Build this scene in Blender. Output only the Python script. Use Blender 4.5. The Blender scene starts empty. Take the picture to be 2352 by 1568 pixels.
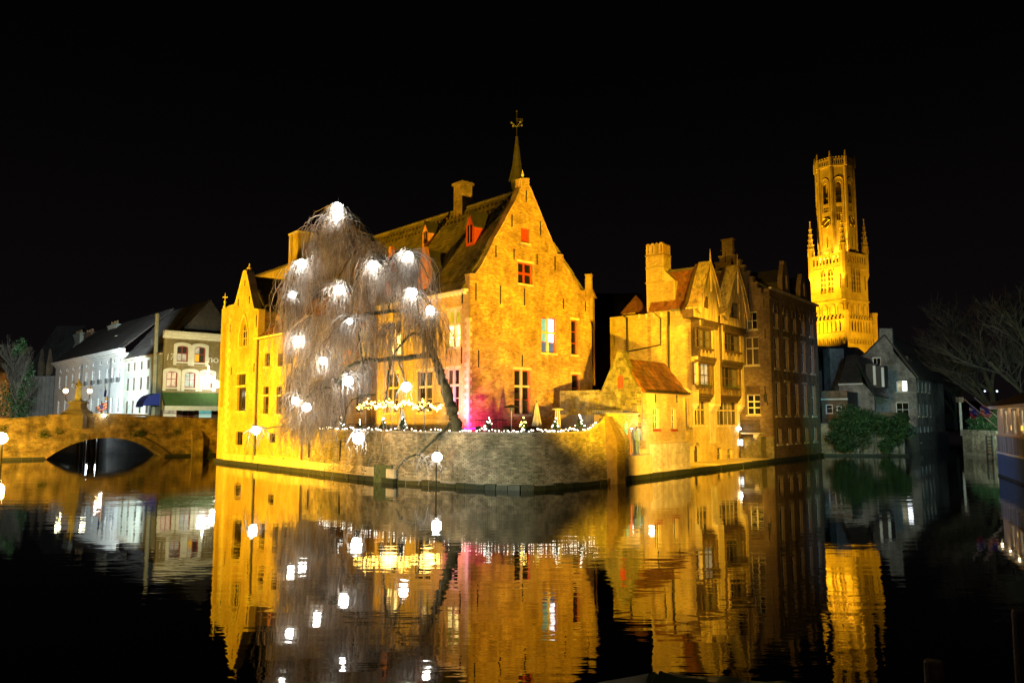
import bpy, math, random
import numpy as np
from mathutils import Vector, Matrix, geometry
random.seed(7)
R = random.random
def U(a, b): return a + (b - a) * random.random()
sc = bpy.context.scene
COL = sc.collection

# ---------------------------------------------------------------- camera
FL = 1800.0; E = 3.5; PIT = math.atan(176 / 1800.0)      # focal length in units of a 2352 px wide frame
cd = bpy.data.cameras.new('camera'); cam = bpy.data.objects.new('camera', cd); COL.objects.link(cam)
cd.sensor_width = 36.0; cd.lens = 36.0 * FL / 2352.0; cd.clip_start = 0.1; cd.clip_end = 3000
cam.location = (0, 0, E); cam.rotation_euler = (math.pi / 2 + PIT, 0, 0)
sc.camera = cam
sc.render.resolution_x = 1024; sc.render.resolution_y = 682

# ---------------------------------------------------------------- world: night sky with faint town glow
w = bpy.data.worlds.new('World'); sc.world = w; w.use_nodes = True
nt = w.node_tree; bg = nt.nodes['Background']
sky = nt.nodes.new('ShaderNodeTexSky'); sky.sky_type = 'NISHITA'; sky.sun_disc = False
sky.sun_elevation = math.radians(-4); sky.sun_rotation = math.radians(200)
tc = nt.nodes.new('ShaderNodeTexCoord'); sx = nt.nodes.new('ShaderNodeSeparateXYZ')
ramp = nt.nodes.new('ShaderNodeValToRGB')
ramp.color_ramp.elements[0].position = 0.0; ramp.color_ramp.elements[0].color = (0.0042, 0.0030, 0.0036, 1)
ramp.color_ramp.elements[1].position = 0.42; ramp.color_ramp.elements[1].color = (0.0007, 0.0006, 0.0007, 1)
add = nt.nodes.new('ShaderNodeMix'); add.data_type = 'RGBA'; add.blend_type = 'ADD'; add.inputs[0].default_value = 0.0006
nt.links.new(tc.outputs['Generated'], sx.inputs[0]); nt.links.new(sx.outputs[2], ramp.inputs[0])
nt.links.new(ramp.outputs[0], add.inputs[6]); nt.links.new(sky.outputs[0], add.inputs[7])
nt.links.new(add.outputs[2], bg.inputs[0]); bg.inputs[1].default_value = 1.0
sc.view_settings.view_transform = 'Standard'; sc.view_settings.look = 'None'
sc.view_settings.exposure = 0.0; sc.view_settings.gamma = 1.0; sc.view_settings.use_curve_mapping = False

GOLD = (1.0, 0.50, 0.035); AMB = (1.0, 0.36, 0.03); WHT = (0.86, 1.0, 0.80); COOL = (0.62, 0.86, 1.0)
def spot(name, loc, target, power, color, size=70, blend=0.5, rad=0.25):
    ld = bpy.data.lights.new(name, 'SPOT'); ld.energy = power; ld.color = color
    ld.spot_size = math.radians(size); ld.spot_blend = blend; ld.shadow_soft_size = rad
    o = bpy.data.objects.new(name, ld); COL.objects.link(o); o.location = loc
    o.rotation_euler = (Vector(target) - Vector(loc)).to_track_quat('-Z', 'Y').to_euler()
    return o
def point(name, loc, power, color, rad=0.1):
    ld = bpy.data.lights.new(name, 'POINT'); ld.energy = power; ld.color = color; ld.shadow_soft_size = rad
    o = bpy.data.objects.new(name, ld); COL.objects.link(o); o.location = loc
    return o
# floodlights aimed at the facades, and a few unseen spots added to brighten parts
spot('flood_west_wing', (-33, 40, 1.6), (-18, 57.5, 5), 98000, (1.0, .49, .008), 80, .6)
spot('flood_main_roof', (-24, 26, 2.0), (-3, 54, 11), 27000, (1, .47, .02), 60, .6)
spot('flood_gable', (8.5, 24, .9), (4.4, 52, 12.8), 150000, (1.0, 0.53, 0.012), 47, .9)
spot('flood_canal_wall', (-8, 20, 1.6), (-3.2, 39, .4), 9500, (.95, 1.0, .72), 36, .5)
spot('flood_canal_wall_east', (10, 24, 1.2), (5, 41, 1.2), 1700, (1, .50, .03), 70, .6)
spot('flood_timber_house', (-2, 22, 10.0), (15, 54, 5), 31000, (1.0, 0.50, 0.015), 44, .6)
spot('flood_boathouse', (12.5, 37.5, 1.0), (11.2, 48.5, 1.2), 13500, (1.0, 0.54, 0.07), 66, .6)
spot('fill_timber_front', (20, 31, 14.0), (14.6, 56, 6.0), 98000, (1.0, 0.53, 0.02), 30, .6)  # added fill without a visible source, lifts the dim plank front
spot('flood_stepped_house', (10, 34, 6.0), (20, 62, 8), 5200, (1.0, 0.72, 0.34), 38, .6)
spot('flood_bridge', (-45, 54, 1.6), (-37, 68.5, 2.6), 22000, (1, .52, .02), 100, .6)
spot('flood_street_white', (-48, 79, 9), (-50.5, 98, 6), 34000, (.84, .97, 1.0), 94, .5, .5)
spot('flood_brick_shop', (-31, 72, 8), (-34, 88, 6), 6500, (1.0, .95, .62), 90, .7, .4)
spot('flood_blue_house', (24, 44, 10), (37, 76, 6), 13000, (0.40, 0.66, 1.0), 42, .7, .5)
spot('flood_ivy', (27, 58, 4), (33, 74, 2), 1300, (0.05, 1.0, 0.35), 60, .8, .3)
spot('flood_bank', (36, 52, 4), (50, 75, 2), 2600, (0.22, 0.9, 0.80), 40, .8, .3)
spot('fill_flags', (22, 33, 3), (27.6, 46.6, 4.2), 420, (.8, .88, 1), 24, .7, .2)  # unseen spot added only to brighten the houseboat flags
spot('fill_right_trees', (38, 62, 3), (56, 90, 13), 5200, (.7, 1.0, .8), 84, .8, .4)  # weak unseen spot put in so the bare twigs show
spot('fill_canal_wall_west', (-15, 24, 1.5), (-10, 46, .8), 5200, (1, .90, .55), 56, .7)  # second spot, added to brighten the left stretch of the wall

# ---------------------------------------------------------------- picture to place
def ray(x, y):
    u = (x - 1176) / FL; v = -(y - 784) / FL; c, s = math.cos(PIT), math.sin(PIT)
    return Vector((u, c - v * s, s + v * c))
def at(x, y, Y):
    r = ray(x, y); k = Y / r.y
    return Vector((r.x * k, Y, E + r.z * k))
def ground(x, y, z=0.0):
    r = ray(x, y); k = (z - E) / r.z
    return Vector((r.x * k, r.y * k, z))
def zc(ox, oy, s): return lambda x, y: ((ox + x / s) / 1.6327, (oy + y / s) / 1.6327)
class Fr:                                                # an upright plane: t along it, n out of it towards the water, z up
    def __init__(s, P, d, face=None):
        s.P = Vector((P[0], P[1], 0)); s.d = Vector((d[0], d[1], 0)).normalized()
        n = Vector((s.d.y, -s.d.x, 0)); ref = Vector((-s.P.x, -s.P.y, 0)) if face is None else Vector((face[0], face[1], 0))
        s.n = n if n.dot(ref) > 0 else -n
    def w(s, t, n, z): return s.P + s.d * t + s.n * n + Vector((0, 0, z))
    def px(s, x, y, n=0.0):
        r = ray(x, y); k = (s.P.dot(s.n) + n) / (r.x * s.n.x + r.y * s.n.y)
        p = Vector((r.x * k, r.y * k, 0))
        return ((p - s.P).dot(s.d), E + r.z * k)
    def off(s, t, n=0.0, d=None):
        p = s.w(t, n, 0); return Fr(p, d or s.d)
# ---------------------------------------------------------------- mesh builder
class MB:
    def __init__(s): s.v = []; s.f = []; s.sm = False
    def q(s, *p):
        i = len(s.v); s.v += [tuple(a) for a in p]; s.f.append(tuple(range(i, i + len(p)))); return s
    def box(s, o, a, b, c):
        o, a, b, c = Vector(o), Vector(a), Vector(b), Vector(c); i = len(s.v)
        if a.cross(b).dot(c) < 0: a, b = b, a
        s.v += [tuple(o + a * x + b * y + c * z) for z in (0, 1) for y in (0, 1) for x in (0, 1)]
        for f in ((0, 2, 3, 1), (4, 5, 7, 6), (0, 1, 5, 4), (2, 6, 7, 3), (0, 4, 6, 2), (1, 3, 7, 5)):
            s.f.append(tuple(i + k for k in f))
        return s
    def bx(s, x0, x1, y0, y1, z0, z1): return s.box((x0, y0, z0), (x1 - x0, 0, 0), (0, y1 - y0, 0), (0, 0, z1 - z0))
    def fb(s, fr, t0, t1, n0, n1, z0, z1):
        return s.box(fr.w(t0, n0, z0), fr.d * (t1 - t0), fr.n * (n1 - n0), Vector((0, 0, z1 - z0)))
    def prism(s, fr, pts, n0, n1):
        i = len(s.v); k = len(pts)
        s.v += [tuple(fr.w(t, n0, z)) for t, z in pts] + [tuple(fr.w(t, n1, z)) for t, z in pts]
        s.f.append(tuple(range(i, i + k))); s.f.append(tuple(reversed(range(i + k, i + 2 * k))))
        for a in range(k):
            b = (a + 1) % k; s.f.append((i + a, i + k + a, i + k + b, i + b))
        return s
    def hull(s, pts, up):                                  # polygon pts (3D) extruded by vector up
        i = len(s.v); k = len(pts); up = Vector(up)
        s.v += [tuple(p) for p in pts] + [tuple(Vector(p) + up) for p in pts]
        s.f.append(tuple(reversed(range(i, i + k)))); s.f.append(tuple(range(i + k, i + 2 * k)))
        for a in range(k):
            b = (a + 1) % k; s.f.append((i + a, i + b, i + k + b, i + k + a))
        return s
    def tube(s, path, rad, n=6, cap=True):
        P = [Vector(p) for p in path]; m = len(P)
        if not hasattr(rad, '__len__'): rad = [rad] * m
        i0 = len(s.v)
        for i, p in enumerate(P):
            d = (P[min(i + 1, m - 1)] - P[max(i - 1, 0)])
            d = d.normalized() if d.length > 1e-9 else Vector((0, 0, 1))
            a = d.cross(Vector((0.3, 0.9, 0.1)) if abs(d.z) > .9 else Vector((0, 0, 1))).normalized(); b = d.cross(a)
            for k in range(n):
                an = 2 * math.pi * k / n
                s.v.append(tuple(p + (a * math.cos(an) + b * math.sin(an)) * rad[i]))
        for i in range(m - 1):
            for k in range(n):
                k2 = (k + 1) % n; A = i0 + i * n
                s.f.append((A + k, A + k2, A + n + k2, A + n + k))
        if cap and n > 3:
            s.f.append(tuple(reversed([i0 + k for k in range(n)]))); s.f.append(tuple(i0 + (m - 1) * n + k for k in range(n)))
        return s
    def lathe(s, c, prof, n=12, ph=0.0, sx=1.0, sy=1.0):
        i0 = len(s.v); m = len(prof)
        for r, z in prof:
            for k in range(n):
                an = 2 * math.pi * k / n + ph
                s.v.append((c[0] + math.cos(an) * r * sx, c[1] + math.sin(an) * r * sy, c[2] + z))
        for i in range(m - 1):
            for k in range(n):
                k2 = (k + 1) % n; A = i0 + i * n
                s.f.append((A + k, A + k2, A + n + k2, A + n + k))
        s.f.append(tuple(reversed([i0 + k for k in range(n)]))); s.f.append(tuple(i0 + (m - 1) * n + k for k in range(n)))
        return s
    def ball(s, c, r, n=10, m=6):
        return s.lathe(c, [(max(r * math.sin(math.pi * i / m), .001), -r * math.cos(math.pi * i / m)) for i in range(m + 1)], n)
    def obj(s, name, mat, parent=None, origin=None, smooth=False):
        o3 = Vector(origin) if origin is not None else (ORI[parent] if parent is not None else Vector((0, 0, 0)))
        me = bpy.data.meshes.new(name)
        V = np.array(s.v, dtype=float).reshape(-1, 3) - np.array(o3)
        me.from_pydata(V.tolist(), [], s.f); me.materials.append(mat)
        if smooth:
            me.polygons.foreach_set('use_smooth', [True] * len(me.polygons))
        me.update()
        o = bpy.data.objects.new(name, me); COL.objects.link(o)
        if parent is not None: o.parent = parent
        else: o.location = o3
        ORI[o] = o3
        return o
ORI = {}
def tag(o, label=None, cat=None, group=None, kind=None):
    if label: o['label'] = label
    if cat: o['category'] = cat
    if group: o['group'] = group
    if kind: o['kind'] = kind
    return o
def thing(name, label, cat, loc, group=None):
    o = bpy.data.objects.new(name, None); COL.objects.link(o); o.location = loc; o.empty_display_size = .3
    ORI[o] = Vector(loc); return tag(o, label, cat, group)
_unit = {}
def unit(mat):
    if mat.name not in _unit:
        b = MB().box((0, 0, 0), (1, 0, 0), (0, 1, 0), (0, 0, 1)); me = bpy.data.meshes.new('block')
        me.from_pydata(b.v, [], b.f); me.materials.append(mat); _unit[mat.name] = me
    return _unit[mat.name]
def piece(parent, name, o, a, b, c, mat):                 # one box-shaped piece, sharing its mesh with all its like
    a, b, c = Vector(a), Vector(b), Vector(c)
    if a.cross(b).dot(c) < 0: o = Vector(o) + b; b = -b
    ob = bpy.data.objects.new(name, unit(mat)); COL.objects.link(ob); ob.parent = parent
    p = Vector(o) - ORI[parent]
    ob.matrix_basis = Matrix(((a.x, b.x, c.x, p.x), (a.y, b.y, c.y, p.y), (a.z, b.z, c.z, p.z), (0, 0, 0, 1)))
    ORI[ob] = ORI[parent]
    return ob
def fpiece(parent, name, fr, t0, t1, n0, n1, z0, z1, mat):
    return piece(parent, name, fr.w(t0, n0, z0), fr.d * (t1 - t0), fr.n * (n1 - n0), (0, 0, z1 - z0), mat)
def pieces(parent, name, stuffname, L, mat, nind=300):    # L of (o,a,b,c): the nearest ones singly, the rest as one
    L = sorted(L, key=lambda q: (q[0][0]) ** 2 + q[0][1] ** 2 - (1e4 if abs(q[0][0] / max(q[0][1], 1)) < .64 else 0))
    for q in L[:nind]: piece(parent, name, *q, mat)
    rest = L[nind:]
    if rest:
        A = np.array([[list(v) for v in q] for q in rest], dtype=float)      # k,4,3
        cr = np.einsum('ij,ij->i', np.cross(A[:, 1], A[:, 2]), A[:, 3]); sw = cr < 0
        A[sw, 0] += A[sw, 2]; A[sw, 2] *= -1
        k = len(A); V = np.zeros((k, 8, 3)); j = 0
        for z in (0, 1):
            for y in (0, 1):
                for x in (0, 1):
                    V[:, j] = A[:, 0] + A[:, 1] * x + A[:, 2] * y + A[:, 3] * z; j += 1
        fc = np.array([(0, 2, 3, 1), (4, 5, 7, 6), (0, 1, 5, 4), (2, 6, 7, 3), (0, 4, 6, 2), (1, 3, 7, 5)])
        Fc = (fc[None] + (np.arange(k) * 8)[:, None, None]).reshape(-1)
        me = bpy.data.meshes.new(stuffname); me.vertices.add(k * 8); me.loops.add(len(Fc)); me.polygons.add(k * 6)
        me.vertices.foreach_set('co', (V.reshape(-1, 3) - np.array(ORI[parent])).reshape(-1))
        me.loops.foreach_set('vertex_index', Fc); me.polygons.foreach_set('loop_start', np.arange(0, k * 24, 4))
        me.polygons.foreach_set('loop_total', np.full(k * 6, 4)); me.materials.append(mat); me.update(calc_edges=True); me.validate(); me.shade_flat()
        o = bpy.data.objects.new(stuffname, me); COL.objects.link(o); o.parent = parent; o['kind'] = 'stuff'; ORI[o] = ORI[parent]
def inpoly(T, Z, poly):
    ins = np.zeros(T.shape, bool); n = len(poly)
    for i in range(n):
        x1, y1 = poly[i]; x2, y2 = poly[(i + 1) % n]
        if y1 == y2: continue
        c = ((y1 > Z) != (y2 > Z)) & (T < (x2 - x1) * (Z - y1) / (y2 - y1) + x1); ins ^= c
    return ins
def rect(t0, t1, z0, z1): return [(t0, z0), (t1, z0), (t1, z1), (t0, z1)]
def arch(t0, t1, z0, z1, kind='round', n=8):
    if t1 < t0: t0, t1 = t1, t0
    c = (t0 + t1) / 2; r = (t1 - t0) / 2; P = [(t0, z0), (t1, z0)]
    rise = {'round': r, 'seg': r * .35, 'point': r * 1.6}[kind]
    for i in range(n + 1):
        a = math.pi * i / n
        x = math.cos(a); zz = math.sin(a)
        if kind == 'point': zz = 1 - abs(x) ** 1.7
        P.append((c + r * x, z1 - rise + rise * zz))
    return P
def wall(parent, name, fr, outline, holes, mat, thick=.45, rev=.25, n=0.0, through=None):
    through = (thick <= rev + 1e-6 or name == 'chimney_pot') if through is None else through
    if through: rev = thick
    m = MB(); allp = list(outline); edges = [(i, (i + 1) % len(outline)) for i in range(len(outline))]
    for h in holes:
        b = len(allp); allp += h; edges += [(b + i, b + (i + 1) % len(h)) for i in range(len(h))]
    V, Ed, Fa, _, _, _ = geometry.delaunay_2d_cdt([Vector(p) for p in allp], edges, [], 0, 1e-5)
    cen = np.array([[(V[f[0]][k] + V[f[1]][k] + V[f[2]][k]) / 3 for k in (0, 1)] for f in Fa])
    ok = inpoly(cen[:, 0], cen[:, 1], outline)
    for h in holes: ok &= ~inpoly(cen[:, 0], cen[:, 1], h)
    i0 = len(m.v); m.v += [tuple(fr.w(p[0], n, p[1])) for p in V]
    m.f += [tuple(i0 + k for k in f) for f, g in zip(Fa, ok) if g]
    def rim(poly, n1):
        for i in range(len(poly)):
            a, b = poly[i], poly[(i + 1) % len(poly)]
            m.q(fr.w(a[0], n, a[1]), fr.w(b[0], n, b[1]), fr.w(b[0], n1, b[1]), fr.w(a[0], n1, a[1]))
    rim(outline, n - thick)
    for h in holes: rim(h, n - rev)
    if through:
        i0 = len(m.v); m.v += [tuple(fr.w(p[0], n - thick, p[1])) for p in V]; m.f += [tuple(i0 + k for k in reversed(f)) for f, g in zip(Fa, ok) if g]
    else: m.q(*[fr.w(p[0], n - thick, p[1]) for p in outline])
    return m.obj(name, mat, parent)
def bricks(parent, fr, outline, holes, mat, bl=.25, bh=.085, nind=300, n=0.0, proud=.016, name='brick', stuff='brickwork', tmax=None):
    o = np.array(outline); t0, t1, z0, z1 = o[:, 0].min(), o[:, 0].max(), o[:, 1].min(), o[:, 1].max()
    T, Z = np.meshgrid(np.arange(t0, t1, bl), np.arange(z0, z1, bh)); T = T + ((np.arange(T.shape[0]) % 2)[:, None] * bl / 2 if name == 'brick' else np.random.rand(T.shape[0])[:, None] * bl)
    T = T.ravel(); Z = Z.ravel(); ok = np.ones(T.shape, bool); j = .012
    for du, dv in ((j, j), (bl - j, j), (bl - j, bh - j), (j, bh - j)):
        ok &= inpoly(T + du, Z + dv, outline)
        for h in holes: ok &= ~inpoly(T + du, Z + dv, h)
    T, Z = T[ok], Z[ok]; L = []
    dv = fr.d * (bl - 2 * j); up = Vector((0, 0, bh - 2 * j)); D = fr.d; N = fr.n; base = fr.P + N * (n - .03)
    for t, z in zip(T, Z):
        p = U(.2, 1) * proud if R() > .06 else U(1, 1.8) * proud
        L.append((base + D * (t + j) + Vector((0, 0, z + j)), dv, N * (p + .03), up))
    pieces(parent, name, stuff, L, mat, nind)
# ---------------------------------------------------------------- materials
def newmat(name):
    m = bpy.data.materials.new(name); m.use_nodes = True; n = m.node_tree
    return m, n, n.nodes['Principled BSDF']
def rgb(c): return (c[0], c[1], c[2], 1)
def surf(name, c1, c2, scale=3.0, rough=.85, bump=.0, bscale=30.0, isl=0.0, stain=None, sscale=.5, metal=0.0, stretch=(1, 1, 1)):
    """two-colour noise; isl: variation from piece to piece; stain: a third colour in irregular patches"""
    m, n, b = newmat(name); N = n.nodes; Lk = n.links
    tc = N.new('ShaderNodeTexCoord'); mp = N.new('ShaderNodeMapping'); mp.inputs['Scale'].default_value = stretch
    geo = N.new('ShaderNodeNewGeometry'); Lk.new(geo.outputs['Position'], mp.inputs[0])
    nz = N.new('ShaderNodeTexNoise'); nz.inputs['Scale'].default_value = scale; nz.inputs['Detail'].default_value = 6
    nz.inputs['Roughness'].default_value = .65; Lk.new(mp.outputs[0], nz.inputs[0])
    cr = N.new('ShaderNodeValToRGB'); cr.color_ramp.elements[0].position = .33; cr.color_ramp.elements[1].position = .68
    cr.color_ramp.elements[0].color = rgb(c1); cr.color_ramp.elements[1].color = rgb(c2); Lk.new(nz.outputs[0], cr.inputs[0])
    out = cr.outputs[0]
    if stain:
        n2 = N.new('ShaderNodeTexNoise'); n2.inputs['Scale'].default_value = sscale; n2.inputs['Detail'].default_value = 8
        n2.inputs['Roughness'].default_value = .75; Lk.new(mp.outputs[0], n2.inputs[0])
        r2 = N.new('ShaderNodeValToRGB'); r2.color_ramp.elements[0].position = .46; r2.color_ramp.elements[1].position = .66
        Lk.new(n2.outputs[0], r2.inputs[0]); mx = N.new('ShaderNodeMix'); mx.data_type = 'RGBA'
        Lk.new(r2.outputs[0], mx.inputs[0]); Lk.new(out, mx.inputs[6]); mx.inputs[7].default_value = rgb(stain); out = mx.outputs[2]
    if isl > .12:                                            # weathering: broad patches and faint vertical runs
        m4 = N.new('ShaderNodeMapping'); m4.inputs['Scale'].default_value = (1.6, 1.6, .22); Lk.new(geo.outputs['Position'], m4.inputs[0])
        n4 = N.new('ShaderNodeTexNoise'); n4.inputs['Scale'].default_value = .9; n4.inputs['Detail'].default_value = 7; n4.inputs['Roughness'].default_value = .7; Lk.new(m4.outputs[0], n4.inputs[0])
        n5 = N.new('ShaderNodeTexNoise'); n5.inputs['Scale'].default_value = .33; n5.inputs['Detail'].default_value = 4; Lk.new(geo.outputs['Position'], n5.inputs[0])
        av = N.new('ShaderNodeMath'); av.operation = 'ADD'; Lk.new(n4.outputs[0], av.inputs[0]); Lk.new(n5.outputs[0], av.inputs[1])
        w4 = N.new('ShaderNodeMapRange'); w4.inputs[1].default_value = .75; w4.inputs[2].default_value = 1.2; w4.inputs[3].default_value = .66; w4.inputs[4].default_value = 1.2; Lk.new(av.outputs[0], w4.inputs[0])
        h4 = N.new('ShaderNodeHueSaturation'); Lk.new(w4.outputs[0], h4.inputs['Value']); Lk.new(out, h4.inputs['Color']); out = h4.outputs[0]
    if isl:
        oi = N.new('ShaderNodeObjectInfo'); ad = N.new('ShaderNodeMath'); ad.operation = 'ADD'; fr_ = N.new('ShaderNodeMath'); fr_.operation = 'FRACT'
        Lk.new(oi.outputs['Random'], ad.inputs[0]); Lk.new(geo.outputs['Random Per Island'], ad.inputs[1]); Lk.new(ad.outputs[0], fr_.inputs[0])
        hs = N.new('ShaderNodeHueSaturation')
        mr = N.new('ShaderNodeMapRange'); mr.inputs[3].default_value = 1 - isl; mr.inputs[4].default_value = 1 + isl * .7
        Lk.new(fr_.outputs[0], mr.inputs[0]); Lk.new(mr.outputs[0], hs.inputs['Value'])
        mr2 = N.new('ShaderNodeMapRange'); mr2.inputs[3].default_value = .5 - .02 * isl * 2; mr2.inputs[4].default_value = .5 + .02 * isl * 2
        m7 = N.new('ShaderNodeMath'); m7.operation = 'MULTIPLY'; m7.inputs[1].default_value = 7.31; f7 = N.new('ShaderNodeMath'); f7.operation = 'FRACT'
        Lk.new(fr_.outputs[0], m7.inputs[0]); Lk.new(m7.outputs[0], f7.inputs[0]); Lk.new(f7.outputs[0], mr2.inputs[0]); Lk.new(mr2.outputs[0], hs.inputs['Hue'])
        Lk.new(out, hs.inputs['Color']); out = hs.outputs[0]
    Lk.new(out, b.inputs['Base Color']); b.inputs['Roughness'].default_value = rough; b.inputs['Metallic'].default_value = metal
    if bump:
        n3 = N.new('ShaderNodeTexNoise'); n3.inputs['Scale'].default_value = bscale; n3.inputs['Detail'].default_value = 5; Lk.new(mp.outputs[0], n3.inputs[0])
        bp = N.new('ShaderNodeBump'); bp.inputs['Strength'].default_value = bump; bp.inputs['Distance'].default_value = .03
        Lk.new(n3.outputs[0], bp.inputs['Height']); Lk.new(bp.outputs[0], b.inputs['Normal'])
    return m
def emit(name, col, st, var=0.0, scale=1.5):
    m, n, b = newmat(name); b.inputs['Base Color'].default_value = rgb([c * .5 for c in col]); b.inputs['Roughness'].default_value = .3
    b.inputs['Emission Strength'].default_value = st; b.inputs['Emission Color'].default_value = rgb(col)
    if var:
        N = n.nodes; geo = N.new('ShaderNodeNewGeometry'); nz = N.new('ShaderNodeTexNoise'); nz.inputs['Scale'].default_value = scale
        mr = N.new('ShaderNodeMapRange'); mr.inputs[1].default_value = .35; mr.inputs[2].default_value = .65
        mr.inputs[3].default_value = st * (1 - var); mr.inputs[4].default_value = st * (1 + var)
        n.links.new(geo.outputs['Position'], nz.inputs[0]); n.links.new(nz.outputs[0], mr.inputs[0]); n.links.new(mr.outputs[0], b.inputs['Emission Strength'])
    return m
M = {}
M['brick'] = surf('brick_orange', (.37, .225, .095), (.60, .43, .21), 2.2, .9, .5, 40, .38, (.16, .085, .045), .9)
M['mortar'] = surf('mortar_orange', (.24, .15, .08), (.36, .24, .13), 3, .95, .4, 50)
M['ybrick'] = surf('brick_yellow', (.42, .33, .15), (.60, .50, .27), 1.6, .9, .4, 40, .18, (.36, .22, .08), .55)
M['ymortar'] = surf('mortar_yellow', (.44, .34, .16), (.58, .47, .25), 2.5, .95, .4, 50)
M['wbrick'] = surf('brick_canal_wall', (.17, .145, .095), (.47, .40, .28), 1.1, .9, .6, 30, .42, (.06, .065, .035), .45)
M['wmortar'] = surf('mortar_canal_wall', (.17, .16, .12), (.30, .27, .21), 2, .95, .5, 40)
M['dbrick'] = surf('brick_dark', (.16, .112, .066), (.27, .195, .125), 1.8, .9, .5, 40, .4, (.10, .07, .05), .7)
M['dmortar'] = surf('mortar_dark', (.13, .09, .06), (.22, .16, .11), 3, .95, .4, 50)
M['rubble'] = surf('rubble_stone', (.09, .08, .055), (.27, .24, .17), 2.8, .95, .8, 12, .4, (.10, .09, .055), 1.2)
M['bluebrick'] = surf('brick_grey_house', (.19, .185, .17), (.34, .33, .31), 1.8, .9, .5, 40, .35, (.10, .10, .09), .7)
M['stone'] = surf('pale_stone', (.48, .42, .30), (.68, .62, .48), 2, .8, .3, 30, .15)
M['goldstone'] = surf('belfry_stone', (.38, .29, .14), (.58, .46, .25), .35, .85, .3, 4, .1, (.25, .18, .09), .12)
M['bridge'] = surf('bridge_stone', (.15, .11, .05), (.40, .30, .15), 1.3, .95, .8, 9, .3, (.07, .055, .03), .8)
M['roof'] = surf('roof_tile_olive', (.10, .085, .045), (.19, .155, .085), 2.5, .85, .4, 30, .35, (.055, .055, .03), .6)
M['redroof'] = surf('roof_tile_red', (.15, .055, .022), (.27, .11, .05), 3.0, .85, .4, 30, .35, (.08, .04, .02), .9)
M['slate'] = surf('roof_slate', (.028, .028, .028), (.06, .055, .05), 3, .6, .3, 20, .3)
M['white'] = surf('white_render', (.66, .68, .66), (.80, .82, .80), 1.2, .8, .1, 30, 0, (.52, .55, .53), .6)
M['grey'] = surf('grey_render', (.34, .38, .32), (.50, .54, .46), 1.0, .85, .2, 30, 0, (.24, .27, .22), .7)
M['olive'] = surf('olive_brick', (.20, .155, .055), (.31, .245, .10), 6, .9, .5, 40, .15)
M['cream'] = surf('cream_paint', (.60, .58, .42), (.74, .72, .55), 3, .7)
M['redpaint'] = surf('red_paint', (.26, .03, .018), (.40, .06, .03), 5, .5)
M['pinkbrick'] = surf('rose_brick', (.38, .14, .09), (.52, .24, .17), 5, .9, .3, 40, .3)
M['plank'] = surf('weathered_plank', (.42, .30, .12), (.68, .53, .25), 5.5, .75, .5, 25, .28, (.12, .07, .03), 1.6, stretch=(3, 3, .35))
M['shadeplank'] = surf('shaded_plank', (.12, .075, .03), (.34, .235, .10), 5.5, .75, .5, 25, .3, (.05, .03, .015), 1.2, stretch=(3, 3, .35))  # plank colour darkened to stand in for the shadow under the jetty
M['darkwood'] = surf('dark_wood', (.05, .03, .015), (.12, .075, .04), 6, .7, .3, 25, .3)
M['iron'] = surf('iron', (.018, .017, .016), (.035, .033, .03), 8, .55, metal=.3)
M['lead'] = surf('lead_grey', (.10, .11, .11), (.19, .20, .19), 5, .55)
M['concrete'] = surf('concrete', (.25, .24, .21), (.40, .38, .33), 2, .9, .3, 30)
M['algae'] = surf('wet_algae', (.012, .018, .008), (.035, .042, .016), 4, .45, .8, 14)
M['bark'] = surf('mossy_bark', (.035, .032, .02), (.10, .10, .055), 5, .95, .9, 14, stretch=(1, 1, .4))
M['twig'] = surf('twig_grey_brown', (.21, .185, .17), (.50, .455, .415), 1.2, .9, isl=.45)
M['darktwig'] = surf('twig_dark', (.04, .035, .025), (.08, .07, .05), 2, .9, isl=.4)
M['leaf'] = surf('ivy_leaf', (.015, .05, .012), (.045, .11, .03), 2, .6, isl=.5)
M['fir'] = surf('fir_needles', (.02, .06, .02), (.05, .11, .035), 5, .8, isl=.4)
M['gold'] = surf('gilded', (.6, .42, .08), (.8, .6, .15), 8, .35, metal=.7)
M['green'] = surf('green_awning', (.035, .085, .012), (.06, .13, .02), 3, .8)
M['blue'] = surf('blue_awning', (.01, .03, .30), (.015, .045, .42), 3, .7)
M['hull'] = surf('hull_blue', (.045, .10, .27), (.07, .14, .34), 1.5, .45, .1, 8)
M['cladding'] = surf('grey_cladding', (.24, .25, .27), (.40, .41, .43), 4, .6, isl=.35, stretch=(4, 4, .4))
M['warmwood'] = surf('pale_wood', (.55, .40, .24), (.70, .55, .36), 4, .6, stretch=(3, 3, .4))
M['tarp'] = surf('green_tarpaulin', (.20, .24, .09), (.34, .38, .17), 3, .55, .5, 6)
M['cloth'] = surf('grey_cloth', (.34, .33, .30), (.52, .50, .45), 4, .9)
M['statue'] = surf('mossy_statue', (.16, .14, .05), (.34, .30, .12), 6, .9, .5, 25)
M['pedestal'] = surf('dark_pedestal', (.10, .08, .05), (.17, .14, .09), 3, .9, .4, 15)
M['mud'] = surf('ground_paving', (.07, .065, .055), (.14, .13, .11), 2, .9, .4, 15)
M['skin'] = surf('skin', (.5, .32, .22), (.6, .4, .3), 5, .6)
M['coat'] = surf('coat_cloth', (.10, .16, .22), (.16, .24, .30), 8, .9)
M['coatdark'] = surf('dark_coat', (.02, .02, .025), (.05, .05, .06), 8, .9)
M['orange'] = surf('orange_door', (.55, .16, .05), (.68, .22, .08), 3, .6)
M['flagred'] = surf('flag_red', (.45, .05, .07), (.60, .10, .12), 5, .8)
M['flagwhite'] = surf('flag_white', (.6, .6, .65), (.75, .75, .8), 5, .8)
M['flagblue'] = surf('flag_blue', (.02, .04, .40), (.03, .07, .55), 5, .8)
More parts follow.
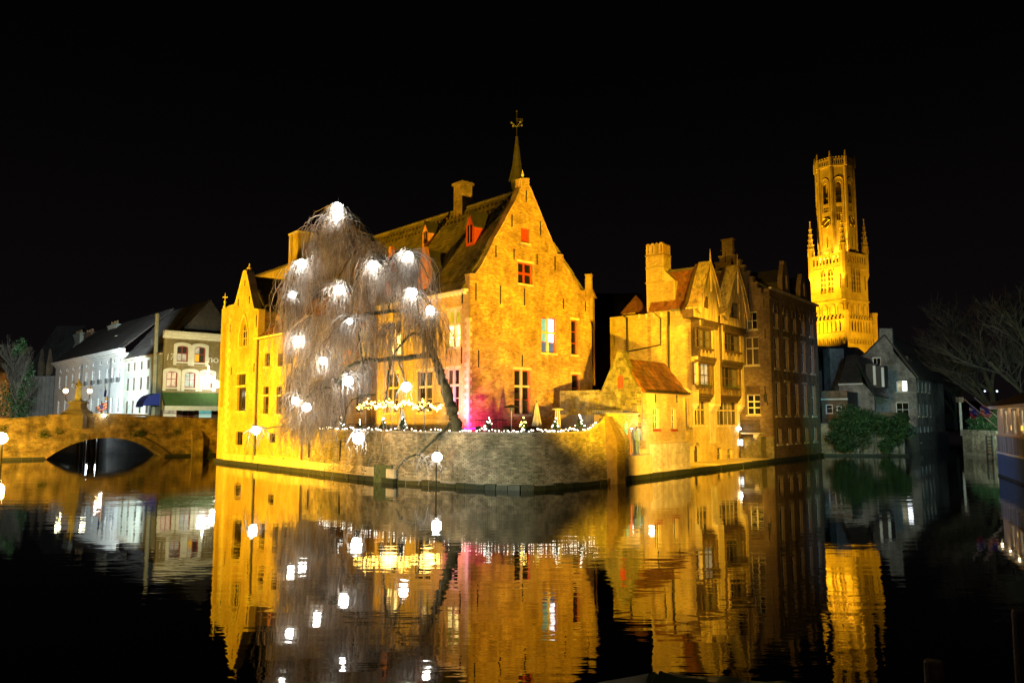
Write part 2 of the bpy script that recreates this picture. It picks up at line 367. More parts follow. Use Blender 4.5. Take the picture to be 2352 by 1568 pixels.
M['flagyellow'] = surf('flag_yellow', (.75, .50, .02), (.85, .6, .04), 5, .8)
def glass(name, col, em=0, ecol=(1, 1, 1), var=0.0):
    m, n, b = newmat(name); b.inputs['Base Color'].default_value = rgb(col); b.inputs['Roughness'].default_value = .12
    b.inputs['IOR'].default_value = 1.5; b.inputs['Emission Strength'].default_value = em; b.inputs['Emission Color'].default_value = rgb(ecol)
    N = n.nodes; nz = N.new('ShaderNodeTexNoise'); nz.inputs['Scale'].default_value = 2.5; geo = N.new('ShaderNodeNewGeometry')
    n.links.new(geo.outputs['Position'], nz.inputs[0]); bp = N.new('ShaderNodeBump'); bp.inputs['Strength'].default_value = .15
    n.links.new(nz.outputs[0], bp.inputs['Height']); n.links.new(bp.outputs[0], b.inputs['Normal'])
    if em and var:
        n2 = N.new('ShaderNodeTexNoise'); n2.inputs['Scale'].default_value = 2.2; n.links.new(geo.outputs['Position'], n2.inputs[0])
        mr = N.new('ShaderNodeMapRange'); mr.inputs[1].default_value = .38; mr.inputs[2].default_value = .62
        mr.inputs[3].default_value = em * (1 - var); mr.inputs[4].default_value = em * (1 + var)
        n.links.new(n2.outputs[0], mr.inputs[0]); n.links.new(mr.outputs[0], b.inputs['Emission Strength'])
    return m
M['gdark'] = glass('glass_dark', (.012, .012, .012))
M['gdim'] = glass('glass_curtained', (.05, .046, .036))
M['gcurt'] = glass('glass_with_curtain', (.15, .135, .10))
M['glit'] = glass('glass_lit_warm', (.2, .15, .05), 5.0, (1, .72, .22), .5)
M['gyel'] = glass('glass_lit_yellow', (.2, .15, .02), 1.2, (1, .62, .05), .5)
M['ggrn'] = glass('glass_lit_olive', (.2, .2, .02), .42, (.80, .72, .04), .3)
M['gorg'] = glass('glass_lit_orange', (.2, .1, .02), .8, (1, .34, .02), .6)
M['gteal'] = glass('glass_lit_teal', (.1, .2, .2), .45, (.25, .85, .75), .2)
M['gwhite'] = glass('glass_lit_white', (.2, .2, .2), 5, (.85, .92, 1), .3)
M['gblue'] = glass('glass_lit_blue', (.05, .08, .2), .30, (.12, .25, .8), .4)
M['gpale'] = glass('glass_lit_pale', (.2, .2, .15), .38, (.95, .80, .50), .4)
M['gpalegreen'] = glass('glass_lit_pale_green', (.2, .2, .15), .45, (.72, .95, .75), .3)
M['gamb'] = glass('glass_lit_amber', (.2, .1, .02), .9, (1, .5, .02), .1)
M['bulb'] = emit('lamp_white', (1.0, .97, .87), 54)
M['fairy'] = emit('fairy_light_white', (1.0, .93, .78), 14)
M['fairygold'] = emit('fairy_light_gold', (1.0, .62, .12), 22)
M['flood'] = emit('flood_lamp_glass', (1.0, .72, .25), 120)
M['magenta'] = emit('magenta_tube', (1.0, .02, .45), 5)
# water
m, n, b = newmat('canal_water'); N = n.nodes; Lk = n.links
b.inputs['Base Color'].default_value = (.003, .004, .003, 1); b.inputs['Roughness'].default_value = .02; b.inputs['IOR'].default_value = 1.33
b.inputs['Specular IOR Level'].default_value = .5
geo = N.new('ShaderNodeNewGeometry'); hs = []
for sc_, st, amp in (((.30, .9, 1), 1.0, .7), ((.9, 3.0, 1), 1.0, .30), ((2.6, 7.0, 1), 1.0, .07)):
    mp = N.new('ShaderNodeMapping'); mp.inputs['Scale'].default_value = sc_; Lk.new(geo.outputs['Position'], mp.inputs[0])
    nz = N.new('ShaderNodeTexNoise'); nz.inputs['Scale'].default_value = st; nz.inputs['Detail'].default_value = 2; Lk.new(mp.outputs[0], nz.inputs[0])
    mu = N.new('ShaderNodeMath'); mu.operation = 'MULTIPLY'; mu.inputs[1].default_value = amp; Lk.new(nz.outputs[0], mu.inputs[0]); hs.append(mu.outputs[0])
a1 = N.new('ShaderNodeMath'); Lk.new(hs[0], a1.inputs[0]); Lk.new(hs[1], a1.inputs[1]); a2 = N.new('ShaderNodeMath'); Lk.new(a1.outputs[0], a2.inputs[0]); Lk.new(hs[2], a2.inputs[1])
bp = N.new('ShaderNodeBump'); bp.inputs['Strength'].default_value = .5; bp.inputs['Distance'].default_value = .018
nw = N.new('ShaderNodeTexNoise'); nw.inputs['Scale'].default_value = .07; nw.inputs['Detail'].default_value = 3; Lk.new(geo.outputs['Position'], nw.inputs[0])
mw_ = N.new('ShaderNodeMapRange'); mw_.inputs[1].default_value = .38; mw_.inputs[2].default_value = .62; mw_.inputs[3].default_value = .22; mw_.inputs[4].default_value = .75; Lk.new(nw.outputs[0], mw_.inputs[0]); Lk.new(mw_.outputs[0], bp.inputs['Strength'])
Lk.new(a2.outputs[0], bp.inputs['Height']); Lk.new(bp.outputs[0], b.inputs['Normal']); M['water'] = m

# ---------------------------------------------------------------- building helpers
def win(parent, fr, t0, t1, z0, z1, cols, rows, frame, panes, n=-.18, fw=.07, mw=.05, sill=None, lintel=None, cross=None, name='window', holes=None, arched=None, label=None):
    """a window: frame with bars (one part), its panes, sill and lintel (sub-parts); rows = heights as fractions from the bottom"""
    if t1 < t0: t0, t1 = t1, t0
    if z1 < z0: z0, z1 = z1, z0
    if holes is not None: holes.append(arch(t0, t1, z0, z1, arched) if arched else rect(t0, t1, z0, z1))
    def later(par):
        m = MB(); W = t1 - t0; H = z1 - z0
        m.fb(fr, t0, t0 + fw, n - .06, n + .02, z0, z1); m.fb(fr, t1 - fw, t1, n - .06, n + .02, z0, z1)
        m.fb(fr, t0 + fw, t1 - fw, n - .06, n + .018, z0, z0 + fw); m.fb(fr, t0 + fw, t1 - fw, n - .06, n + .018, z1 - fw, z1)
        cs = [t0 + fw + (W - 2 * fw) * i / cols for i in range(cols + 1)]
        rs = [z0 + fw + (H - 2 * fw) * sum(rows[:i]) / sum(rows) for i in range(len(rows) + 1)]
        for c in cs[1:-1]: m.fb(fr, c - mw / 2, c + mw / 2, n - .05, n + .012, z0 + fw, z1 - fw)
        for r_ in rs[1:-1]: m.fb(fr, t0 + fw, t1 - fw, n - .048, n + .008, r_ - mw / 2, r_ + mw / 2)
        o = m.obj(name, frame, par)
        if label: o['label'] = label
        k = 0
        for j in range(len(rows)):
            for i in range(cols):
                g = panes[k % len(panes)]; k += 1
                fpiece(o, 'pane', fr, cs[i], cs[i + 1], n - .034, n - .02, rs[j], rs[j + 1], g)
        if cross:
            fpiece(o, 'stone_mullion', fr, (t0 + t1) / 2 - .07, (t0 + t1) / 2 + .07, n - .04, n + .10, z0, z1, cross)
            zz = rs[max(1, len(rows) - 1)]
            fpiece(o, 'stone_transom', fr, t0, (t0 + t1) / 2 - .07, n - .04, n + .095, zz - .07, zz + .07, cross)
            fpiece(o, 'stone_transom', fr, (t0 + t1) / 2 + .07, t1, n - .04, n + .095, zz - .07, zz + .07, cross)
        if sill: fpiece(o, 'sill', fr, t0 - .08, t1 + .08, n + .03, .08, z0 - .13, z0 - .003, sill)
        if lintel: fpiece(o, 'lintel', fr, t0 - .14, t1 + .14, n + .03, .035, z1 + .003, z1 + .17, lintel)
        return o
    return later(parent) if parent is not None else later
def zwin(fr, zf, x0, x1, y0, y1, *a, n0=0.0, **k):        # window placed from a reading of the photograph
    xm = (x0 + x1) / 2; ym = (y0 + y1) / 2
    ta, _ = fr.px(*zf(x0, ym), n0); tb, _ = fr.px(*zf(x1, ym), n0); _, za = fr.px(*zf(xm, y1), n0); _, zb = fr.px(*zf(xm, y0), n0)
    return win(None, fr, ta, tb, za, zb, *a, **k)
def anchors(parent, fr, zf, L, mat=None):
    for x, y0, y1 in L:
        t, za = fr.px(*zf(x, y1)); _, zb = fr.px(*zf(x, y0))
        fpiece(parent, 'wall_anchor', fr, t - .035, t + .035, .01, .055, za, zb, mat or M['iron'])
def tiles(parent, A, B, C, D, mat, tw=.26, tl=.3, nind=300, name='roof_tile', stuff='tiling', slab='roof', lift=.05):
    """A,B along the eave, D above A and C above B on the ridge"""
    A, B, C, D = map(Vector, (A, B, C, D)); nrm = (B - A).cross(D - A).normalized()
    if nrm.z < 0: nrm = -nrm
    m = MB(); m.hull([A, B, C, D], -nrm * .14); r = m.obj(slab, mat, parent)
    H = max((D - A).length, (C - B).length); nv = max(1, int(H / tl)); L = []
    for j in range(nv):
        v = j / nv; v2 = min(1, (j + 1.15) / nv)
        p0, p1 = A.lerp(D, v), B.lerp(C, v); q0, q1 = A.lerp(D, v2), B.lerp(C, v2)
        W = (p1 - p0).length; nu = int(W / tw)
        if nu < 1: continue
        for i in range(nu):
            u = (i + (.5 if j % 2 else 0)) / nu; u2 = u + 1 / nu
            if u2 > 1: continue
            o = p0.lerp(p1, u); a = p0.lerp(p1, u2) - o
            c = (q0.lerp(q1, u) - o) - nrm * (lift * .7)
            h = nrm * U(lift * .8, lift * 1.2)
            L.append((o + nrm * .003 + nrm * (lift * .7), a * .95, c, h * .45))
    pieces(r, name, stuff, L, mat, nind)
    return r
def ridge_cap(parent, A, B, mat, r=.11, name='ridge_cap'):
    m = MB().tube([A, B], r, 8); return m.obj(name, mat, parent)
def planks(parent, fr, outline, holes, mat, n, pw=.22, th=.05, horiz=False):
    o = np.array(outline); t0, t1 = o[:, 0].min(), o[:, 0].max(); k = max(1, int(round((t1 - t0) / pw))); w_ = (t1 - t0) / k
    zr = np.linspace(o[:, 1].min(), o[:, 1].max(), 160)
    for i in range(k):
        a, b = t0 + i * w_, t0 + (i + 1) * w_; c = (a + b) / 2
        ins = inpoly(np.full(160, c), zr, outline)
        for h in holes: ins &= ~(inpoly(np.full(160, c), zr, h) | inpoly(np.full(160, a + .02), zr, h) | inpoly(np.full(160, b - .02), zr, h))
        j = 0
        while j < 160:
            if ins[j]:
                e = j
                while e + 1 < 160 and ins[e + 1]: e += 1
                if e > j + 1: fpiece(parent, 'plank', fr, a + .006, b - .006, n, n + th + U(0, .018), zr[j], zr[e], mat)
                j = e + 1
            else: j += 1
L_ = (-.669, .743); G_ = (.743, .669)
# ================================================================= SETTING
def sheet(name, pts, z0, z1, mat, label=None):
    m = MB().hull([(x, y, z0) for x, y in pts], (0, 0, z1 - z0)); o = m.obj(name, mat); tag(o, label, kind='structure'); return o
m = MB().q((-400, -120, 0), (400, -120, 0), (400, 500, 0), (-400, 500, 0)); tag(m.obj('water', M['water']), 'dark rippled canal water mirroring the lit houses', kind='structure')
m = MB().q((-900, -300, -3), (900, -300, -3), (900, 1500, -3), (-900, 1500, -3)); tag(m.obj('canal_bed', M['mud']), kind='structure')
W0 = ground(510, 1062); W1 = ground(870, 1105.5)
wallpts = [W0.lerp(W1, .605), W1] + [ground(*p) for p in ((1010, 1116), (1102, 1122.5), (1160, 1125), (1205, 1126), (1240, 1125), (1310, 1119), (1397, 1110))]
S0 = ground(1448, 1103); S1 = ground(1807, 1057)
Sd = (S1 - S0).normalized()
K0 = ground(1779, 1060.5)
Nb = Vector((-Sd.y, Sd.x, 0)) * 3.6
back = [S0 + Nb * .2, S0 + Sd * 7 + Nb, S0 + Sd * 46 + Nb, (36, 73.3, 0), (44.0, 85.6, 0), (54.6, 98.6, 0), (75, 150, 0), (120, 300, 0), (-150, 300, 0), (-84, 131, 0), (-41, 80, 0), (-30, 79, 0), (-25, 72, 0), (-23.6, 64.6, 0), W0 + Vector((.3, .6, 0))]
front = [W0.lerp(W1, f) + Vector((.3, .6, 0)) for f in (.5, 1)] + [p * 1.012 for p in wallpts[2:]]
sheet('ground', [(p[0], p[1]) for p in front + back], -2.9, 1.9, M['mud'])
sheet('street', [(-31, 76), (-46, 83), (-80, 125), (-150, 300), (10, 300), (-10, 95), (-24, 76)], 1.9, 2.95, M['mud'])
sheet('left_bank', [(-43.5, 69.5), (-97, 128), (-300, 300), (-300, 10), (-60, 10), (-60, 57)], -2.9, 2.6, M['mud'])
sheet('right_bank', [(43.8, 75.8), (48.5, 70), (60, 52), (120, 40), (400, 40), (400, 400), (250, 300), (68, 106)], -2.9, 1.8, M['mud'])
sheet('near_quay', [(-200, -100), (200, -100), (200, 4.5), (-200, 4.5)], -2.9, 1.9, M['mud'])
sheet('far_ground', [(-500, 300), (500, 300), (500, 1400), (-500, 1400)], -2.9, 1.9, M['mud'])

# ================================================================= MAIN BRICK HOUSE
C0 = at(1077, 960, 47.0)
FG = Fr(C0, G_); FLf = Fr(C0, L_)
za = zc(1600, 380, 1.96); zb = zc(1650, 1100, 2.09); z3 = zc(1000, 700, 1.96); z4 = zc(1000, 1300, 2.614)
house = thing('brick_house', 'tall orange brick gabled canal house with steep tiled roof behind the wall terrace', 'house', (C0.x, C0.y, 1.9))
gp = [(300, 1272), (355, 1275), (395, 1225), (440, 1140), (500, 1010), (560, 910), (600, 830), (650, 740), (690, 640), (690, 575), (750, 575), (750, 625), (800, 745), (850, 870), (905, 1000), (955, 1130), (1000, 1135), (1000, 1190), (1050, 1265), (1100, 1345), (1125, 1395), (1160, 1400), (1165, 1440), (1200, 1445)]
G = [FG.px(*za(*p)) for p in gp]
t_r = FG.px(*zb(1190, 400))[0]; t_r0 = FG.px(*zb(1176, 100))[0]
zs = FG.px(*zb(1180, 205))[1]
G[0] = (0, G[0][1]); out = G[:-1] + [(t_r0, G[-1][1]), (t_r0, zs), (t_r, zs - .5), (t_r, 1.7), (0, 1.7)]
H = []; Wn = []
Wn.append(zwin(FG, za, 693, 755, 935, 1040, 1, [1], M['redpaint'], [M['redpaint']], sill=M['stone'], holes=H, n=-.12, fw=.12))
Wn.append(zwin(FG, za, 672, 778, 1188, 1342, 2, [1, 1], M['redpaint'], [M['gdark']], cross=None, sill=M['stone'], lintel=M['stone'], holes=H, mw=.16))
Wn.append(zwin(FG, zb, 795, 910, 190, 465, 2, [.9, .9, 1.3], M['redpaint'], [M['gblue'], M['gblue'], M['gteal'], M['gwhite'], M['gteal'], M['gwhite']], cross=M['stone'], sill=M['stone'], holes=H))
Wn.append(zwin(FG, zb, 1028, 1080, 210, 480, 1, [1, 1.1, 1], M['redpaint'], [M['gdark']], sill=M['stone'], lintel=M['stone'], holes=H))
Wn.append(zwin(FG, zb, 583, 708, 600, 945, 2, [1, 1, 1.15], M['redpaint'], [M['gdark'], M['gdim'], M['gdark'], M['gdark'], M['gdark'], M['gdark']], cross=M['stone'], sill=M['stone'], lintel=M['stone'], holes=H))
Wn.append(zwin(FG, zb, 1035, 1097, 635, 945, 1, [1, 1, 1], M['redpaint'], [M['gdark']], sill=M['stone'], lintel=M['stone'], holes=H))
g = wall(house, 'gable_wall', FG, out, H, M['mortar'])
for f in Wn: f(g)
bricks(g, FG, out, H, M['brick'])
anchors(g, FG, za, [(730, 655, 740), (625, 835, 920), (835, 885, 985), (507, 1060, 1145), (640, 1085, 1165), (810, 1125, 1200), (942, 1140, 1240), (540, 1355, 1490), (717, 1375, 1500), (1003, 1450, 1525), (360, 1335, 1460), (1165, 1475, 1540)])
anchors(g, FG, zb, [(300, 445, 580), (643, 480, 572)])
for a, b in zip(G[:-1], G[1:]):                              # coping stones along the gable edge
    va = FG.w(a[0], .06, a[1]); vb = FG.w(b[0], .06, b[1]); d = vb - va
    if d.length < .15: continue
    k = max(1, int(d.length / .7)); up = d.cross(FG.n).normalized(); up = up if up.z > 0 or abs(up.z) < .05 else -up
    for i in range(k): piece(g, 'coping_stone', va + d * (i / k), d * (1 / k) * .985, -FG.n * .56, up * .08, M['brick'])
tp, zp = (G[9][0] + G[10][0]) / 2, G[9][1]
m = MB().lathe(FG.w(tp, -.2, zp), [(.07, 0), (.16, .12), (.05, .3), (.10, .42), (.02, .75)], 8); m.obj('finial', M['stone'], g)
# long facade
zb_e = FG.px(*za(300, 1272))[1]
te = 20.5
ze = FLf.px(1072, 669)[1]
Lout = [(0, 1.7), (te, 1.7), (te, ze), (0, ze)]
H = []; Wn = []
def LW(zf, x0, x1, y0, y1, *a, **k): Wn.append(zwin(FLf, zf, x0, x1, y0, y1, *a, holes=H, **k))
LW(z3, 1325, 1422, 905, 1178, 2, [1, 1, 1.25], M['warmwood'], [M['glit'], M['glit'], M['glit'], M['glit'], M['ggrn'], M['ggrn']], cross=M['stone'], sill=M['stone'], lintel=M['stone'])
LW(z3, 1145, 1228, 970, 1240, 2, [1, 1, 1.25], M['warmwood'], [M['gyel'], M['gyel'], M['gyel'], M['glit'], M['ggrn'], M['gyel']], cross=M['stone'], sill=M['stone'], lintel=M['stone'])
LW(z3, 895, 985, 985, 1240, 2, [1, 1, 1.25], M['warmwood'], [M['glit'], M['glit'], M['glit'], M['gyel'], M['gdim'], M['gdim']], cross=M['stone'], sill=M['stone'], lintel=M['stone'])
LW(z4, 1757, 1885, 215, 640, 2, [1, 1, 1.2], M['warmwood'], [M['gdark'], M['gdim']], cross=M['stone'], sill=M['stone'], lintel=M['stone'])
LW(z4, 1480, 1622, 240, 640, 2, [1, 1, 1.2], M['warmwood'], [M['gdim'], M['gdark']], cross=M['stone'], sill=M['stone'], lintel=M['stone'])
LW(z4, 1172, 1290, 255, 645, 2, [1, 1, 1.2], M['warmwood'], [M['gdim'], M['gpale'], M['gdim'], M['gdim'], M['gdim'], M['gdim']], cross=M['stone'], sill=M['stone'], lintel=M['stone'])
f_ = wall(house, 'facade_wall', FLf, Lout, H, M['ymortar'])
for q in Wn: q(f_)
bricks(f_, FLf, Lout, H, M['ybrick'], nind=150)
anchors(f_, FLf, zb, [(178, 0, 80), (172, 420, 550)]); anchors(f_, FLf, z3, [(1442, 795, 850)])
for q in range(34):                                          # toothed corner stones, standing proud of both faces
    z = 1.9 + q * .225
    if z > zb_e - .2: break
    ln = .42 if q % 2 else .22
    piece(g, 'corner_stone', FG.w(-.03, .03, z), FG.d * (.08 + (.14 if q % 2 else 0)), -FG.n * .05 - FLf.n * 0, (0, 0, .215), M['stone'])
    piece(f_, 'corner_stone', FLf.w(0.0, .03, z), FLf.d * ln, -FLf.n * .06, (0, 0, .215), M['stone'])
fpiece(house, 'gutter', FLf, .1, te, .02, .34, ze - .02, ze + .14, M['cream'])
for i in range(47): fpiece(house, 'eave_bracket', FLf, .3 + i * .42, .38 + i * .42, .005, .26, ze - .17, ze - .023, M['cream'])
# roof: the slope over the long facade and the far slope
ta, zr = FG.px(*za(690, 645)); ta = (FG.px(*za(720, 600)))[0]
zr = FG.px(*za(692, 642))[1]
A = FLf.w(.35, .36, ze + .1); B = FLf.w(te, .36, ze + .1); Cc = FG.w(ta, 0, zr) + FLf.d * te; D = FG.w(ta, 0, zr) + FLf.d * .35
print('gable apex', ta, zr, 'eave', ze, 'width', t_r, 'x')
rf = tiles(house, A, B, Cc, D, M['roof'], tw=.3, tl=.32, lift=.05)
zeR = FG.px(*za(1125, 1395))[1]
tiles(house, FG.w(t_r0, 0, zeR) + FLf.d * .35, FG.w(t_r0, 0, zeR) + FLf.d * te, Cc, D, M['roof'], nind=0, tw=.8, tl=.8)
ridge_cap(house, D, Cc, M['roof'], .14)
snow = MB(); hooks = []
for v in (.82, .9):
    for i in range(46):
        p = A.lerp(D, v).lerp(B.lerp(Cc, v), (i + .5) / 46)
        hooks.append((p + Vector((0, 0, .09)), FLf.d * .14, FLf.n * .05, Vector((0, 0, .12))))
for h_ in hooks: piece(rf, 'roof_hook', *h_, M['darkwood'])
back_ = MB().fb(FG, .5, t_r0, -te, -te + .4, 1.7, ze); back_.prism(FG, [(.5, ze), (t_r0, zeR), (ta, zr - .2)], -te, -te + .4)
back_.fb(Fr(FG.w(t_r0, 0, 0), L_), 0.45, te, -.01, .4, 1.7, zeR)
back_.obj('back_wall', M['mortar'], house)
# chimney on the ridge
def chimney(parent, base, w_, d_, h, mat, fr, cap=.1, nm='chimney', bricksize=None):
    c = MB().box(base - fr.d * w_ / 2 - fr.n * d_ / 2, fr.d * w_, fr.n * d_, (0, 0, h))
    c.box(base - fr.d * (w_ / 2 + cap) - fr.n * (d_ / 2 + cap) + Vector((0, 0, h * .93)), fr.d * (w_ + 2 * cap), fr.n * (d_ + 2 * cap), (0, 0, h * .05))
    o = c.obj(nm, mat, parent); return o
def ridge_at(px_): # parameter along ridge where it projects to column px_
    best = min((abs((lambda p: 1176 + FL * p.x / (p.y * math.cos(PIT) + (p.z - E) * math.sin(PIT)))(D.lerp(Cc, k / 400)) - px_), k / 400) for k in range(401)); return D.lerp(Cc, best[1])
pc = ridge_at(1063); ch = chimney(house, pc - Vector((0, 0, 1.5)), 1.0, .9, 3.45, M['dbrick'], FLf)
frc = Fr(pc + FLf.n * .45 - FLf.d * .5, FLf.d)
bricks(ch, frc, rect(0, 1.0, pc.z - 1.0, pc.z + 1.8), [], M['dbrick'], nind=60)
frc2 = Fr(pc + FLf.n * .45 - FLf.d * .5, FG.d, face=(.6, -.7)); bricks(ch, frc2, rect(0, .9, pc.z - 1.0, pc.z + 1.8), [], M['dbrick'], nind=60)
# dormers in the roof
def slope_point(px_, py_):
    nrm = (B - A).cross(D - A); r = ray(px_, py_); O = Vector((0, 0, E)); k = (A - O).dot(nrm) / r.dot(nrm); return O + r * k
def dormer(px_, py_, w_, h, dep, fm, rm, label=None):
    p = slope_point(px_, py_); fr = Fr(p + FLf.n * .12, FLf.d, face=FLf.n)
    m = MB(); m.prism(fr, [(-w_ / 2, p.z - .1), (w_ / 2, p.z - .1), (w_ / 2, p.z + h * .6), (0, p.z + h), (-w_ / 2, p.z + h * .6)], -.12, 0)
    m.fb(fr, -w_ / 2, -w_ / 2 + .08, -dep, -.12, p.z - .1, p.z + h * .58); m.fb(fr, w_ / 2 - .08, w_ / 2, -dep, -.12, p.z - .1, p.z + h * .58)
    o = m.obj('dormer', fm, house)
    if label: o['label'] = label
    fpiece(o, 'dormer_window', fr, -w_ * .26, w_ * .26, .004, .03, p.z + .12, p.z + h * .6, M['gdark'])
    fpiece(o, 'window_bar', fr, -.03, .03, .03, .05, p.z + .12, p.z + h * .6, fm)
    r1 = MB()
    for sgn in (1, -1):
        r1.box(fr.w(sgn * (w_ / 2 + .12), .12, p.z + h * .5), fr.n * -(dep + .3), fr.d * (-sgn * (w_ / 2 + .12)) + Vector((0, 0, h * .56)), Vector((0, 0, .07)))
    r1.obj('dormer_roof', rm, o)
dormer(1083, 562, .85, 2.1, 3.0, M['redpaint'], M['slate'])
dormer(980, 563, .7, 1.6, 2.6, M['pinkbrick'], M['slate'])
for (x0, x1, ytop, ybase) in ((1112, 1186, 440, 790), (880, 922, 440, 830)):  # rose brick wall dormers rising from the eave
    t0, zb0 = FLf.px(*z3(x0, ybase)); t1, _ = FLf.px(*z3(x1, ybase)); tm, zt = FLf.px(*z3((x0 + x1) / 2, ytop)); t0, t1 = min(t0, t1), max(t0, t1)
    zb0 = ze + .15; sh = zt - 1.5
    o_ = wall(house, 'wall_dormer', FLf, [(t0, zb0), (t1, zb0), (t1, sh), ((t0 + t1) / 2 + .12, zt), ((t0 + t1) / 2 - .12, zt), (t0, sh)], [rect(t0 + .45, t1 - .45, zb0 + .6, zb0 + 1.7)] if t1 - t0 > 1.3 else [], M['pinkbrick'], thick=.3)
    if t1 - t0 > 1.3: win(o_, FLf, t0 + .45, t1 - .45, zb0 + .6, zb0 + 1.7, 2, [1, 1], M['redpaint'], [M['gdim']])
    mr_ = MB()
    for sgn in (1, -1):
        mr_.box(FLf.w((t0 + t1) / 2 + sgn * ((t1 - t0) / 2 + .1), -.3, sh - .1), FLf.n * -4.0, FLf.d * (-sgn * ((t1 - t0) / 2 + .1)) + Vector((0, 0, 1.35)), Vector((0, 0, .08)))
    mr_.fb(FLf, t0, t1, -4.0, -.31, zb0, sh - .1); mr_.obj('dormer_roof', M['slate'], o_)
# fleche with weather vane behind the ridge
fl = at(1187, 440, 62); flz = at(1187, 315, 62).z; bs = 12.0
spire = thing('spire', 'slender dark slate spire with gilded weather vane behind the big gable', 'spire', (fl.x, fl.y, bs))
hw = at(1205, 440, 62).x - fl.x
MB().lathe((fl.x, fl.y, 0), [(hw * .75, bs), (hw * .75, at(1187, 412, 62).z)], 8, math.pi / 8).obj('turret_drum', M['slate'], spire)
zt0 = at(1187, 412, 62).z
MB().lathe((fl.x, fl.y, 0), [(hw * 1.1, zt0 - .1), (hw * 1.0, zt0 + .1), (hw * .62, zt0 + 1.1), (.10, flz)], 8, math.pi / 8).obj('spire_roof', M['slate'], spire)
m = MB(); ztp = at(1187, 256, 62).z; m.tube([(fl.x, fl.y, flz - .2), (fl.x, fl.y, ztp)], .035, 6); m.ball((fl.x, fl.y, flz), .13)
m.obj('vane_rod', M['iron'], spire)
zz = at(1187, 285, 62).z; m = MB()
for k in range(4):
    a = k * math.pi / 2 + .6; p = Vector((fl.x + math.cos(a) * .5, fl.y + math.sin(a) * .5, zz)); m.tube([(fl.x, fl.y, zz - .25), p], .025, 5); m.ball(p, .10, 6, 4)
m.obj('vane_arms', M['lead'], spire)
MB().bx(fl.x - .05, fl.x + .5, fl.y - .02, fl.y + .02, ztp - .9, ztp - .6).ball((fl.x, fl.y, ztp), .09, 6, 4).obj('vane_cock', M['iron'], spire)

# ================================================================= CANAL WALL OF THE TERRACE
CW = thing('canal_wall', 'curved brick canal wall holding up the terrace, bulging towards the water', 'wall', (wallpts[4].x, wallpts[4].y, 0))
tops = [2.78, 2.76, 2.75, 2.74, 2.73, 2.73, 2.74, 3.0, 3.75]
# smooth the line of the wall
def catm(P, n=6):
    o = []
    for i in range(len(P) - 1):
        p0, p1, p2, p3 = P[max(i - 1, 0)], P[i], P[i + 1], P[min(i + 2, len(P) - 1)]
        for k in range(n):
            t = k / n; o.append(.5 * ((2 * p1) + (p2 - p0) * t + (2 * p0 - 5 * p1 + 4 * p2 - p3) * t * t + (3 * p1 - p0 - 3 * p2 + p3) * t ** 3))
    return o + [P[-1]]
WP = catm([Vector((p.x, p.y, 0)) for p in wallpts], 5); n1 = len(WP)
def topz(i):
    x = 1176 + FL * WP[i].x / WP[i].y
    return 2.74 if x < 1335 else 2.74 + (min((x - 1335) / 62, 1)) ** 1.8 * 1.15
cw = MB(); allb = []; acc = 0
for i in range(n1 - 1):
    a, b = WP[i], WP[i + 1]; d = b - a; nn = Vector((d.y, -d.x, 0)).normalized(); nn = nn if nn.dot(-a) > 0 else -nn
    za_, zb_ = topz(i), topz(i + 1); bat = .12                  # the face leans in a little
    fa, fb_ = a + nn * bat, b + nn * bat
    cw.q(fa + Vector((0, 0, -.6)), fb_ + Vector((0, 0, -.6)), b + Vector((0, 0, zb_)), a + Vector((0, 0, za_)))
    cw.q(a + Vector((0, 0, za_)), b + Vector((0, 0, zb_)), b * 1.012 + Vector((0, 0, zb_)), a * 1.012 + Vector((0, 0, za_)))
    cw.q(a * 1.012 + Vector((0, 0, za_)), b * 1.012 + Vector((0, 0, zb_)), b * 1.012 + Vector((0, 0, 1.0)), a * 1.012 + Vector((0, 0, 1.0)))
wl = cw.obj('wall_core', M['wmortar'], CW)
# bricks by arc length
S = [0]
for i in range(n1 - 1): S.append(S[-1] + (WP[i + 1] - WP[i]).length)
def along(s):
    s = min(max(s, 0), S[-1] - 1e-4)
    i = next(k for k in range(n1 - 1) if S[k + 1] > s); f = (s - S[i]) / (S[i + 1] - S[i]); return WP[i].lerp(WP[i + 1], f), (1 - f) * topz(i) + f * topz(i + 1)
rows_ = int(3.9 / .088); BL = .25
for j in range(rows_):
    z = .32 + j * .088; s = (j % 2) * BL / 2
    while s < S[-1] - BL:
        p, tz = along(s); q, _ = along(s + BL - .02)
        if z + .085 < tz and R() > .012:
            d = q - p; nn = Vector((d.y, -d.x, 0)).normalized(); nn = nn if nn.dot(-p) > 0 else -nn; off = .12 * (1 - z / 2.7)
            allb.append((p + nn * (off - .03) + Vector((0, 0, z)), d, nn * (.03 + U(.0, .028)), Vector((0, 0, .074))))
        s += BL
pieces(wl, 'brick', 'brickwork', allb, M['wbrick'])
k = 0; s = 0
while s < S[-1] - .5:                                          # coping stones and the dark wet footing
    p, z1 = along(s); q, z2 = along(s + .6); d = q - p; nn = Vector((d.y, -d.x, 0)).normalized(); nn = nn if nn.dot(-p) > 0 else -nn
    piece(CW, 'coping_stone', p + nn * .07 + Vector((0, 0, z1)), d * .985 + Vector((0, 0, z2 - z1)), -nn * .5, (0, 0, .075), M['concrete'])
    piece(CW, 'footing_stone', p + nn * .10 + Vector((0, 0, -.5)), d * .99, nn * U(.10, .17), (0, 0, U(.68, .80)), M['algae'])
    s += .6
